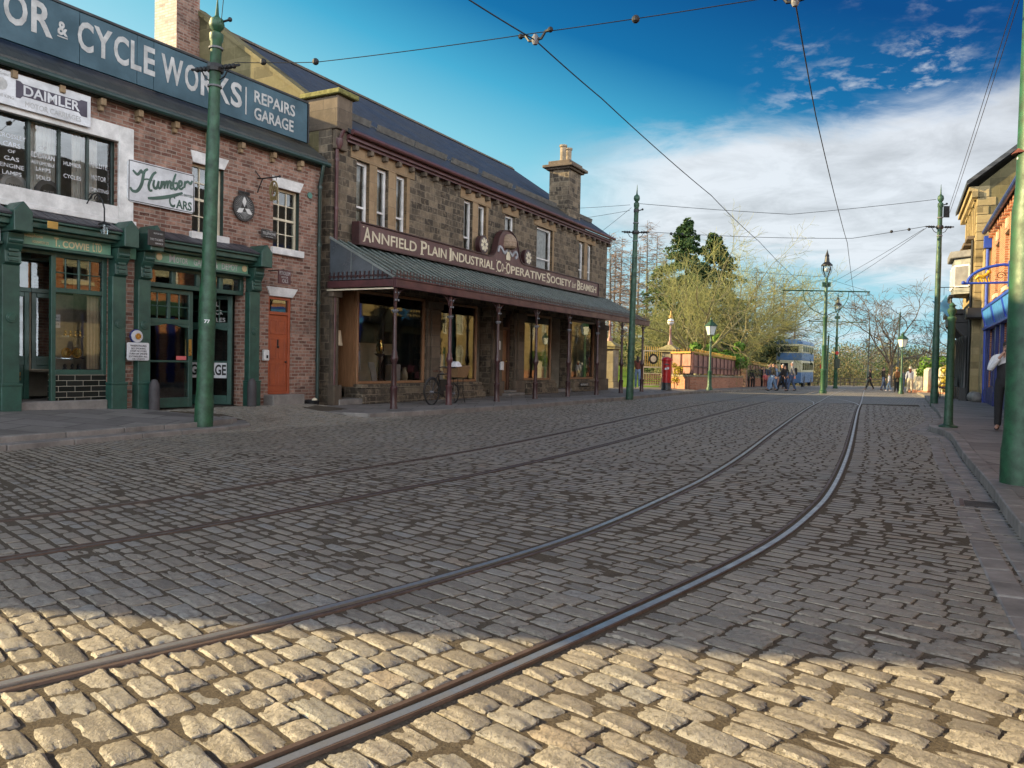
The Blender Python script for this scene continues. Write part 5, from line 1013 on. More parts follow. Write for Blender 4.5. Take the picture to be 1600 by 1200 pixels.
def canopy():
    t = thing('glazed_canopy', 'sloping green glass canopy on maroon iron posts along the store front', 'canopy', CO.loc, CO.rz)
    X0, X1 = -5.1, 13.75; zt, zb, yt, yb = 4.26, 3.22, 1.96, -.02
    g = MB(); n = 56
    for i in range(n):
        a = X0 + (X1 - X0) * i / n; b = X0 + (X1 - X0) * (i + 1) / n; g.hexa([(a, yb, zb), (b, yb, zb), (b, yt, zt), (a, yt, zt), (a, yb, zb + .012), (b, yb, zb + .012), (b, yt, zt + .012), (a, yt, zt + .012)])
    g.build('glass_roof', M['glaze'], t)
    MB().prism([(yb, zb), (yt, zb), (yt, zt)], lambda a, b: (X0, a, b), lambda a, b: (X0 + .01, a, b)).build('glass_gable', paint('end_glass', (.09, .105, .12), .2, dirt=.4, scale=1.5, spec=.6), t)
    b_ = MB()
    for i in range(n + 1): x = X0 + (X1 - X0) * i / n; b_.bar((x, yb, zb + .02), (x, yt, zt + .02), .022, .03)
    b_.bar((X0 - .005, yb, zb + .03), (X0 - .005, yt, zt + .03), .05, .05)
    for y in (.62, 1.28): b_.box(X0 - .006, y, zb, X0 + .012, y + .02, zb + (y - yb) * .525)
    b_.build('glazing_bars', M['bar'], t)
    f = MB(); f.box(X0 - .02, -.10, 3.03, X1, .0, 3.20); f.box(X0 - .04, -.13, 3.20, X1, .02, 3.235); f.box(X0 - .02, -.13, 3.0, X1, .02, 3.03); f.box(X0 - .04, .001, 3.03, X0 + .04, 2.0, 3.20); f.build('fascia', M['maroon'], t, bevel=.006)
    b2 = MB(); b2.box(X0 - .06, -.02, 2.96, X0 - .02, 2.0, 2.995); b2.build('trim', M['cream'], t)
    c = MB()
    def fleur(px, py, dx, dy):
        for u, v, w, h in ((0, 0, .02, .15), (-.04, .05, .022, .04), (.04, .05, .022, .04), (0, .15, .03, .03)):
            c.box(px + dx * u - .5 * (abs(dx) * w + .012), py + dy * u - .5 * (abs(dy) * w + .012), 3.235 + v, px + dx * u + .5 * (abs(dx) * w + .012), py + dy * u + .5 * (abs(dy) * w + .012), 3.235 + v + h)
    x = X0
    while x < X1: fleur(x, -.10, 1, 0); x += .135
    y = .05
    while y < 1.95: fleur(X0 - .02, y, 0, 1); y += .135
    c.build('cresting', M['maroon_dark'], t)
    u = MB()
    for i in range(15): x = X0 + .4 + i * 1.31; u.mark().bar((x, yb, zb - .05), (x, yt, zt - .05), .05, .07)
    u.build('rafter', M['blackiron'], t)
    for x in (-5.05, -2.62, 0, 2.55, 5.13, 7.82, 10.48, 13.1):
        p = MB(); p.lathe([(.095, .1), (.095, .14), (.082, .16), (.082, .55), (.095, .58), (.095, .63), (.062, .66), (.056, 1.20), (.075, 1.24), (.092, 1.30), (.092, 1.34), (.065, 1.40), (.07, 1.46), (.05, 1.5), (.042, 2.42)], (x, -.02, 0), 14)
        p.box(x - .028, -.048, 2.46, x + .028, .008, 3.02); p = p.build('post', M['maroon_dark' if x not in (-2.62,) else 'maroon'], t, smooth=True)
        MB().lathe([(.05, 2.40), (.09, 2.45), (.09, 2.475), (.04, 2.48)], (x, -.02, 0), 12).build('capital', M['cloth_grey'], p)
        b = MB()
        for s in (-1, 1):
            if x + s * .5 < X0 or x + s * .5 > X1: continue
            q = [(x + s * (.03 + .40 * (1 - math.cos(a))), -.02, 2.58 + .42 * math.sin(a)) for a in np.linspace(0, math.pi / 2, 8)]; b.tube(q, .016, 5)
            b.tube([(x + s * (.12 + .06 * math.cos(a)), -.02, 2.90 + .06 * math.sin(a)) for a in np.linspace(0, 5.5, 9)], .01, 5); b.tube([(x + s * .03, -.02, 2.66), (x + s * .10, -.02, 2.78), (x + s * .05, -.02, 2.9)], .014, 5)
        b.build('bracket', M['maroon_dark'], p)
        b = MB()
        for s in (-1, 1): b.ball((x + s * .06, -.07, 2.88), .022, 5); b.ball((x + s * .05, -.07, 2.70), .03, 5)
        b.build('boss', M['cloth_grey'], p)
canopy()
# goods in the store windows
def item(name, lab, prof, x, y, z, mat, cat, grp='goods in the store windows', n=14):
    o = MB().lathe(prof, (x, y, z), n).build(name, M[mat], None, smooth=True); put(o, CO); tag(o, lab, cat, grp); return o
PB = [(.10, 0), (.14, .28), (.15, .30), (.13, .29), (.10, .05)]; PJ = [(.08, 0), (.12, .1), (.11, .22), (.06, .32), (.07, .40), (.055, .40)]; PJAR = [(.05, 0), (.055, .02), (.055, .16), (.035, .19), (.04, .23), (.001, .24)]
item('bucket', 'grey galvanised bucket low in the first store window, at its left', PB, -3.5, 2.6, .66, 'cloth_grey', 'bucket'); item('wash_tub', 'pale tall wash dolly tub in the first store window', [(.18, 0), (.22, .1), (.2, .6), (.22, .62), (.19, .6)], -3.2, 2.75, .9, 'offwhite', 'tub'); item('copper_jug', 'copper jug on a stand in the middle of the first store window', PJ, -2.2, 2.6, 1.45, 'brass', 'jug'); item('jug_stand', 'dark turned stand under the copper jug', [(.16, 0), (.1, .05), (.04, .1), (.04, .7), (.15, .77), (.15, .79)], -2.2, 2.6, .66, 'oak_dark', 'stand'); item('milk_churn', 'dull metal churn behind the first store window post', [(.16, 0), (.17, .5), (.1, .65), (.13, .75), (.12, .76)], -1.6, 2.8, .66, 'iron', 'churn'); item('stoneware_jar', 'cream stoneware jar at the right of the first store window', PJ, -1.15, 2.5, .66, 'cream', 'jar')
t = thing('floor_lamp', 'standing lamp with a pale drum shade in the corner window of the store', 'lamp', CO.loc, CO.rz); MB().lathe([(.15, .26), (.03, .32), (.02, 1.6)], (-4.35, 2.5, 0), 10).build('stand', M['brass'], t); MB().lathe([(.26, 1.62), (.27, 1.64), (.22, 2.02), (.20, 2.02), (.24, 1.64)], (-4.35, 2.5, 0), 18).build('shade', M['cream'], t)
t = thing('price_card', 'leaning white price card low in the first store window', 'card', CO.loc, CO.rz); MB().hexa([(-2.9, 2.3, .66), (-2.65, 2.3, .66), (-2.65, 2.32, .66), (-2.9, 2.32, .66), (-2.9, 2.45, 1.2), (-2.65, 2.45, 1.2), (-2.65, 2.47, 1.2), (-2.9, 2.47, 1.2)]).build('card', M['offwhite'], t)
t = thing('sheet_stack', 'white folded linen stack at the right foot of the first store window', 'linen', CO.loc, CO.rz); MB().box(-1.75, 2.5, .66, -1.3, 2.8, 1.15).build('sheets', M['cloth_white'], t, bevel=.03)
q = random.Random(8)
for s, (a, b, z) in enumerate(((8.15, 9.55, 1.13), (8.15, 9.55, 1.58), (8.15, 9.55, 2.03), (5.8, 7.7, 1.58), (5.8, 7.7, 2.03), (10.1, 12.2, 1.58))):
    for i in range(6):
        lab = 'small jar standing on the ' + ('lowest', 'middle', 'upper')[min(s, 2)] + ' shelf of the dark store doorway' if s < 3 else 'small jar on the shelves behind the ' + ('third' if s < 5 else 'fourth') + ' store window'
        item('jar', lab, PJAR, a + (b - a) * (i + .5) / 6 + q.uniform(-.05, .05), 4.32, z, q.choice(('cream', 'offwhite', 'terra', 'brass', 'cloth_red')), 'jar', 'jars on the ' + ('doorway shelves' if s < 3 else 'window shelves') if s > 2 else 'jars on the %s doorway shelf' % ('lowest', 'middle', 'upper')[s], 8)
for i, z in enumerate(('A',)):
    plate('door_notice', 'white paper notice beside the oak store door', CO, 3.3, 3.55, 1.7, 2.0, 1.84, 'offwhite', th=.006, cat='notice'); plate('door_notice', 'smaller white leaflet holder low beside the oak store door', CO, 3.5, 3.7, 1.0, 1.3, 1.78, 'offwhite', th=.05, cat='notice')
plate('name_plate', 'small black plate with white word on the plinth at the far end of the store', CO, 10.2, 11.2, .33, .47, 1.66, 'black', th=.02, lines=[('ENTRANCE', 10.25, 11.0, .36, .44)], lmat='offwhite', ext=.003)
# ------------------------------------------------------------------ far right: brick shop, bank, terrace behind the viewer's right
def brick_shop():
    t = thing('brick_shop', 'orange red brick shop with arched upper windows and bright blue shopfront at right', 'shop', RB.loc, RB.rz)
    X1 = 34; hs = [(1.75, 2.85, 4.05, 5.85), (4.6, 5.7, 4.05, 5.85), (7.45, 8.55, 4.05, 5.85), (10.3, 11.4, 4.05, 5.85), (13.2, 14.3, 4.05, 5.85), (17, 18.1, 4.05, 5.85), (21, 22.1, 4.05, 5.85), (25, 26.1, 4.05, 5.85), (29, 30.1, 4.05, 5.85)]
    gh = [(.75, 3.4, .7, 2.9), (3.8, 4.9, .12, 2.9), (5.3, 9.0, .7, 2.9), (10, 13, .7, 2.9), (14, 15, .12, 2.9), (16, 20, .7, 2.9), (21.5, 25, .7, 2.9), (26, 27, .12, 2.9), (28, 32, .7, 2.9)]
    w = MB(); wall(w, 0, X1, -.2, 6.6, hs + gh, 0, .35); w.box(0, 8, -.2, X1, 8.3, 6.6)
    for x in (0, X1 - .3): w.box(x, .355, -.2, x + .3, 7.995, 6.6); w.prism([(.2, 6.6), (8.1, 6.6), (4.1, 9.4)], lambda a, b: (x, a, b), lambda a, b: (x + .3, a, b))
    w.build('wall', M['brick_red'], t)
    r = MB(); r.hexa([(-.1, -.2, 6.62), (X1, -.2, 6.62), (X1, 4.1, 9.5), (-.1, 4.1, 9.5), (-.1, -.2, 6.72), (X1, -.2, 6.72), (X1, 4.1, 9.62), (-.1, 4.1, 9.62)]); r.hexa([(-.1, 4.1, 9.5), (X1, 4.1, 9.5), (X1, 8.5, 6.5), (-.1, 8.5, 6.5), (-.1, 4.1, 9.62), (X1, 4.1, 9.62), (X1, 8.5, 6.62), (-.1, 8.5, 6.62)]); r.build('roof', M['slate'], t)
    g = MB(); g.tube([(-.15, -.24, 6.64), (X1, -.24, 6.64)], .085, 10); g.build('gutter', M['blue_dark'], t)
    x = .5
    d = MB()
    while x < X1: d.mark().box(x, -.14, 6.32, x + .16, -.002, 6.56); x += .7
    d.build('corbel', M['brick_red'], t)
    d = MB(); d.box(-.02, -.26, 6.0, .26, -.01, 6.45); d.tube([(.12, -.12, 6.1), (.12, -.09, .1)], .06, 10); d.build('drainpipe', M['blue'], t)
    for a, b, c, e in hs:
        o = sash(t, a, b, c, e, .14, 1, 1, 'white', 'blind2', w=.07, blind_z=.3)
        MB().prism([(a - .04, e - .01)] + [((a + b) / 2 + (b - a) / 2 * 1.06 * -math.cos(q), e + .16 * math.sin(q)) for q in np.linspace(0, math.pi, 9)] + [(b + .04, e - .01)], lambda u, v: (u, -.03, v), lambda u, v: (u, .3, v)).build('arch', M['brick_orange'], o)
        MB().box((a + b) / 2 - .09, -.06, e + .1, (a + b) / 2 + .09, .02, e + .42).build('keystone', M['cream'], o); MB().box(a - .08, -.07, c - .14, b + .08, .14, c).build('sill', M['cream'], o)
    wall(MB(), 0, 9.4, .1, 2.95, [(a, b, c if c > .5 else .1, e) for a, b, c, e in gh[:3]], -.05, -.003).build('timber_front', M['blue_dark'], t)
    for i, (a, b, c, e) in enumerate(gh):
        o = MB(); frame(o, a, b, c, e, .08, .05, .16); 
        if b - a > 1.5:
            for k in (1, 2): q = a + (b - a) * k / 3; o.box(q - .03, .06, c + .08, q + .03, .15, e - .08)
        o = o.build('shop_window', M['blue_dark'], t, bevel=.005); MB().poly((a, .1, c), (b, .1, c), (b, .1, e), (a, .1, e)).build('pane', M['glass_shop'], o, fix=False)
        MB().box(a, .9, c - .2, b, .92, e).build('window_back', M['interior'], o)
    for a in (0.0, 3.42, 4.93, 9.05, 13.3, 20.3, 25.2, 32.4): MB().box(a + .02, -.10, .1, a + .34, -.002, 3.0).box(a, -.13, .1, a + .36, -.002, .6).build('pilaster', M['blue_dark'], t, bevel=.01)
    f = MB(); f.prism([(-.002, 2.95), (-.08, 3.0), (-.12, 3.14), (-.20, 3.50), (-.22, 3.60), (-.002, 3.66)], lambda a, b: (-.12, a, b), lambda a, b: (9.4, a, b)); f.build('fascia', M['blue_light'], t); f = MB(); f.box(-.16, -.26, 3.60, 9.45, -.003, 3.70); f.box(-.16, -.2, 2.86, 9.45, -.003, 2.945)
    for x in (-.14, 3.2, 6.4, 9.2): f.prism([(-.002, 2.90), (-.10, 2.92), (-.16, 3.12), (-.24, 3.5), (-.26, 3.6), (-.002, 3.6)], lambda a, b: (x, a, b), lambda a, b: (x + .16, a, b))
    f.build('cornice', M['blue'], t, bevel=.008)
    f = MB(); f.box(9.6, -.3, 2.95, X1, -.003, 3.55); f.build('far_fascia', M['green'], t)
brick_shop()
t = thing('bracket_sign', 'bright blue curved iron sign bracket with gilt figure on the brick shop', 'sign', RB.loc, RB.rz)
m = MB(); m.tube([(6.3, .0, 4.62), (6.3, -.06, 4.62)] + [(6.3, -1.15 * math.sin(a), 4.10 + .55 * math.cos(a)) for a in np.linspace(.15, math.pi / 2, 9)], .045, 8); m.tube([(6.3, 0, 4.08), (6.3, -1.25, 4.08)], .035, 8); m.box(6.22, -.06, 3.95, 6.38, -.001, 4.75); m.ball((6.3, -1.27, 4.1), .06, 6); m.build('bracket', M['blue'], t)
m = MB(); m.tube([(6.3, -.95, 4.2), (6.3, -.86, 4.3), (6.3, -.72, 4.28), (6.3, -.62, 4.36)], [.03, .06, .07, .05], 7); m.ball((6.3, -.58, 4.42), .07, 6)
for y in (-.9, -.8, -.68, -.6): m.tube([(6.3, y, 4.26), (6.3, y + .05, 4.10)], .028, 5)
m.tube([(6.3, -.95, 4.22), (6.3, -1.02, 4.36)], .02, 5); m.build('gilt_figure', paint('gold_leaf', (.60, .36, .03), .3, .2), t)
m = MB(); m.tube([(6.3, -.25 + (.13 - .008 * i) * math.cos(i * .7), 4.3 + (.13 - .008 * i) * math.sin(i * .7)) for i in range(14)], .012, 5); m.build('scroll', M['blackiron'], t)
def bank():
    t = thing('stone_bank', 'tall pale stone bank with a bay window and dark columned ground floor, far right', 'building', RB.loc, RB.rz)
    X0, X1, Y = -7.6, -1.0, -.43
    hs = [(-2.55, -1.75, 6.85, 8.05), (-4.4, -3.6, 6.85, 8.05), (-6.3, -5.5, 6.85, 8.05), (-6.6, -3.2, .2, 2.9), (-2.4, -1.5, .2, 2.9)]
    w = MB(); wall(w, X0, X1, -.3, 8.6, hs, Y, Y + .4); w.box(X0, Y + .405, -.3, X0 + .4, 8.6, 8.6); w.build('wall', M['stone_gold'], t)
    w = MB(); w.box(X1 - .4, Y + .405, -.3, X1, 8.6, 8.6); w.prism([(Y, 8.6), (8.6, 8.6), (4.1, 12.4)], lambda a, b: (X1 - .4, a, b), lambda a, b: (X1, a, b)); w.prism([(Y, 8.6), (8.6, 8.6), (4.1, 12.4)], lambda a, b: (X0, a, b), lambda a, b: (X0 + .4, a, b)); w.build('gable', M['stone_olive'], t)  # gables in a darker olive stone than the street front
    q = MB()
    for i in range(15): z = 3.4 + i * .34; d = .62 if i % 2 else .38; q.mark().box(X1 - .3, Y - .03, z, X1 + .03, Y + d, z + .32)
    q.build('quoin', M['stone_gold'], t, bevel=.015)
    r = MB(); r.hexa([(X0 - .2, Y - .42, 8.62), (X1 + .25, Y - .42, 8.62), (X1 + .25, 4.1, 12.45), (X0 - .2, 4.1, 12.45), (X0 - .2, Y - .42, 8.80), (X1 + .25, Y - .42, 8.80), (X1 + .25, 4.1, 12.65), (X0 - .2, 4.1, 12.65)]); r.hexa([(X0 - .2, 4.1, 12.45), (X1 + .25, 4.1, 12.45), (X1 + .25, 9, 8.5), (X0 - .2, 9, 8.5), (X0 - .2, 4.1, 12.65), (X1 + .25, 4.1, 12.65), (X1 + .25, 9, 8.7), (X0 - .2, 9, 8.7)]); r.build('roof', M['slate'], t)
    c = MB(); c.box(X0 - .1, Y - .32, 8.42, X1 + .05, Y - .002, 8.6)
    x = X0
    while x < X1: c.box(x, Y - .22, 8.16, x + .13, Y - .002, 8.42); x += .30
    c.build('cornice', M['stone_gold'], t, bevel=.01)
    for a, b, z0, z1 in hs[:3]:
        o = sash(t, a, b, z0, z1, Y + .12, 1, 1, 'white', 'blind', w=.06); MB().box(a - .14, Y - .10, z1, b + .14, Y - .002, z1 + .22).box(a - .14, Y - .06, z0 - .1, a - .01, Y - .002, z1).box(b + .01, Y - .06, z0 - .1, b + .14, Y - .002, z1).build('surround', M['stone_gold'], o, bevel=.01); MB().box(a - .2, Y - .3, z0 - .25, b + .2, Y - .002, z0 - .1).build('balcony', M['ashlar_dark'], o, bevel=.02)
    b = MB(); b.prism([(-5.7, Y), (-5.2, Y - .62), (-3.3, Y - .62), (-2.8, Y)], lambda a, c: (a, c, 4.55), lambda a, c: (a, c, 6.05)); b = b.build('bay_window', paint('grey_stone_paint', (.16, .17, .165), .6), t)
    f = MB(); f.prism([(-5.9, Y), (-5.3, Y - .80), (-3.2, Y - .80), (-2.6, Y)], lambda a, c: (a, c, 6.06), lambda a, c: (a, c, 6.35)); f.build('cornice', M['cloth_grey'], b, bevel=.03)
    for p, q in (((-3.27, Y - .60), (-2.86, Y - .08)), ((-5.1, Y - .635), (-4.4, Y - .635)), ((-4.2, Y - .635), (-3.4, Y - .635))):
        f = MB(); d = Vector((q[0] - p[0], q[1] - p[1], 0)).normalized(); nn = Vector((d.y, -d.x, 0)) * .012; A = Vector((*p, 0)) + nn; B = Vector((*q, 0)) + nn
        for z in (4.85, 5.74): f.bar(A + Vector((0, 0, z)), B + Vector((0, 0, z)), .03, .07)
        f.bar(A + Vector((0, 0, 4.85)), A + Vector((0, 0, 5.74)), .07, .04); f.bar(B + Vector((0, 0, 4.85)), B + Vector((0, 0, 5.74)), .07, .04); f = f.build('window', M['cloth_white'], b); MB().poly(A + Vector((0, 0, 4.86)), B + Vector((0, 0, 4.86)), B + Vector((0, 0, 5.73)), A + Vector((0, 0, 5.73))).build('blind', M['cloth_grey'], f)
    p = MB(); p.box(-6.6, Y - .85, 3.65, -2.3, Y - .003, 3.85); p.box(-6.5, Y - .75, 3.3, -2.4, Y - .003, 3.65)
    p.prism([(Y - .003, 2.7), (Y - .28, 2.75), (Y - .5, 3.0), (Y - .75, 3.3), (Y - .003, 3.3)], lambda a, c: (-2.6, a, c), lambda a, c: (-2.4, a, c)); p.prism([(Y - .003, 2.7), (Y - .28, 2.75), (Y - .5, 3.0), (Y - .75, 3.3), (Y - .003, 3.3)], lambda a, c: (-6.5, a, c), lambda a, c: (-6.3, a, c)); p.build('porch_hood', M['blackiron'], t, bevel=.015)
    p = MB()
    for i in range(15): x = -6.5 + i * .29; p.lathe([(.05, 3.85), (.03, 3.92), (.06, 4.1), (.03, 4.28), (.05, 4.35)], (x, Y - .74, 0), 7)
    p.box(-6.6, Y - .82, 4.35, -2.3, Y - .66, 4.45); p.build('balustrade', M['iron'], t)
    p = MB()
    for x in (-6.9, -5.9, -4.8, -3.7, -2.6, -1.35): p.mark().box(x - .17, Y - .42, -.3, x + .17, Y - .003, .62).lathe([(.13, .62), (.12, .66), (.10, 2.4), (.16, 2.55), (.16, 2.7)], (x, Y - .22, 0), 12)
    p.build('column', M['black'], t, smooth=True)
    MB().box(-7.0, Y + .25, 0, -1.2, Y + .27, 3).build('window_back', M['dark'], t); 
    MB().box(X1 - .35, Y - .06, .1, X1 + .01, Y - .003, 6.6).build('pilaster', M['stone_gold'], t); MB().tube([(X1 - .15, Y - .12, 6.5), (X1 - .15, Y - .12, .1)], .05, 8).build('drainpipe', M['blackiron'], t)
    MB().box(-1.0, -.2, .1, -.03, .5, 6.0).build('side_pier', M['stone_gold'], t); MB().box(-1.02, -.75, 3.35, .0, -.21, 3.75).build('side_ledge', M['blackiron'], t, bevel=.03)
    c = MB(); c.box(-1.75, 3.6, 11.2, -1.05, 4.7, 13.6); c = c.build('chimney', M['stone'], t); MB().box(-1.85, 3.5, 13.6, -.95, 4.8, 13.85).build('cap', M['ashlar_dark'], c); MB().lathe([(.14, 13.85), (.11, 14.5), (.14, 14.55)], (-1.4, 4.1, 0), 10).build('chimney_pot', M['pot'], c)
bank()
t = thing('star_sign', 'small blue five pointed star hung on a thin rod from the stone bank', 'sign', RB.loc, RB.rz)
MB().tube([(-2.2, -.43, 4.75), (-2.2, -1.75, 4.75), (-2.2, -1.78, 4.95)], .018, 5).tube([(-2.2, -1.45, 4.75), (-2.2, -1.45, 4.42)], .012, 4).build('rod', M['blackiron'], t)
m = MB(); m.prism([(-1.45 + (.52 if i % 2 == 0 else .2) * math.sin(i * math.pi / 5 + .2), 3.95 + (.52 if i % 2 == 0 else .2) * math.cos(i * math.pi / 5 + .2)) for i in range(10)], lambda a, b: (-2.23, a, b), lambda a, b: (-2.17, a, b)); m.build('star', paint('star_blue', (.06, .25, .40), .4), t)
def terrace():
    t = thing('terrace_houses', 'honey stone terrace set back past the bank, mirrored in the store windows', 'houses', RB.loc, RB.rz)
    hs = []; x = -47
    while x < -16: hs += [(x + .8, x + 1.9, 3.5, 5.3), (x + 3.2, x + 4.3, 3.5, 5.3), (x + .8, x + 1.9, .8, 2.6), (x + 3.3, x + 4.3, .1, 2.4)]; x += 5
    w = MB(); wall(w, -47, -15, -.8, 6.2, hs, 7.0, 7.4); w.box(-47, 12, -.8, -15, 12.4, 6.2); w.box(-15.4, 7.405, -.8, -15, 11.995, 6.2); w.box(-47, 7.405, -.8, -46.6, 11.995, 6.2); w.build('wall', M['stone_gold'], t)
    r = MB(); r.prism([(6.8, 6.2), (12.6, 6.2), (9.7, 8.6)], lambda a, b: (-47.2, a, b), lambda a, b: (-14.8, a, b)); r.build('roof', M['slate'], t)
    for a, b, c, e in hs:
        if c < .2: MB().box(a, 7.15, c, b, 7.2, e).build('door', M['green'], t)
        else: sash(t, a, b, c, e, 7.12, 1, 1, 'white', 'blind2', w=.09)
terrace()
# ------------------------------------------------------------------ tram poles, lamps and wires
def tilt(o, lean, az): o.rotation_euler = (Quaternion((math.sin(az + math.pi / 2), math.cos(az + math.pi / 2), 0), lean)).to_euler(); return o
def tram_pole(x, y, z, h, lab, lean=0.0, arm=6.2, r=.115, az=0.0, mat='pole', insul=True, dark=False, group='green tram poles'):
    t = thing('tram_pole', lab, 'pole', (x, y, z), 0, group)
    if lean: t.rotation_euler = (0, lean, 0)
    m = MB(); k = r / .115; m.lathe([(.150 * k, -.1), (.150 * k, .35), (.145 * k, .38), (.135 * k, .55), (.135 * k, h * .33), (.125 * k, h * .34), (.115 * k, h * .36), (.105 * k, h * .70), (.095 * k, h * .72), (.088 * k, h * .925), (.11 * k, h * .93), (.11 * k, h * .945), (.06 * k, h * .95)], (0, 0, 0), 20); m.build('shaft', M[mat], t, smooth=True)
    f = MB(); f.lathe([(.05 * k, h * .95), (.11 * k, h * .96), (.125 * k, h * .968), (.105 * k, h * .98), (.05 * k, h * .985), (.03 * k, h * .99), (.006, h * 1.035)], (0, 0, 0), 14); f.build('finial', M[mat], t, smooth=True)
    if insul:
        b = MB(); ca, sa = math.cos(az), math.sin(az)
        for s in (-1, 1):
            b.tube([(s * ca * .08, s * sa * .08, arm), (s * ca * .5, s * sa * .5, arm + .02)], .022, 6)
            for d in (.22, .30, .38): b.ball((s * ca * d, s * sa * d, arm + .01), .045, 6)
            b.tube([(s * ca * .1, s * sa * .1, arm - .2), (s * ca * .2, s * sa * .2, arm - .15), (s * ca * .28, s * sa * .28, arm - .02)], .012, 5)
        b.lathe([(.13 * k, arm - .06), (.14 * k, arm), (.13 * k, arm + .06)], (0, 0, 0), 14); b.build('insulator_arm', M['blackiron'], t)
        b = MB()
        for z in (arm - .32, arm + .32): b.lathe([(.115 * k, z), (.115 * k, z + .03)], (0, 0, 0), 14)
        b.build('band', M['cloth_grey'], t)
        b = MB(); b.lathe([(.105 * k, arm + .72), (.105 * k, arm + .82)], (0, 0, 0), 12); b.tube([(.05, 0, arm + .77), (.2, 0, arm + .82)], .02, 5); b.ball((.22, 0, arm + .83), .04, 5); b.build('clamp', M['blackiron'], t)
    return t
p = tram_pole(-5.28, 13.6, .14, 6.98, 'green tram pole with ball finial on the kerb before the garage doors', R(1.35), 6.02, .118, math.radians(-20), 'pole')
MB()
m = text(MB(), '77', -.045, .045, 1.70, 1.76, -.139, .004, .02); o = m.build('number', M['offwhite'], p); o.rotation_euler = (0, 0, R(21) - 0)
tram_pole(4.25, 28.6, .12, 7.35, 'green tram pole on the kerb at the far end of the store canopy', R(.7), 5.9, .105, math.radians(-5), 'pole_old')
tram_pole(5.36, 8.28, .12, 8.6, 'thick green tram pole cut off by the right edge of the picture', R(0), 6.2, .158, math.radians(-30), 'pole')
q = tram_pole(15.07, 28.3, .12, 7.5, 'slender green tram pole with finial on the right pavement before the brick shop', R(-.1), 6.25, .098, 0.0, 'pole_old')
MB().box(.12, -.02, 6.6, .32, .02, 7.0).build('wire_frame', M['blackiron'], q)
t = thing('globe_lamp', 'white globe lamp with rusty red shade hung from the near right pole', 'lamp', (5.36, 8.28, .12)); MB().tube([(-.10, .05, 3.62), (-.03, .05, 3.62)], .015, 6).lathe([(.02, 3.52), (.10, 3.44), (.105, 3.43)], (-.10, .03, 0), 12).build('shade', M['cloth_red'], t); MB().ball((-.10, .03, 3.385), .055, 8).build('globe', M['offwhite'], t)
t = thing('short_post', 'short green iron post with urn finial and flanged foot on the right kerb', 'post', (9.07, 16.45, .115)); MB().lathe([(.18, 0), (.18, .03), (.10, .06), (.088, .10), (.082, .5), (.07, 2.2), (.09, 2.23), (.09, 2.27), (.06, 2.30)], (0, 0, 0), 18).build('shaft', M['pole_old'], t, smooth=True); MB().lathe([(.04, 2.30), (.085, 2.38), (.09, 2.43), (.05, 2.48), (.065, 2.52), (.025, 2.57), (.001, 2.59)], (0, 0, 0), 14).build('finial', M['pole_old'], t, smooth=True)
def centre_pole(x, y, h, lab):
    z = gz(x, y); t = thing('centre_lamp_pole', lab, 'lamp post', (x, y, z), 0, 'centre poles with lanterns')
    m = MB(); m.lathe([(.20, -.1), (.20, .15), (.15, .2), (.15, 1.2), (.17, 1.24), (.17, 1.3), (.13, 1.34), (.125, 2.6), (.14, 2.63), (.11, 2.7), (.10, 4.1), (.13, 4.15), (.13, 4.25), (.09, 4.3), (.08, 6.35)], (0, 0, 0), 16); m.build('shaft', M['pole'], t, smooth=True)
    b = MB()
    for s in (-1, 1):
        b.tube([(0, 0, 5.62), (s * 2.4, 0, 5.62)], .035, 6); b.tube([(s * .1, 0, 4.3)] + [(s * (.1 + 1.15 * math.sin(a)), 0, 5.6 - 1.2 * math.cos(a)) for a in np.linspace(.25, math.pi / 2, 7)], .022, 5)
        for cx_, cz_, r_ in ((.45, 5.3, .22), (.8, 5.45, .13)): b.tube([(s * cx_ + r_ * math.cos(a), 0, cz_ + r_ * math.sin(a)) for a in np.linspace(0, 6.3, 13)], .014, 4)
        b.tube([(0, 0, 6.3), (s * 2.2, 0, 5.68)], .010, 4); b.tube([(s * 2.35, 0, 5.6), (s * 2.35, 0, 5.42)], .02, 4); b.tube([(s * 1.3, 0, 5.42), (s * 2.35, 0, 5.42)], .010, 4); b.box(s * .16 - .06, -.05, 5.85, s * .16 + .06, .05, 6.1)
    b.build('bracket_arms', M['pole'], t)
    l = MB(); l.lathe([(.06, 6.35), (.10, 6.45), (.22, 6.75), (.21, 6.98)], (0, 0, 0), 14); l.build('globe', M['glass_lamp'], t, smooth=True)
    l = MB(); l.ball((0, 0, 6.78), .13, 7); l.build('mantle', M['offwhite'], t)
    l = MB(); l.lathe([(.30, 7.0), (.30, 7.04), (.14, 7.2), (.10, 7.5), (.12, 7.52), (.06, 7.68), (.001, 7.9)], (0, 0, 0), 14); l.tube([(-.29, 0, 7.0), (-.27, 0, 6.7), (-.1, 0, 6.38)], .014, 4); l.tube([(.29, 0, 7.0), (.27, 0, 6.7), (.1, 0, 6.38)], .014, 4); l.build('hood', M['blackiron'], t)
    MB().lathe([(.122, 2.2), (.122, 2.34)], (0, 0, 0), 14).build('band', M['cream'], t)
    return t
c1 = centre_pole(17.1, 43.6, 7.9, 'nearer green centre pole with lantern and scrolled wire arms, where the tracks meet')
MB()
c2 = centre_pole(27.3, 67.0, 7.9, 'farther green centre pole with lantern, small signal box and red badge on its shaft'); MB().box(-.2, -.3, 1.7, .2, -.1, 2.5).build('signal_box', M['green_dark'], c2); MB().lathe([(.15, 0), (.15, .03), (.001, .03)], (0, -.18, 3.0), 12, 'y').build('red_badge', M['red'], c2)
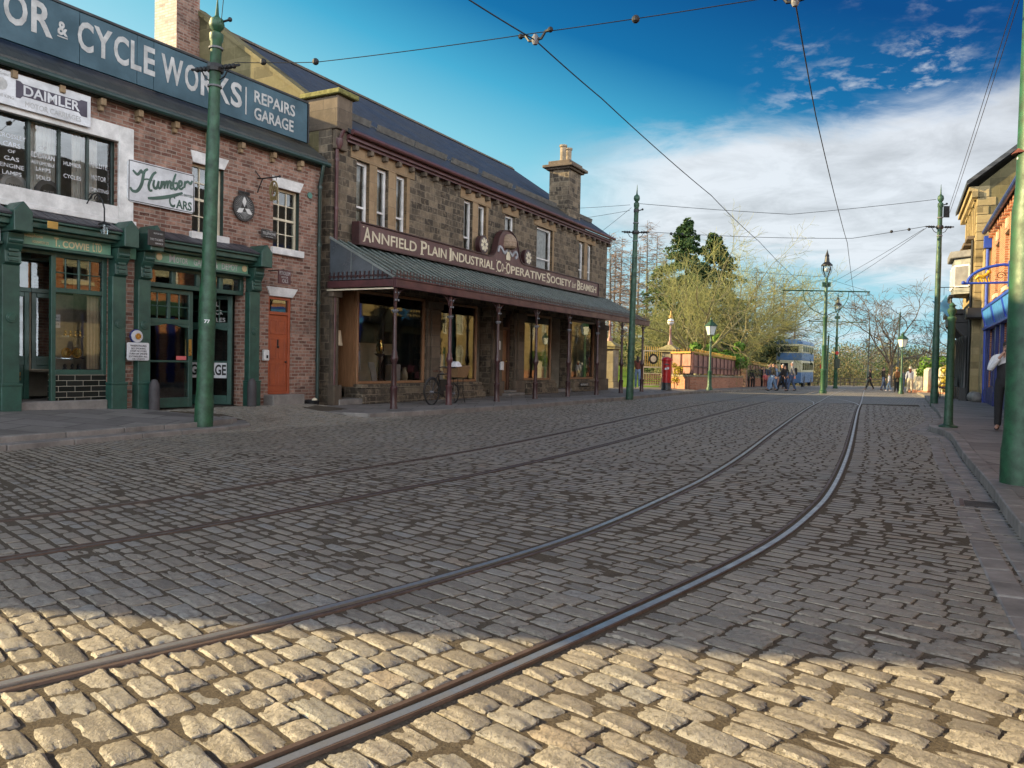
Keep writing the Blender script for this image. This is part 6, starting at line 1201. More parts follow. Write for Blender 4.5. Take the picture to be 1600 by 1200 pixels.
for x, y, h, lab in ((28.5, 72, 4.8, 'thin green pole with round red sign behind the lantern poles'), (38.0, 85, 6.4, 'dark slender pole left of two walkers at the far end of the road'), (36.8, 76, 7.4, 'taller dark pole above the walking man at the far end of the road')):
    o = tram_pole(x, y, gz(x, y), h, lab, R(1.2), h * .85, .09, 0, 'pole' if h < 5 else 'green_dark', False, group='distant poles')
    if h < 5: MB().lathe([(.28, 0), (.28, .03), (.001, .03)], (-.4, -.05, 1.9), 14, 'y').build('round_sign', M['red'], o)
def wires(name, lab, lines, r=.008, cat='wire', group=None, knobs=()):
    m = MB()
    for pts in lines:
        q = []
        for a, b in zip(pts[:-1], pts[1:]):
            a, b = Vector(a), Vector(b); L = (b - a).length
            for i in range(8): u = i / 8; q.append(a.lerp(b, u) - Vector((0, 0, .012 * L * 4 * u * (1 - u) * .35)))
        q.append(Vector(pts[-1])); m.tube(q, r, 5, False)
    for k in knobs: m.ball(k, .055, 6)
    return tag(m.build(name, M['wire']), lab, cat, group)
wires('trolley_wire', 'left of the two overhead trolley wires running up the street', [[(-5.0, 2.5, 5.8), (-.67, 10.0, 5.8), (.23, 11.26, 5.8), (1.42, 13.58, 5.78), (5.15, 21.1, 5.8), (8.88, 29.0, 5.85), (15.5, 42.5, 5.65), (26, 66, 5.0)]], .010, group='trolley wires')
wires('trolley_wire', 'right of the two overhead trolley wires running up the street', [[(.2, 3.0, 5.8), (3.4, 9.92, 5.8), (5.33, 14.3, 5.78), (9.6, 23.6, 5.78), (12.05, 28.9, 5.85), (18.6, 43.5, 5.3), (29.0, 67, 4.9)]], .010, group='trolley wires')
wires('span_wire', 'nearest cross wire from the garage pole over the street to the right', [[(-4.75, 13.42, 6.2), (-3.25, 12.85, 6.02), (.23, 11.26, 5.9), (3.4, 9.92, 5.9), (5.0, 8.4, 6.3)]], .007, group='cross wires', knobs=((-4.2, 13.2, 6.14), (-3.25, 12.85, 6.03), (1.55, 10.7, 5.88)))
wires('span_wire', 'upper thin cross wire sagging between the two middle poles', [[(4.45, 28.6, 7.05), (9.8, 28.45, 6.75), (14.9, 28.3, 7.35)]], .009, group='cross wires')
wires('span_wire', 'lower cross wire between the two middle poles, holding the trolley wires', [[(4.8, 28.6, 6.05), (8.88, 28.55, 5.93), (12.05, 28.5, 5.95), (14.6, 28.3, 6.4)]], .009, group='cross wires', knobs=((5.6, 28.6, 6.0), (6.0, 28.6, 5.99), (13.4, 28.4, 6.2), (14.0, 28.35, 6.28)))
wires('span_wire', 'third cross wire farther up the street', [[(6.8, 37, 6.3), (11.0, 38.5, 5.9), (15.2, 38.5, 5.7), (16.9, 43.6, 6.1)], [(14.6, 28.3, 6.35), (16.2, 39, 5.5)], [(14.5, 28.3, 6.3), (15.6, 39.5, 5.45)]], .008, group='cross wires')
wires('feeder_wire', 'pair of slanting feeder wires from the near right pole to the slender pole', [[(6.2, 9.0, 7.9), (15.35, 28.3, 7.0)], [(6.28, 9.0, 7.9), (15.4, 28.3, 6.9)]], .007)
wires('feeder_wire', 'thin wires from the far canopy pole down to the store eave', [[(4.15, 28.6, 6.9), (3.2, 34.5, 6.6)], [(4.1, 28.6, 7.0), (1.0, 36, 8.2)], [(4.1, 28.6, 6.8), (1.4, 36, 7.6)]], .007)
wires('feeder_wire', 'thin guy wire rising from the top of the garage pole', [[(-5.05, 13.6, 6.9), (-1.9, 6.0, 7.6)]], .006)
def hanger(x, y, lab):
    t = thing('wire_hanger', lab, 'fitting', (x, y, 5.8), R(-32), 'trolley wire hangers'); MB().lathe([(.03, -.06), (.05, -.02), (.05, .04), (.025, .08)], (0, 0, 0), 10).build('bolt', M['cloth_grey'], t); m = MB()
    for s in (-1, 1): m.tube([(0, 0, .0), (s * .10, 0, .01), (s * .16, 0, .09), (s * .24, 0, .10)], [.02, .022, .02, .03], 6); m.ball((s * .24, 0, .1), .04, 6)
    m.build('ears', M['blackiron'], t)
hanger(.23, 11.26, 'black insulated hanger on the left trolley wire above the street'); hanger(3.4, 9.92, 'black insulated hanger on the right trolley wire at the top edge')
t = thing('drain_grate', 'iron drain grate set by the right kerb', 'drain', (4.55, 7.55, .004), R(-28)); m = MB(); frame(m, -.2, .2, -.2, .2, .03, 0, 0)
m = MB()
for i in range(7): m.box(-.18, -.17 + i * .055, -.02, .18, -.145 + i * .055, .008)
m.build('bars', M['iron'], t); m = MB(); m.box(-.22, -.22, -.03, -.185, .24, .012); m.box(.185, -.22, -.03, .22, .24, .012); m.build('frame', M['rust'], t)
# ------------------------------------------------------------------ trees and shrubs
def leafmesh(name, C, N, S, mat, par, seed=0, asp=.6):
    """many small leaf quads: centres C, facing N, size S"""
    g = np.random.default_rng(seed); n = len(C); N = N / np.maximum(np.linalg.norm(N, axis=1), 1e-6)[:, None]
    r = g.normal(size=(n, 3)); A = np.cross(N, r); A /= np.maximum(np.linalg.norm(A, axis=1), 1e-6)[:, None]; B = np.cross(N, A); S = np.asarray(S)[:, None]
    V = np.stack([C - A * S, C + B * S * asp, C + A * S, C - B * S * asp], 1).reshape(-1, 3); F = np.arange(n * 4).reshape(n, 4)
    me = bpy.data.meshes.new(name); me.vertices.add(len(V)); me.vertices.foreach_set('co', V.astype(np.float32).ravel()); me.loops.add(n * 4); me.loops.foreach_set('vertex_index', F.astype(np.int32).ravel()); me.polygons.add(n); me.polygons.foreach_set('loop_start', np.arange(0, n * 4, 4, dtype=np.int32)); me.polygons.foreach_set('loop_total', np.full(n, 4, np.int32)); me.update(calc_edges=True)
    t = me.attributes.new('tone', 'FLOAT', 'POINT'); t.data.foreach_set('value', np.repeat(np.clip(g.normal(.5, .28, n), 0, 1), 4).astype(np.float32)); me.materials.append(M[mat])
    o = bpy.data.objects.new(name, me); COL.objects.link(o)
    if par: o.parent = par
    return o
def grow(q, trunk_h, height, spread, depth=5, lean=0.0, nlimb=6, twr=.011, tr=.19):
    big = MB(); tw = MB()
    def seg(p, d, L, r, k):
        n = 3 if k < 2 else 2; pts = [p]; dd = d
        for i in range(n):
            dd = (dd + Vector((q.gauss(0, .24), q.gauss(0, .24), q.gauss(.0, .2)))).normalized(); pts.append(pts[-1] + dd * L / n)
        rs = [r * (1 - .45 * i / n) for i in range(n + 1)]
        (big if k < 3 else tw).tube(pts, rs, 6 if k < 2 else (4 if k < 3 else 3), False)
        if k >= depth: return
        m = (4, 4, 4, 4, 2)[min(k, 4)]
        for j in range(m):
            f = q.uniform(.3, 1.0) if j else 1.0; i = min(n - 1, int(f * n)); b = pts[i].lerp(pts[i + 1], min(1.0, f * n - i))
            ang = q.uniform(.45, 1.05) if j else q.uniform(.05, .3); ax = dd.orthogonal().normalized(); ax.rotate(Quaternion(dd, q.uniform(0, 6.28))); e = dd.copy(); e.rotate(Quaternion(ax, ang)); e.z += .03; e.normalize()
            seg(b, e, L * q.uniform(.50, .72), max(twr, r * .48), k + 1)
    base = Vector((lean, 0, trunk_h)); big.tube([(0, 0, -.4), (0, 0, .05), (lean * .4, 0, trunk_h * .5), base], [tr * 1.35, tr * 1.05, tr * .92, tr * .85], 10, False)
    for i in range(nlimb):
        a = 6.28 * i / nlimb + q.uniform(-.4, .4); up = q.uniform(.45, 1.25) if i else 3.0; d = Vector((math.cos(a) * spread, math.sin(a) * spread, up)).normalized(); seg(base - Vector((0, 0, q.uniform(0, trunk_h * .3))), d, (height - trunk_h) * q.uniform(.42, .58), tr * .5, 0)
    return big, tw
def bare_tree(lab, q, loc, trunk_h, height, spread=.8, depth=4, lean=0, bark='bark', twig='twig', twr=.014, tr=.19, nl=6, group='bare trees'):
    t = thing('bare_tree', lab, 'tree', loc, q.uniform(0, 6), group); b, w = grow(q, trunk_h, height, spread, depth, lean, nl, twr, tr); b.build('trunk', M[bark], t, smooth=True, fix=False); w.build('crown', M[twig], t, fix=False); return t
def larch(lab, q, loc, h, w=1.6, mat='bark_red', twr=.016, dens=2.6, group='leafless larches'):
    t = thing('larch_tree', lab, 'tree', loc, q.uniform(0, 6), group); b = MB(); b.tube([(0, 0, -.4), (q.gauss(0, .08), q.gauss(0, .08), h * .5), (q.gauss(0, .12), q.gauss(0, .12), h)], [.17, .10, .015], 7, False); b.build('trunk', M['bark_dark'], t, smooth=True, fix=False)
    c = MB(); z = h * .18
    while z < h * .985:
        L = w * (1.08 - z / h) * q.uniform(.55, 1.2) + .12; a = q.uniform(0, 6.28); d = Vector((math.cos(a), math.sin(a), q.uniform(-.10, .25))); p = [Vector((0, 0, z)), Vector((0, 0, z)) + d * L * .5, Vector((0, 0, z)) + d * L + Vector((0, 0, .10 * L))]; c.tube(p, [.03, .02, .008], 3, False)
        for k in range(int(5 * L) + 2):
            u = q.uniform(.25, 1); s = Vector((0, 0, z)) + d * L * u; e = Vector((d.x + q.gauss(0, .7), d.y + q.gauss(0, .7), q.gauss(-.1, .5))) * q.uniform(.25, .5); c.tube([s, s + e], [twr, twr * .5], 3, False)
        z += q.uniform(.4, 1) * .33 / dens * 2
    c.build('crown', M[mat], t, fix=False); return t
def conifer(lab, seed, loc, h, w, mat='conifer', group='evergreen conifers', n=32000):
    g = np.random.default_rng(seed); t = thing('conifer_tree', lab, 'tree', loc, 0, group); MB().tube([(0, 0, -.5), (.1, 0, h * .5), (0, 0, h)], [.24, .13, .02], 8, False).build('trunk', M['bark_dark'], t, smooth=True, fix=False)
    C = []; N = []; S = []; nb = 230
    for i in range(nb):
        f = (i + .5) / nb; z = h * (.05 + .94 * f ** .95); L = w * (1.02 - f) ** .72 * g.uniform(.45, 1.25) + .10; a = g.uniform(0, 6.283); k = max(12, int(n / nb * (.4 + L / w)))
        u = g.uniform(.15, 1, k) ** .7; drop = -.38 * L * u ** 1.4 + .16 * L * u ** 4; wd = .30 * L * (1 - .55 * u) + .1
        x = u * L; y = g.normal(0, 1, k) * wd * .45; zz = z + drop + g.normal(0, .11, k) - abs(y) * .35
        C.append(np.stack([x * math.cos(a) - y * math.sin(a), x * math.sin(a) + y * math.cos(a), zz], 1)); N.append(np.stack([g.normal(0, .6, k) + .3 * math.cos(a), g.normal(0, .6, k) + .3 * math.sin(a), np.ones(k) * .8], 1)); S.append(g.uniform(.08, .19, k))
    leafmesh('crown', np.concatenate(C), np.concatenate(N), np.concatenate(S), mat, t, seed); return t
def shrub(name, lab, seed, loc, rx, ry, h, mat, n=2500, s=(.05, .12), cat='shrub', group=None, clumps=14):
    g = np.random.default_rng(seed); t = thing(name, lab, cat, loc, 0, group); b = MB(); q = random.Random(seed)
    for i in range(7): b.tube([(q.gauss(0, rx * .2), q.gauss(0, ry * .2), -.2), (q.gauss(0, rx * .5), q.gauss(0, ry * .5), h * .7)], [.03, .01], 4, False)
    b.build('stem', M['bark_dark'], t, fix=False); cc = np.stack([g.uniform(-.72, .72, clumps) * rx, g.uniform(-.72, .72, clumps) * ry, g.uniform(.15, .82, clumps) * h], 1); cr = g.uniform(.24, .44, clumps) * min(rx, ry, h * .8)
    i = g.integers(0, clumps, n); d = g.normal(size=(n, 3)); d /= np.linalg.norm(d, axis=1)[:, None]; C = cc[i] + d * (cr[i] * g.uniform(.55, 1.1, n))[:, None] * np.array([1.25, 1.25, 1]); C[:, 2] = np.maximum(C[:, 2], .02)
    leafmesh('foliage', C, d + g.normal(0, .6, (n, 3)) + [0, 0, .3], g.uniform(*s, n), mat, t, seed + 1); return t
q = random.Random(21)
def px(x, Z): return (x - 800) / 1240 * Z
def PZ(x, y): return park_z(x, y) - .1
for i, (u, Z, th, h, sp, lab) in enumerate(((1087, 54, 2.2, 10.8, 1.0, 'large pale barked bare tree spreading behind the gas lamp'), (1150, 62, 2.7, 11.2, .85, 'upright bare tree with two pale stems behind the laurel bush'), (1168, 66, 2.6, 10.6, .85, 'bare tree over the people by the railings'), (1128, 58, 1.9, 9.8, 1.0, 'smaller leaning bare tree between two larger ones'), (1188, 92, 2.4, 11.0, .9, 'bare tree left of the blue bus'), (1042, 60, 1.5, 7.5, 1.3, 'low spreading bare tree behind the lamp topped gate pier'))):
    x = px(u, Z); bare_tree(lab, q, (x, Z, PZ(x, Z)), th, h, sp, 5, q.uniform(-.2, .2), tr=.2 if i != 3 else .14, twr=.0105)
conifer('tall dark green conifer with pointed top above the bare park trees', 4, (px(1066, 70), 70, PZ(px(1066, 70), 70)), 13.8, 5.4)
conifer('shorter broad conifer to the right of the tallest one', 5, (px(1110, 72), 72, PZ(px(1110, 72), 72)), 13.2, 5.6)
for i, (u, Z, h) in enumerate(((950, 78, 12.3), (966, 82, 12.5), (981, 76, 10.8), (1007, 80, 14.2), (1021, 84, 13.5), (1036, 78, 11.5), (958, 88, 12.0), (993, 90, 13))):
    x = px(u, Z); larch(['leafless larch close against the store end', 'tall leafless larch second from the store end', 'shorter leafless larch behind the far canopy pole', 'tallest reddish larch right of the far canopy pole', 'leafless larch just left of the dark conifer', 'leafless larch hidden against the conifer edge', 'back row larch behind the store corner', 'back row larch behind the far canopy pole'][i], q, (x, Z, PZ(x, Z)), h, 2.3, 'bark_red', .018, 6.0)
for i, (u, Z, h) in enumerate(((1222, 78, 10.6), (1240, 84, 9.2), (1177, 80, 11.5), (1205, 88, 11.5))):
    x = px(u, Z); larch(['tall dark larch above the blue bus', 'small dark larch right of the bus top', 'dark larch behind the middle bare trees', 'back row dark larch left of the bus'][i], q, (x, Z, PZ(x, Z)), h, 2.4, 'bark_dark', .02, 5.0, 'dark larches by the bus')
for i, (u, Z, rx, h, n) in enumerate(((1000, 74, 4.0, 2.6, 4500), (1050, 66, 3.0, 3.6, 5000), (1100, 66, 3.2, 3.2, 4500), (1140, 70, 3.6, 4.0, 5000), (1185, 76, 4.0, 4.6, 5000), (1215, 80, 3.5, 4.5, 4000), (960, 80, 3.5, 2.4, 3000))):
    x = px(u, Z); shrub('evergreen_bush', ['dark evergreen hedge mass at the top of the lawn', 'dark evergreen bush behind the gate lamp', 'dark evergreen bush behind the largest bare tree', 'dark evergreen mass behind the laurel', 'dark evergreen mass above the railings crowd', 'dark evergreen mass beside the bus', 'dark evergreen bush at the lawn top by the store'][i], 40 + i, (x, Z, PZ(x, Z)), rx, rx * .7, h, 'yew', n, (.10, .22), group='dark evergreen bushes')
shrub('laurel_bush', 'bright green glossy laurel bush above the pink railings', 60, (14.0, 54.4, 1.1), 2.1, 1.1, 2.6, 'laurel', 5200, (.07, .16)); shrub('golden_shrub', 'golden green shrub behind the railings beside the laurel', 61, (13.4, 54.6, .7), .9, .8, 1.5, 'yellowleaf', 900, (.05, .1)); shrub('golden_shrub', 'yellow shrub glimpsed through the railings by the gate pier', 62, (9.1, 43.4, .1), .5, .6, 1.5, 'yellowleaf', 700, (.04, .09)); shrub('leafy_shrub', 'small leafy green shrub over the low stone piers on the right', 63, (25.6, 48.5, .0), .9, .8, 2.5, 'laurel', 900, (.06, .12)); shrub('golden_shrub', 'bright yellow green shrub before the stone bank', 64, (23.6, 42.6, -.1), .65, .7, 1.9, 'yellowleaf', 900, (.05, .1))
bare_tree('bare leafless tree standing tall behind the far gas lamp', q, (41, 86, -.9), 3.0, 12.5, .8, 4, bark='bark_dark', twig='bark_dark', twr=.02, tr=.22, group='far bare trees'); bare_tree('bare tree behind the slender right pole', q, (39, 66, -.6), 2.5, 9.5, .9, 4, bark='bark_dark', twig='bark_dark', twr=.016, tr=.2, group='far bare trees')
def woods():
    g = np.random.default_rng(77); C = []; N = []; S = []; T = []; tr = MB()
    for i in range(330):
        y = g.uniform(100, 190); x = y * g.uniform(.08, .66); z0 = -1.0 - 8 * float(smooth(np.array(y), 100, 190)); hh = 1.28 + g.uniform(18, 54) * y / 1240 - z0; r = g.uniform(2.2, 4.4); n = 700
        d = g.normal(size=(n, 3)); d /= np.linalg.norm(d, axis=1)[:, None]; rr = g.uniform(.35, 1.0, n) ** .6
        C.append(np.array([x, y, z0 + hh * .55]) + d * rr[:, None] * np.array([r, r, hh * .46]) * g.uniform(.8, 1.1, (n, 1))); N.append(d + g.normal(0, .8, (n, 3))); S.append(g.uniform(.06, .19, n)); tr.tube([(x, y, z0 - 1), (x + g.normal(0, .3), y, z0 + hh * .85)], [.09, .03], 4, False)
    C, N, S = map(np.concatenate, (C, N, S)); k = np.repeat(np.arange(330) % 5, 700); 
    t = leafmesh('woodland', C[k < 3], N[k < 3], S[k < 3], 'olive', None, 3, .45); tag(t, 'olive green far woodland across the valley at the end of the street', 'woodland', kind='stuff')
    t = leafmesh('woodland', C[k == 3], N[k == 3], S[k == 3], 'brownwood', None, 4, .4); tag(t, 'brown leafless trees mixed through the far woodland', 'woodland', kind='stuff'); 
    t = leafmesh('woodland', C[k == 4], N[k == 4], S[k == 4], 'conifer', None, 5, .5); tag(t, 'dark green evergreens mixed through the far woodland', 'woodland', kind='stuff'); tag(tr.build('woodland_trunks', M['bark_dark'], fix=False), 'thin trunks of the far woodland', 'woodland', kind='stuff')
    C = []; N = []; S = []
    n = 16000; y = g.uniform(200, 470, n); x = y * g.uniform(-.1, .75, n); az = x / y; hz = -.9 - 9 + (13 + 5 * np.sin(az * 9 + 1) + 3 * np.sin(az * 23)) * smooth(y, 190, 430); C = np.stack([x, y, hz + g.uniform(0, 4, n)], 1); t = leafmesh('hill_woods', C, g.normal(size=(n, 3)) + [0, -1, .5], g.uniform(.5, 1.5, n), 'brownwood', None, 9, .6); tag(t, 'brown wooded hillside on the skyline', 'woodland', kind='stuff')
woods()
# ------------------------------------------------------------------ park gate, wall and railings
def pier(x, y, lab, lamp=True):
    t = thing('gate_pier', lab, 'gate pier', (x, y, gz(x, y) + .1), R(61), 'stone piers at the park gate'); m = MB(); m.box(-.45, -.45, -.2, .45, .45, .32); m.box(-.38, -.38, .32, .38, .38, 2.05); m.build('shaft', M['gatestone'], t, bevel=.02); m = MB(); m.box(-.50, -.50, 2.05, .50, .50, 2.17); m.box(-.56, -.56, 2.17, .56, .56, 2.25); m.hexa([(-.5, -.5, 2.25), (.5, -.5, 2.25), (.5, .5, 2.25), (-.5, .5, 2.25), (-.15, -.15, 2.48), (.15, -.15, 2.48), (.15, .15, 2.48), (-.15, .15, 2.48)]); m.build('cap', paint('cap_stone', (.26, .23, .12), .9, dirt=.4, scale=6), t, bevel=.02); m = MB(); m.box(-.24, -.384, .6, .24, -.381, 1.65); m.build('panel', M['kerb'], t)
    m = MB(); m.lathe([(.16, 2.45), (.14, 2.6), (.07, 2.7), (.055, 3.3), (.09, 3.35), (.05, 3.42), (.05, 3.6)], (0, 0, 0), 12); l = m.build('lamp_stem', paint('pink_iron', (.26, .14, .12), .5), t, smooth=True)
    if lamp: MB().ball((0, 0, 3.80), .20, 10).build('globe', M['offwhite'], l, smooth=True); MB().lathe([(.205, 3.80), (.205, 3.84)], (0, 0, 0), 16).lathe([(.13, 4.04), (.10, 4.12), (.05, 4.2), (.03, 4.42), (.001, 4.46)], (0, 0, 0), 10).build('crown', M['ochre'], l)
pier(5.15, 42.2, 'stone gate pier with sunlit flank behind the canopy posts'); pier(9.05, 45.7, 'stone gate pier behind the red pillar box, topped by a globe lamp')
t = thing('park_gate', 'cream iron park gate with round crest standing open beside the lamp pier', 'gate', (8.75, 46.0, gz(0, 46) + .1), R(200)); m = MB(); frame(m, 0, 1.35, .12, 2.15, .06, -.03, .03); m.box(.06, -.03, 1.15, 1.29, .03, 1.22); m.box(.06, -.03, .8, 1.29, .03, .85); m.build('frame', M['cream'], t)
m = MB()
for i in range(9): x = .14 + i * .132; m.tube([(x, 0, 1.2), (x, 0, 2.3)], .013, 5); m.ball((x, 0, 2.33), .03, 4)
m.build('bars', M['ochre'], t); m = MB(); 
for i in range(8):
    for k in range(5): m.box(.08 + i * .152, -.01, .18 + k * .125, .19 + i * .152, .01, .27 + k * .125)
m.build('lattice', M['pinkboard'], t); m = MB().lathe([(.30, -.02), (.30, .02), (.001, .02)], (.68, 0, 1.66), 22, 'y'); m.build('crest', M['blackiron'], t); MB().lathe([(.19, -.03), (.19, .03), (.001, .03)], (.68, 0, 1.66), 18, 'y').build('crest_face', M['cream'], t)
def railing(p, q, z0, z1, lab, lean_top=0.0, name='railing_wall', group='park boundary wall'):
    L = math.hypot(q[0] - p[0], q[1] - p[1]); a = math.atan2(q[1] - p[1], q[0] - p[0]); t = thing(name, lab, 'wall', (*p, 0), a, group)
    def Zg(x): return gz(0, p[1] + (q[1] - p[1]) * x / L) + .1
    g0, g1 = Zg(0), Zg(L); m = MB(); m.hexa([(0, -.16, -.3), (L, -.16, -.6), (L, .16, -.6), (0, .16, -.3), (0, -.16, g0 + .66), (L, -.16, g1 + .66), (L, .16, g1 + .66), (0, .16, g0 + .66)]); m.build('plinth', M['brick_orange'], t); m = MB(); m.hexa([(0, -.20, g0 + .661), (L, -.20, g1 + .661), (L, .20, g1 + .661), (0, .20, g0 + .661), (0, -.20, g0 + .78), (L, -.20, g1 + .78), (L, .20, g1 + .78), (0, .20, g0 + .78)]); m.build('coping', M['gatestone'], t, bevel=.02)
    b = MB(); b.hexa([(0, .06, g0 + .85), (L, .06, g1 + .85), (L, .09, g1 + .85), (0, .09, g0 + .85), (0, .06, z0 - .1), (L, .06, z1 - .1), (L, .09, z1 - .1), (0, .09, z0 - .1)]); b.build('boarding', M['pinkboard'], t); r = MB(); n = int(L / 1.25)
    for i in range(n + 1): x = L * i / n; zt = z0 + (z1 - z0) * i / n; r.box(x - .03, -.03, Zg(x) + .78, x + .03, .03, zt + .02)
    for f in (.38,):
        r.bar((0, 0, g0 + .78 + (z0 - g0 - .78) * f), (L, 0, g1 + .78 + (z1 - g1 - .78) * f), .04, .05)
    r.build('rails', M['maroon'], t); o = MB(); o.bar((0, .0, z0), (L, .0, z1), .10, .09); x = .1
    k = int(L / .42)
    for i in range(k): x = L * (i + .5) / k; zt = z0 + (z1 - z0) * x / L; o.tube([(x, 0, zt), (x, 0, zt + .14)], .02, 4); o.ball((x, 0, zt + .16), .035, 4)
    o.build('top_rail', M['ochre'], t); return t
railing((9.45, 41.5), (16.0, 55.6), 2.0, 1.72, 'brick plinth with faded pink boards and ochre top rail, nearest the gate'); railing((16.6, 56.8), (24.4, 73), 1.6, 1.3, 'farther length of pink boarded wall behind the waiting people'); railing((9.0, 45.0), (9.4, 41.75), 2.0, 2.0, 'short return of railings between gate pier and wall corner')
t = thing('brick_pier', 'dark brick pier between the two lengths of railings', 'pier', (16.3, 56.2, gz(0, 56.2)), R(65)); MB().box(-.3, -.3, -.3, .3, .3, 2.25).build('shaft', M['brick'], t); MB().box(-.37, -.37, 2.25, .37, .37, 2.4).hexa([(-.33, -.33, 2.4), (.33, -.33, 2.4), (.33, .33, 2.4), (-.33, .33, 2.4), (-.1, -.1, 2.55), (.1, -.1, 2.55), (.1, .1, 2.55), (-.1, .1, 2.55)]).build('cap', M['stone'], t)
t = thing('pillar_box', 'red cylindrical pillar box with black foot by the park gate', 'pillar box', (7.53, 38.7, gz(0, 38.7) + .115), R(-10)); MB().lathe([(.26, 0), (.26, .05), (.235, .08), (.235, .36)], (0, 0, 0), 24).build('foot', M['black'], t, smooth=True); MB().lathe([(.23, .36), (.23, 1.38), (.25, 1.40), (.25, 1.42)], (0, 0, 0), 24).build('body', M['red'], t, smooth=True); MB().lathe([(.27, 1.42), (.28, 1.46), (.27, 1.50), (.2, 1.56), (.08, 1.60), (.001, 1.61)], (0, 0, 0), 24).build('cap', M['red'], t, smooth=True); MB().box(-.11, -.245, 1.22, .11, -.20, 1.27).build('slot', M['black'], t); m = MB(); m.box(-.10, -.238, .98, -.01, -.20, 1.08); m.box(.02, -.238, 1.0, .10, -.20, 1.12); m.build('plate', M['offwhite'], t)
def gas_lamp(x, y, lab, z=.115):
    t = thing('gas_lamp', lab, 'street lamp', (x, y, gz(x, y) + z), R(20), 'green gas lamps'); MB().lathe([(.16, 0), (.16, .12), (.11, .18), (.10, .9), (.12, .94), (.065, 1.0), (.05, 2.4), (.07, 2.42), (.04, 2.48), (.035, 2.78)], (0, 0, 0), 14).build('post', M['pole'], t, smooth=True); m = MB(); z0, z1, a, b = 2.80, 3.24, .12, .20
    m.hexa([(-a, -a, z0), (a, -a, z0), (a, a, z0), (-a, a, z0), (-b, -b, z1), (b, -b, z1), (b, b, z1), (-b, b, z1)]); m.build('glass', paint('frosted_lamp', (.62, .66, .64), .15, dirt=.15), t); m = MB()
    for sx in (-1, 1):
        for sy in (-1, 1): m.bar((sx * a * 1.03, sy * a * 1.03, z0), (sx * b * 1.03, sy * b * 1.03, z1), .022)
    m.box(-a - .03, -a - .03, z0 - .03, a + .03, a + .03, z0); m.build('frame', M['pole'], t); m = MB(); m.hexa([(-.25, -.25, z1), (.25, -.25, z1), (.25, .25, z1), (-.25, .25, z1), (-.08, -.08, z1 + .22), (.08, -.08, z1 + .22), (.08, .08, z1 + .22), (-.08, .08, z1 + .22)]); m.lathe([(.08, z1 + .22), (.10, z1 + .28), (.05, z1 + .32), (.03, z1 + .42), (.001, z1 + .46)], (0, 0, 0), 8); m.build('hood', M['pole'], t)
gas_lamp(9.98, 40.1, 'green gas lamp with lantern standing before the pink railings'); gas_lamp(23.1, 47.1, 'green gas lamp at the far right among the walkers', .0)
# low white piers on the right, far fence
for i, (u, Z) in enumerate(((1428, 54), (1434.5, 52), (1442, 50), (1450.5, 48), (1474, 44), (1486, 42))):
    x = px(u, Z); t = thing('garden_pier', ['first and farthest', 'second', 'third', 'fourth', 'fifth', 'sixth and nearest'][i] + ' pale stone garden pier counted from the far end', 'pier', (x, Z, gz(x, Z) + .05), R(10), 'pale garden piers on the right'); m = MB(); m.prism([(-.2, -.2), (.2, -.2), (.2, 1.35), (.14, 1.5), (0, 1.56), (-.14, 1.5), (-.2, 1.35)], lambda a, b: (a, -.2, b), lambda a, b: (a, .2, b)); m.build('shaft', paint('pale_stone', (.46, .42, .33), .8, dirt=.3), t, bevel=.02); m = MB(); m.box(-.24, -.24, -.1, .24, .24, .16); m.build('foot', M['brick_orange'], t)
t = thing('garden_wall', 'low orange brick garden wall running between the pale piers', 'wall', (0, 0, 0)); m = MB(); A = (px(1425, 55), 55.0); B = (px(1488, 41.6), 41.6); m.bar((A[0] + .1, A[1], .1), (B[0] + .1, B[1], .3), .2, 1.0); m.build('wall', M['brick_orange'], t)
t = thing('valley_fence', 'low dark post and rail fence across the end of the road', 'fence', (22, 92, -.75), 0); m = MB(); m2 = MB()
for i in range(22): m.mark().box(i * 1.6, -.05, 0, i * 1.6 + .10, .05, .95)
for z in (.45, .85): m2.mark().box(0, -.03, z, 34, .03, z + .09)
m.build('post', M['bark_dark'], t); m2.build('rail', M['bark_dark'], t)
t = thing('park_fence', 'dark iron fence at the top of the lawn', 'fence', (-8, 73, PZ(-2, 73)), 0); m = MB(); m2 = MB()
for i in range(60): m.box(i * .3, -.015, 0, i * .3 + .03, .015, 1.2)
m.box(0, -.02, .2, 18, .02, .25); m.box(0, -.02, 1.0, 18, .02, 1.05); m.build('panel', M['blackiron'], t)
def bench(x, y, z, rz, lab, mat, group=None):
    t = thing('bench', lab, 'bench', (x, y, z), rz, group); m = MB()
    for k in range(4): m.box(-.75, -.2 + k * .11, .43, .75, -.11 + k * .11, .46)
    m.build('seat', M[mat], t); m = MB()
    for k in range(3): m.box(-.75, .24 + k * .03, .55 + k * .12, .75, .26 + k * .03, .63 + k * .12)
    m.build('backrest', M[mat], t); m = MB()
    for x_ in (-.68, .68): m.mark().tube([(x_, -.2, 0), (x_, -.18, .43), (x_, .24, .43), (x_, .3, 0)], .022, 5).tube([(x_, .22, .43), (x_, .33, .92)], .02, 5).tube([(x_, -.18, .43), (x_, -.2, .64), (x_, .26, .64)], .018, 5)
    m.build('leg', M['blackiron'], t); return t
bench(*RB.w(-3.3, -1.25), .115, RB.rz, 'dark red bench outside the stone bank', 'maroon'); bench(4.9, 56.5, PZ(4.9, 56.5) + .05, R(60), 'dark park bench on the lawn left of the red jacketed walker', 'green_dark', 'park benches on the lawn'); bench(7.0, 56, PZ(7, 56) + .05, R(60), 'dark park bench on the lawn right of the red jacketed walker', 'green_dark', 'park benches on the lawn')
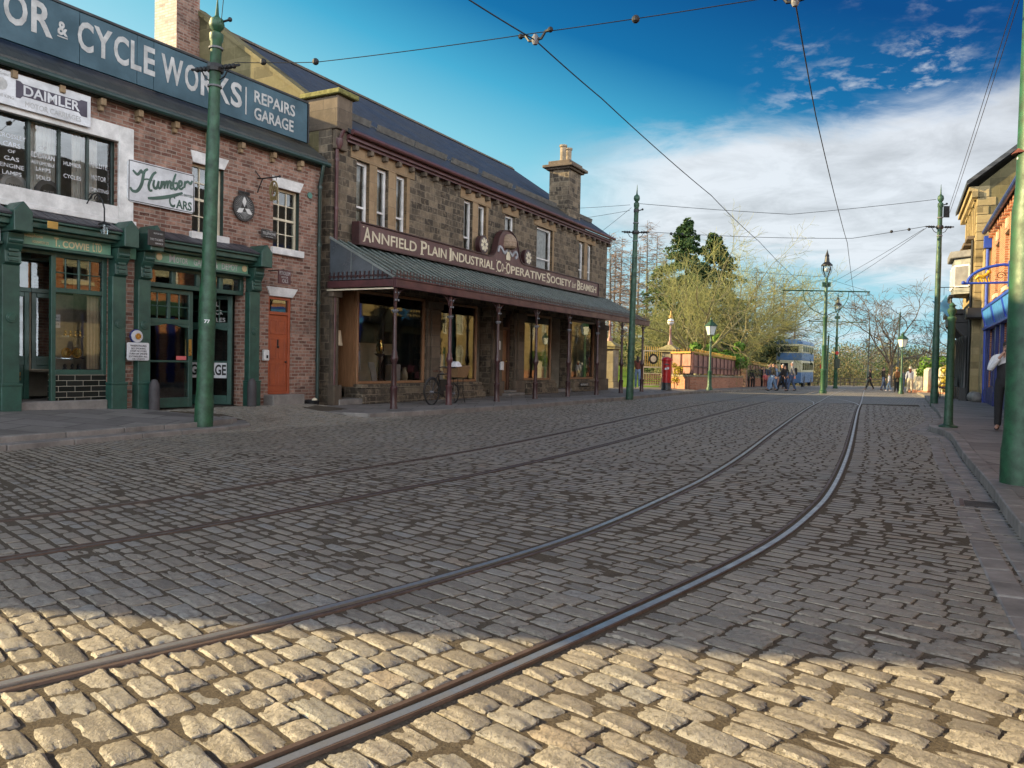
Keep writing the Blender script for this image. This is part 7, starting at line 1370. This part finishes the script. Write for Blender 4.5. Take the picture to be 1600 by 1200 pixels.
t = thing('red_blanket', 'red cloth laid over the bench by the bank', 'blanket', (*RB.w(-3.5, -1.25), .115), RB.rz); MB().box(-.25, -.24, .47, .25, .24, .49).box(-.25, -.27, .1, .25, -.245, .49).box(-.25, .22, .49, .25, .25, .85).build('cloth', M['cloth_pink'], t, bevel=.02)
for i, (x, y) in enumerate(((-.9, -.35), (-.1, -.3))):
    o = MB().ball((0, 0, .2), .24, 8, .9).build('boulder', M['kerb'], None, smooth=True); o.location = (*RB.w(x, y), .08); tag(o, ['rounded guard boulder at the foot of the bank corner', 'rounded guard boulder at the foot of the blue corner pilaster'][i], 'boulder', 'guard boulders')
# ------------------------------------------------------------------ people
def skin(name, V, E, Rr, mat, par, sub=1):
    me = bpy.data.meshes.new(name); me.from_pydata(V, E, []); o = bpy.data.objects.new(name, me); COL.objects.link(o)
    o.modifiers.new('s', 'SKIN'); ss = o.modifiers.new('u', 'SUBSURF'); ss.levels = ss.render_levels = sub
    for i, r in enumerate(Rr): me.skin_vertices[0].data[i].radius = r if isinstance(r, tuple) else (r, r); me.skin_vertices[0].data[i].use_root = (i == 0)
    bpy.context.view_layer.update(); m2 = bpy.data.meshes.new_from_object(o.evaluated_get(bpy.context.evaluated_depsgraph_get())); bpy.data.objects.remove(o); bpy.data.meshes.remove(me)
    m2.name = name; m2.materials.clear(); m2.materials.append(M[mat]); m2.polygons.foreach_set('use_smooth', [True] * len(m2.polygons))
    o = bpy.data.objects.new(name, m2); COL.objects.link(o); o.parent = par; return o
def person(lab, x, y, z, face, h=1.72, top='cloth_black', legs='denim', hair='hair', stride=.0, arms=(0, 0), coat=0.0, longhair=False, hat=None, bag=None, fine=False, rarm=None, larm=None, sleeve=None, group='people in the street'):
    """face: heading in degrees, 0 = away up +y, clockwise; arms: swing of left/right arm"""
    t = thing('person', lab, 'person', (x, y, z), R(-face), group); k = h / 1.75; S = lambda *p: tuple(c * k for c in p); s = stride
    hipL, hipR = (-.10, 0, .92), (.10, 0, .92); kL, kR = (-.105, s * .55 + .02, .50 + abs(s) * .02), (.105, -s * .45 + .03, .50); aL, aR = (-.11, s * .95, .09), (.11, -s * 1.0, .09 + abs(s) * .18)
    tL, tR = (-.125, aL[1] + .17, .035), (.125, aR[1] + .17, .035 + abs(s) * .06); sh = 1.44
    def arm(sg, a, ov): 
        if ov: return ov
        return [(sg * .20, 0, sh), (sg * .25, -.02 + a * .35, sh - .29), (sg * .25, .06 + a * .75, sh - .52)]
    A = [arm(-1, arms[0], larm), arm(1, arms[1], rarm)]
    def hand(a): b, c = Vector(a[1]), Vector(a[2]); d = (c - b).normalized(); return tuple(c + d * .09), tuple(c + d * .17)
    hd = [hand(a) for a in A]
    V = [(0, 0, .95), (0, .01, 1.12), (0, 0, 1.32), (0, -.01, 1.47), (0, .0, 1.53), (0, .02, 1.60), (0, .015, 1.70)]; Rr = [(.115, .09), (.11, .085), (.14, .095), (.09, .075), (.052, .056), (.068, .088), (.062, .08)]; E = [(0, 1), (1, 2), (2, 3), (3, 4), (4, 5), (5, 6)]
    for sg, a, hh in ((0, A[0], hd[0]), (1, A[1], hd[1])):
        i = len(V); V += a + list(hh); Rr += [.055, .042, .030, (.040, .024), (.030, .014)]; E += [(3, i), (i, i + 1), (i + 1, i + 2), (i + 2, i + 3), (i + 3, i + 4)]
    for pts in ((hipL, kL, aL, tL), (hipR, kR, aR, tR)):
        i = len(V); V += list(pts); Rr += [.085, .055, .040, .035]; E += [(0, i), (i, i + 1), (i + 1, i + 2), (i + 2, i + 3)]
    V = [S(*v) for v in V]; Rr = [tuple(q * k for q in r) if isinstance(r, tuple) else r * k for r in Rr]
    body = skin('body', V, E, Rr, 'skin', t, 2 if fine else 1)
    V = [(0, 0, .90 - coat), (0, .01, 1.10), (0, 0, 1.32), (0, -.01, 1.46)]; Rr = [(.165 + coat * .06, .135 + coat * .05), (.155, .12), (.178, .125), (.10, .085)]; E = [(0, 1), (1, 2), (2, 3)]
    if sleeve:
        skin('waistcoat', [S(0, 0, .86), S(0, .01, 1.10), S(0, .0, 1.32), S(0, -.005, 1.425)], [(0, 1), (1, 2), (2, 3)], [(.168 * k, .138 * k), (.160 * k, .126 * k), (.176 * k, .130 * k), (.125 * k, .098 * k)], top, t, 2); V = [(0, .005, 1.02)] + V[1:]; Rr = [(.150, .112), (.150, .115), (.168, .120), (.105, .088)]
    for a in A: i = len(V); V += a; Rr += [.075, .060, .048]; E += [(3, i), (i, i + 1), (i + 1, i + 2)]
    skin('jacket' if not sleeve else 'shirt', [S(*v) for v in V], E, [tuple(q * k for q in r) if isinstance(r, tuple) else r * k for r in Rr], sleeve or top, t, 2 if fine else 1)
    if sleeve:
        skin('collar', [S(0, .0, 1.48), S(0, .01, 1.53)], [(0, 1)], [(.075 * k, .07 * k), (.06 * k, .062 * k)], sleeve, t, 1)
    V = [(0, 0, 1.10), (0, 0, .96)]; Rr = [(.148, .115), (.155, .122)]; E = [(0, 1)]
    for pts in ((hipL, kL, aL), (hipR, kR, aR)): i = len(V); V += [pts[0], pts[1], (pts[2][0], pts[2][1], pts[2][2] - .035)]; Rr += [.108, .080, .066]; E += [(1, i), (i, i + 1), (i + 1, i + 2)]
    skin('trousers', [S(*v) for v in V], E, [tuple(q * k for q in r) if isinstance(r, tuple) else r * k for r in Rr], legs, t, 2 if fine else 1)
    for a_, t_ in ((aL, tL), (aR, tR)): skin('shoe', [S(a_[0], a_[1] - .05, a_[2] - .035), S(t_[0], t_[1], t_[2])], [(0, 1)], [(.05 * k, .055 * k), (.045 * k, .035 * k)], 'shoe' if not bag == 'white shoes' else 'cloth_white', t, 1)
    hc = MB()
    if longhair: skin('hair', [S(0, -.025, 1.745), S(0, -.05, 1.66), S(0, -.085, 1.50), S(0, -.09, 1.38)], [(0, 1), (1, 2), (2, 3)], [(.075 * k, .085 * k), (.092 * k, .085 * k), (.085 * k, .05 * k), (.06 * k, .03 * k)], hair, t, 1)
    else: skin('hair', [S(0, .0, 1.775), S(0, -.035, 1.69), S(0, -.04, 1.63)], [(0, 1), (1, 2)], [(.064 * k, .074 * k), (.080 * k, .066 * k), (.06 * k, .04 * k)], hair, t, 1)
    f = MB()
    for sx in (-.028, .028): f.ball(S(sx, .100, 1.668), .009 * k, 5)
    f.build('eyes', M['black'], body, smooth=True); f = MB(); f.hexa([S(-.015, .095, 1.625), S(.015, .095, 1.625), S(.012, .085, 1.625), S(-.012, .085, 1.625), S(-.006, .10, 1.668), S(.006, .10, 1.668), S(.006, .085, 1.668), S(-.006, .085, 1.668)]); f.add([S(-.018, .098, 1.628), S(.018, .098, 1.628), S(0, .122, 1.632), S(0, .10, 1.665)], [(0, 1, 2), (1, 3, 2), (0, 2, 3)]); f.build('nose', M['skin'], body)
    MB().box(*S(-.024, .095, 1.592), *S(.024, .103, 1.600)).build('mouth', M['cloth_red'], body)
    if hat: MB().lathe([(.10 * k, 1.70 * k), (.115 * k, 1.72 * k), (.11 * k, 1.79 * k), (.07 * k, 1.85 * k), (.001, 1.86 * k)], (0, -.01 * k, 0), 12).build('hat', M[hat], t, smooth=True)
    return t
def onroad(u, Z): return px(u, Z), Z, gz(0, Z)
n_ = dict(group='walkers at the far end of the street')
person('walker in black coat and pale jeans striding left in front of the blue bus', *onroad(1208, 49), -80, 1.72, 'cloth_black', 'jeans_light', stride=.26, arms=(-.2, .2), **n_)
person('walker in dark grey jacket and black trousers, middle of three crossing before the bus', *onroad(1222, 49.3), -75, 1.66, 'cloth_black', 'cloth_black', 'haircream', stride=.30, arms=(.3, -.3), **n_)
person('white haired walker in grey coat and jeans, rightmost of three crossing before the bus', *onroad(1237, 49), -72, 1.80, 'cloth_grey', 'denim', 'haircream', stride=.24, arms=(-.3, .2), **n_)
person('walker in navy top half hidden behind the striding black coat', *onroad(1203, 52), -60, 1.75, 'cloth_navy', 'jeans_light', 'blonde', stride=.1, **n_)
n_ = dict(group='people waiting along the park wall')
person('waiting woman in a long black coat beside the pink boarded wall', *onroad(1168, 57), 170, 1.55, 'cloth_black', 'cloth_black', 'hair', coat=.3, longhair=True, **n_); person('waiting woman in black jacket holding a pale bag by the wall', *onroad(1176, 57.5), 165, 1.58, 'cloth_black', 'cloth_black', 'hair', longhair=True, arms=(.4, .4), **n_)
person('person in black by the wall left of the crossing walkers', *onroad(1190, 60), 100, 1.62, 'cloth_black', 'cloth_black', **n_); person('child in bright red coat by the wall', *onroad(1195.5, 59), 180, 1.15, 'cloth_pink', 'cloth_red', 'hair', **n_); person('tall man in blue jacket behind the red coated child', *onroad(1200, 62), 150, 1.8, 'denim', 'cloth_navy', 'haircream', **n_)
n_ = dict(group='walkers at the far end of the street')
person('walker in black with bare arms striding left at the end of the rail', *onroad(1359, 64), -75, 1.66, 'cloth_black', 'cloth_black', 'hair', stride=.34, arms=(.3, -.3), longhair=True, **n_); person('man in black top and blue jeans walking beside a child', *onroad(1380, 60), 95, 1.75, 'cloth_black', 'denim', 'hair', stride=.22, **n_); person('small child in pale jacket and jeans beside the walking man', *onroad(1389, 59), -60, 1.32, 'cloth_white', 'jeans_light', 'hair', stride=.2, bag='white shoes', **n_)
person('woman in tan coat with yellow hat and brown rucksack walking away', *onroad(1401, 54), 10, 1.62, 'cloth_tan', 'cloth_black', 'blonde', coat=.18, hat='ochre', **n_); person('woman in pale pink top and cream trousers at the pale piers', *onroad(1421.5, 53), 15, 1.64, 'cloth_white', 'cream', 'cloth_red', longhair=True, stride=.12, hat='cream', **n_)
n_ = dict(group='people waiting along the park wall')
for lab, u, Z, f_, h_, a_, b_, hr in (('person in pale blue top behind the striding black coat', 1212, 55, 120, 1.7, 'jeans_light', 'denim', 'blonde'), ('dark coated person directly behind the bus corner', 1226, 58, 200, 1.72, 'cloth_black', 'cloth_navy', 'hair'), ('person in tan jacket between the crossing walkers and the wall', 1205, 60, 170, 1.66, 'cloth_tan', 'cloth_black', 'hair'), ('person in grey by the wall end left of the bus', 1186, 63, 90, 1.7, 'cloth_grey', 'denim', 'haircream')): person(lab, *onroad(u, Z), f_, h_, a_, b_, hr, **n_)
person('distant pale coated walker right of the valley fence', *onroad(1410, 66), 40, 1.66, 'cloth_grey', 'denim', 'blonde', stride=.15, group='walkers at the far end of the street')
t = thing('rucksack', 'brown rucksack on the back of the yellow hatted woman', 'bag', (px(1401, 54), 54, gz(0, 54)), R(-10)); MB().box(-.15, -.28, .98, .15, -.14, 1.40).build('pack', M['cloth_brown'], t, bevel=.04, seg=2)
t = thing('rucksack', 'black rucksack on the white haired walker before the bus', 'bag', (px(1237, 49), 49, gz(0, 49)), R(72)); MB().box(-.16, -.30, 1.0, .16, -.14, 1.45).build('pack', M['cloth_black'], t, bevel=.05, seg=2)
x, y = px(996, 42), 42; person('walker in rust red jacket and pale jeans heading into the park', x, y, gz(0, 42) + .115, 12, 1.70, 'cloth_red', 'jeans_light', 'hair', stride=.16, longhair=True, bag='white shoes')
m_ = person('bearded man in white shirt and dark waistcoat standing by the blue shop, hand at mouth', 9.82, 15.8, .115, 215, 1.76, 'cloth_black', 'cloth_black', 'hair', stride=.06, fine=True, sleeve='cloth_white', larm=[(-.20, 0, 1.44), (-.24, -.03, 1.15), (-.20, .1, .93)], rarm=[(.20, .0, 1.44), (.27, .10, 1.19), (.10, .21, 1.44)])
hb = [o for o in m_.children if o.name.startswith('body')][0]; f = MB()
for i in range(4):
    b = Vector((.045 - .006 * i, .22, 1.50 - .017 * i)); f.tube([b, b + Vector((-.028, .008, .028)), b + Vector((-.05, -.012, .04 - .006 * i))], [.009, .0085, .007], 6)
f.tube([(.08, .2, 1.47), (.06, .17, 1.52), (.04, .16, 1.545)], [.011, .010, .008], 6); f.build('fingers', M['skin'], hb, smooth=True)
skin('beard', [(0, .07, 1.57), (0, .085, 1.60)], [(0, 1)], [(.055, .03), (.06, .025)], 'hair', m_, 1)
f = MB()
for sx in (-.032, .032): f.tube([(sx + .024 * math.cos(a), .112, 1.670 + .018 * math.sin(a)) for a in np.linspace(0, 6.28, 11)], .0035, 4, False)
f.tube([(-.01, .114, 1.672), (.01, .114, 1.672)], .003, 4); f.tube([(.056, .11, 1.673), (.075, .02, 1.675)], .003, 4); f.tube([(-.056, .11, 1.673), (-.075, .02, 1.675)], .003, 4); f.build('glasses', M['black'], m_)
person('person in a brown quilted coat, back turned, mostly behind the thick right pole', 9.36, 14.5, .115, 40, 1.62, 'cloth_brown', 'cloth_black', 'hair', coat=.15, longhair=True, fine=True, arms=(.3, .3))
# ------------------------------------------------------------------ bus
def bus():
    Z = 73.5; t = thing('double_decker_bus', 'old blue and cream double decker bus seen from behind at the park wall', 'bus', (px(1231.5, Z), Z, gz(0, Z)), R(-28)); L, w = 8.0, 1.15
    def loft(prof, y0, y1): return lambda: None
    lo = MB(); lo.box(-w, 0, .35, w, L, 1.35); lo.build('lower_panels', M['bus_blue'], t, bevel=.08, seg=2)
    m = MB(); m.box(-w, .0, 1.351, w, L, 2.45); m.build('lower_deck', M['bus_cream'], t, bevel=.06, seg=2); m = MB(); m.box(-w, .03, 2.451, w, L, 3.15); m.build('side_band', M['bus_blue'], t, bevel=.06, seg=2); m = MB(); m.box(-w, .05, 3.151, w, L, 3.95); m.build('upper_deck', M['bus_cream'], t, bevel=.06, seg=2)
    m = MB(); m.prism([(-w - .01, 3.951), (w + .01, 3.951), (w - .02, 4.15), (w - .22, 4.32), (w - .6, 4.40), (-w + .6, 4.40), (-w + .22, 4.32), (-w + .02, 4.15)], lambda a, b: (a, .06, b), lambda a, b: (a, L, b)); m.build('roof', M['bus_blue'], t)
    for x0, x1, z0, z1 in ((-.82, .82, 3.22, 3.78),): f = MB(); f.box(x0, .035, z0, x1, .06, z1); f = f.build('rear_window', M['glassm'] if 0 else paint('dark_glass', (.02, .025, .03), .08, dirt=.3), t, bevel=.04); frame(MB(), x0 - .08, x1 + .08, z0 - .08, z1 + .08, .08, .02, .052).build('frame', M['bus_cream'], f)
    f = MB(); f.box(-.75, -.012, 1.5, -.05, .02, 2.2); f.build('rear_window', MATS['dark_glass'], t, bevel=.03)
    for z0, z1 in ((1.55, 2.25), (3.25, 3.80)):
        for i in range(5): MB().box(w - .02, .5 + i * 1.45, z0, w + .012, 1.75 + i * 1.45, z1).build('side_window', MATS['dark_glass'], t, bevel=.03)
    for y in (1.7, 6.3):
        for s in (-1, 1): wv = MB().lathe([(.48, -.12), (.5, -.08), (.5, .08), (.48, .12)], (s * (w - .12), y, .5), 20, 'x').build('wheel', M['rubber'], t, smooth=True); MB().lathe([(.22, -.13), (.22, .13)], (s * (w - .12), y, .5), 14, 'x').build('hub', M['cloth_grey'], wv)
    MB().lathe([(.09, 0), (.09, .03), (.001, .03)], (.55, -.035, .85), 12, 'y').build('tail_lamp', M['red'], t); MB().box(-.35, -.015, .75, .1, .0, .9).build('number_plate', M['black'], t)
bus()
# ------------------------------------------------------------------ carrier bicycle against the canopy post
def bicycle():
    t = thing('carrier_bicycle', 'black carrier bicycle with front basket propped by the canopy post', 'bicycle', (*CO.w(-2.95, .30), .115), CO.rz); rw, fw, r = 0.0, 1.06, .33
    for x, rr in ((rw, .34), (fw, .27)):
        wv = MB(); wv.tube([(x + rr * math.cos(a), 0, rr + rr * math.sin(a)) for a in np.linspace(0, 2 * math.pi, 29)], .022, 6, False); wv = wv.build('wheel', M['rubber'], t, smooth=True); s = MB()
        for i in range(14): a = 2 * math.pi * i / 14; s.tube([(x, .03 * (-1) ** i, rr), (x + rr * .96 * math.cos(a), 0, rr + rr * .96 * math.sin(a))], .0035, 3)
        s.tube([(x, -.05, rr), (x, .05, rr)], .03, 8); s.build('spokes', M['cloth_grey'], wv); g = MB()
        if rr > .3: g.tube([(x + (rr + .04) * math.cos(a), 0, rr + (rr + .04) * math.sin(a)) for a in np.linspace(.3, 3.3, 14)], .02, 5)
        if rr > .3: g.build('mudguard', M['black'], t)
    f = MB(); bb = (.46, 0, .28); st = (.28, 0, .80); hd = (.88, 0, .82); hb = (.92, 0, .62)
    for a, b in ((bb, st), (st, hd), (bb, hb), ((0, 0, .34), bb), ((0, 0, .34), st), (hb, hd), (hb, (1.06, 0, .27)), ((.9, 0, .8), (.87, 0, .98))): f.tube([a, b], .018, 6)
    f.build('frame', M['black'], t, smooth=True); MB().prism([(.14, -.09), (.3, -.05), (.42, -.02), (.42, .02), (.3, .05), (.14, .09)], lambda a, b: (a, b, .86), lambda a, b: (a, b, .91)).build('saddle', M['oak_dark'], t, bevel=.015); MB().tube([(.72, -.27, .98), (.8, -.2, 1.0), (.88, 0, .98), (.8, .2, 1.0), (.72, .27, .98)], .015, 6).build('handlebar', M['iron'], t, smooth=True)
    MB().lathe([(.09, -.01), (.09, .01)], (bb[0], -.03, bb[2]), 14, 'y').bar((bb[0], -.05, bb[2]), (bb[0] + .12, -.05, bb[2] - .12), .02).bar((bb[0], .05, bb[2]), (bb[0] - .12, .05, bb[2] + .12), .02).build('crank', M['iron'], t)
    b = MB(); b.hexa([(.92, -.21, .72), (1.42, -.21, .72), (1.42, .21, .72), (.92, .21, .72), (.88, -.26, 1.0), (1.52, -.26, 1.05), (1.52, .26, 1.05), (.88, .26, 1.0)]); b.build('basket', M['wicker'], t); s = MB(); s.tube([(.9, .18, .70), (1.46, .18, .70), (1.46, -.18, .70), (.9, -.18, .70)], .012, 5)
    for sy in (-.16, .16): s.tube([(1.30, sy, .70), (1.30, sy, .30), (1.42, sy, .02)], .011, 5); s.tube([(1.02, sy, .70), (1.02, sy, .35)], .011, 5)
    s.build('stand', M['blackiron'], t); MB().hexa([(.95, -.2, .98), (1.25, -.2, .98), (1.25, .2, .98), (.95, .2, .98), (1.0, -.12, 1.14), (1.18, -.12, 1.16), (1.18, .12, 1.16), (1.0, .12, 1.14)]).build('cloth_load', M['cloth_white'], t, bevel=.03); MB().box(.38, -.012, .36, .82, .012, .66).build('name_plate', M['black'], t)
bicycle()
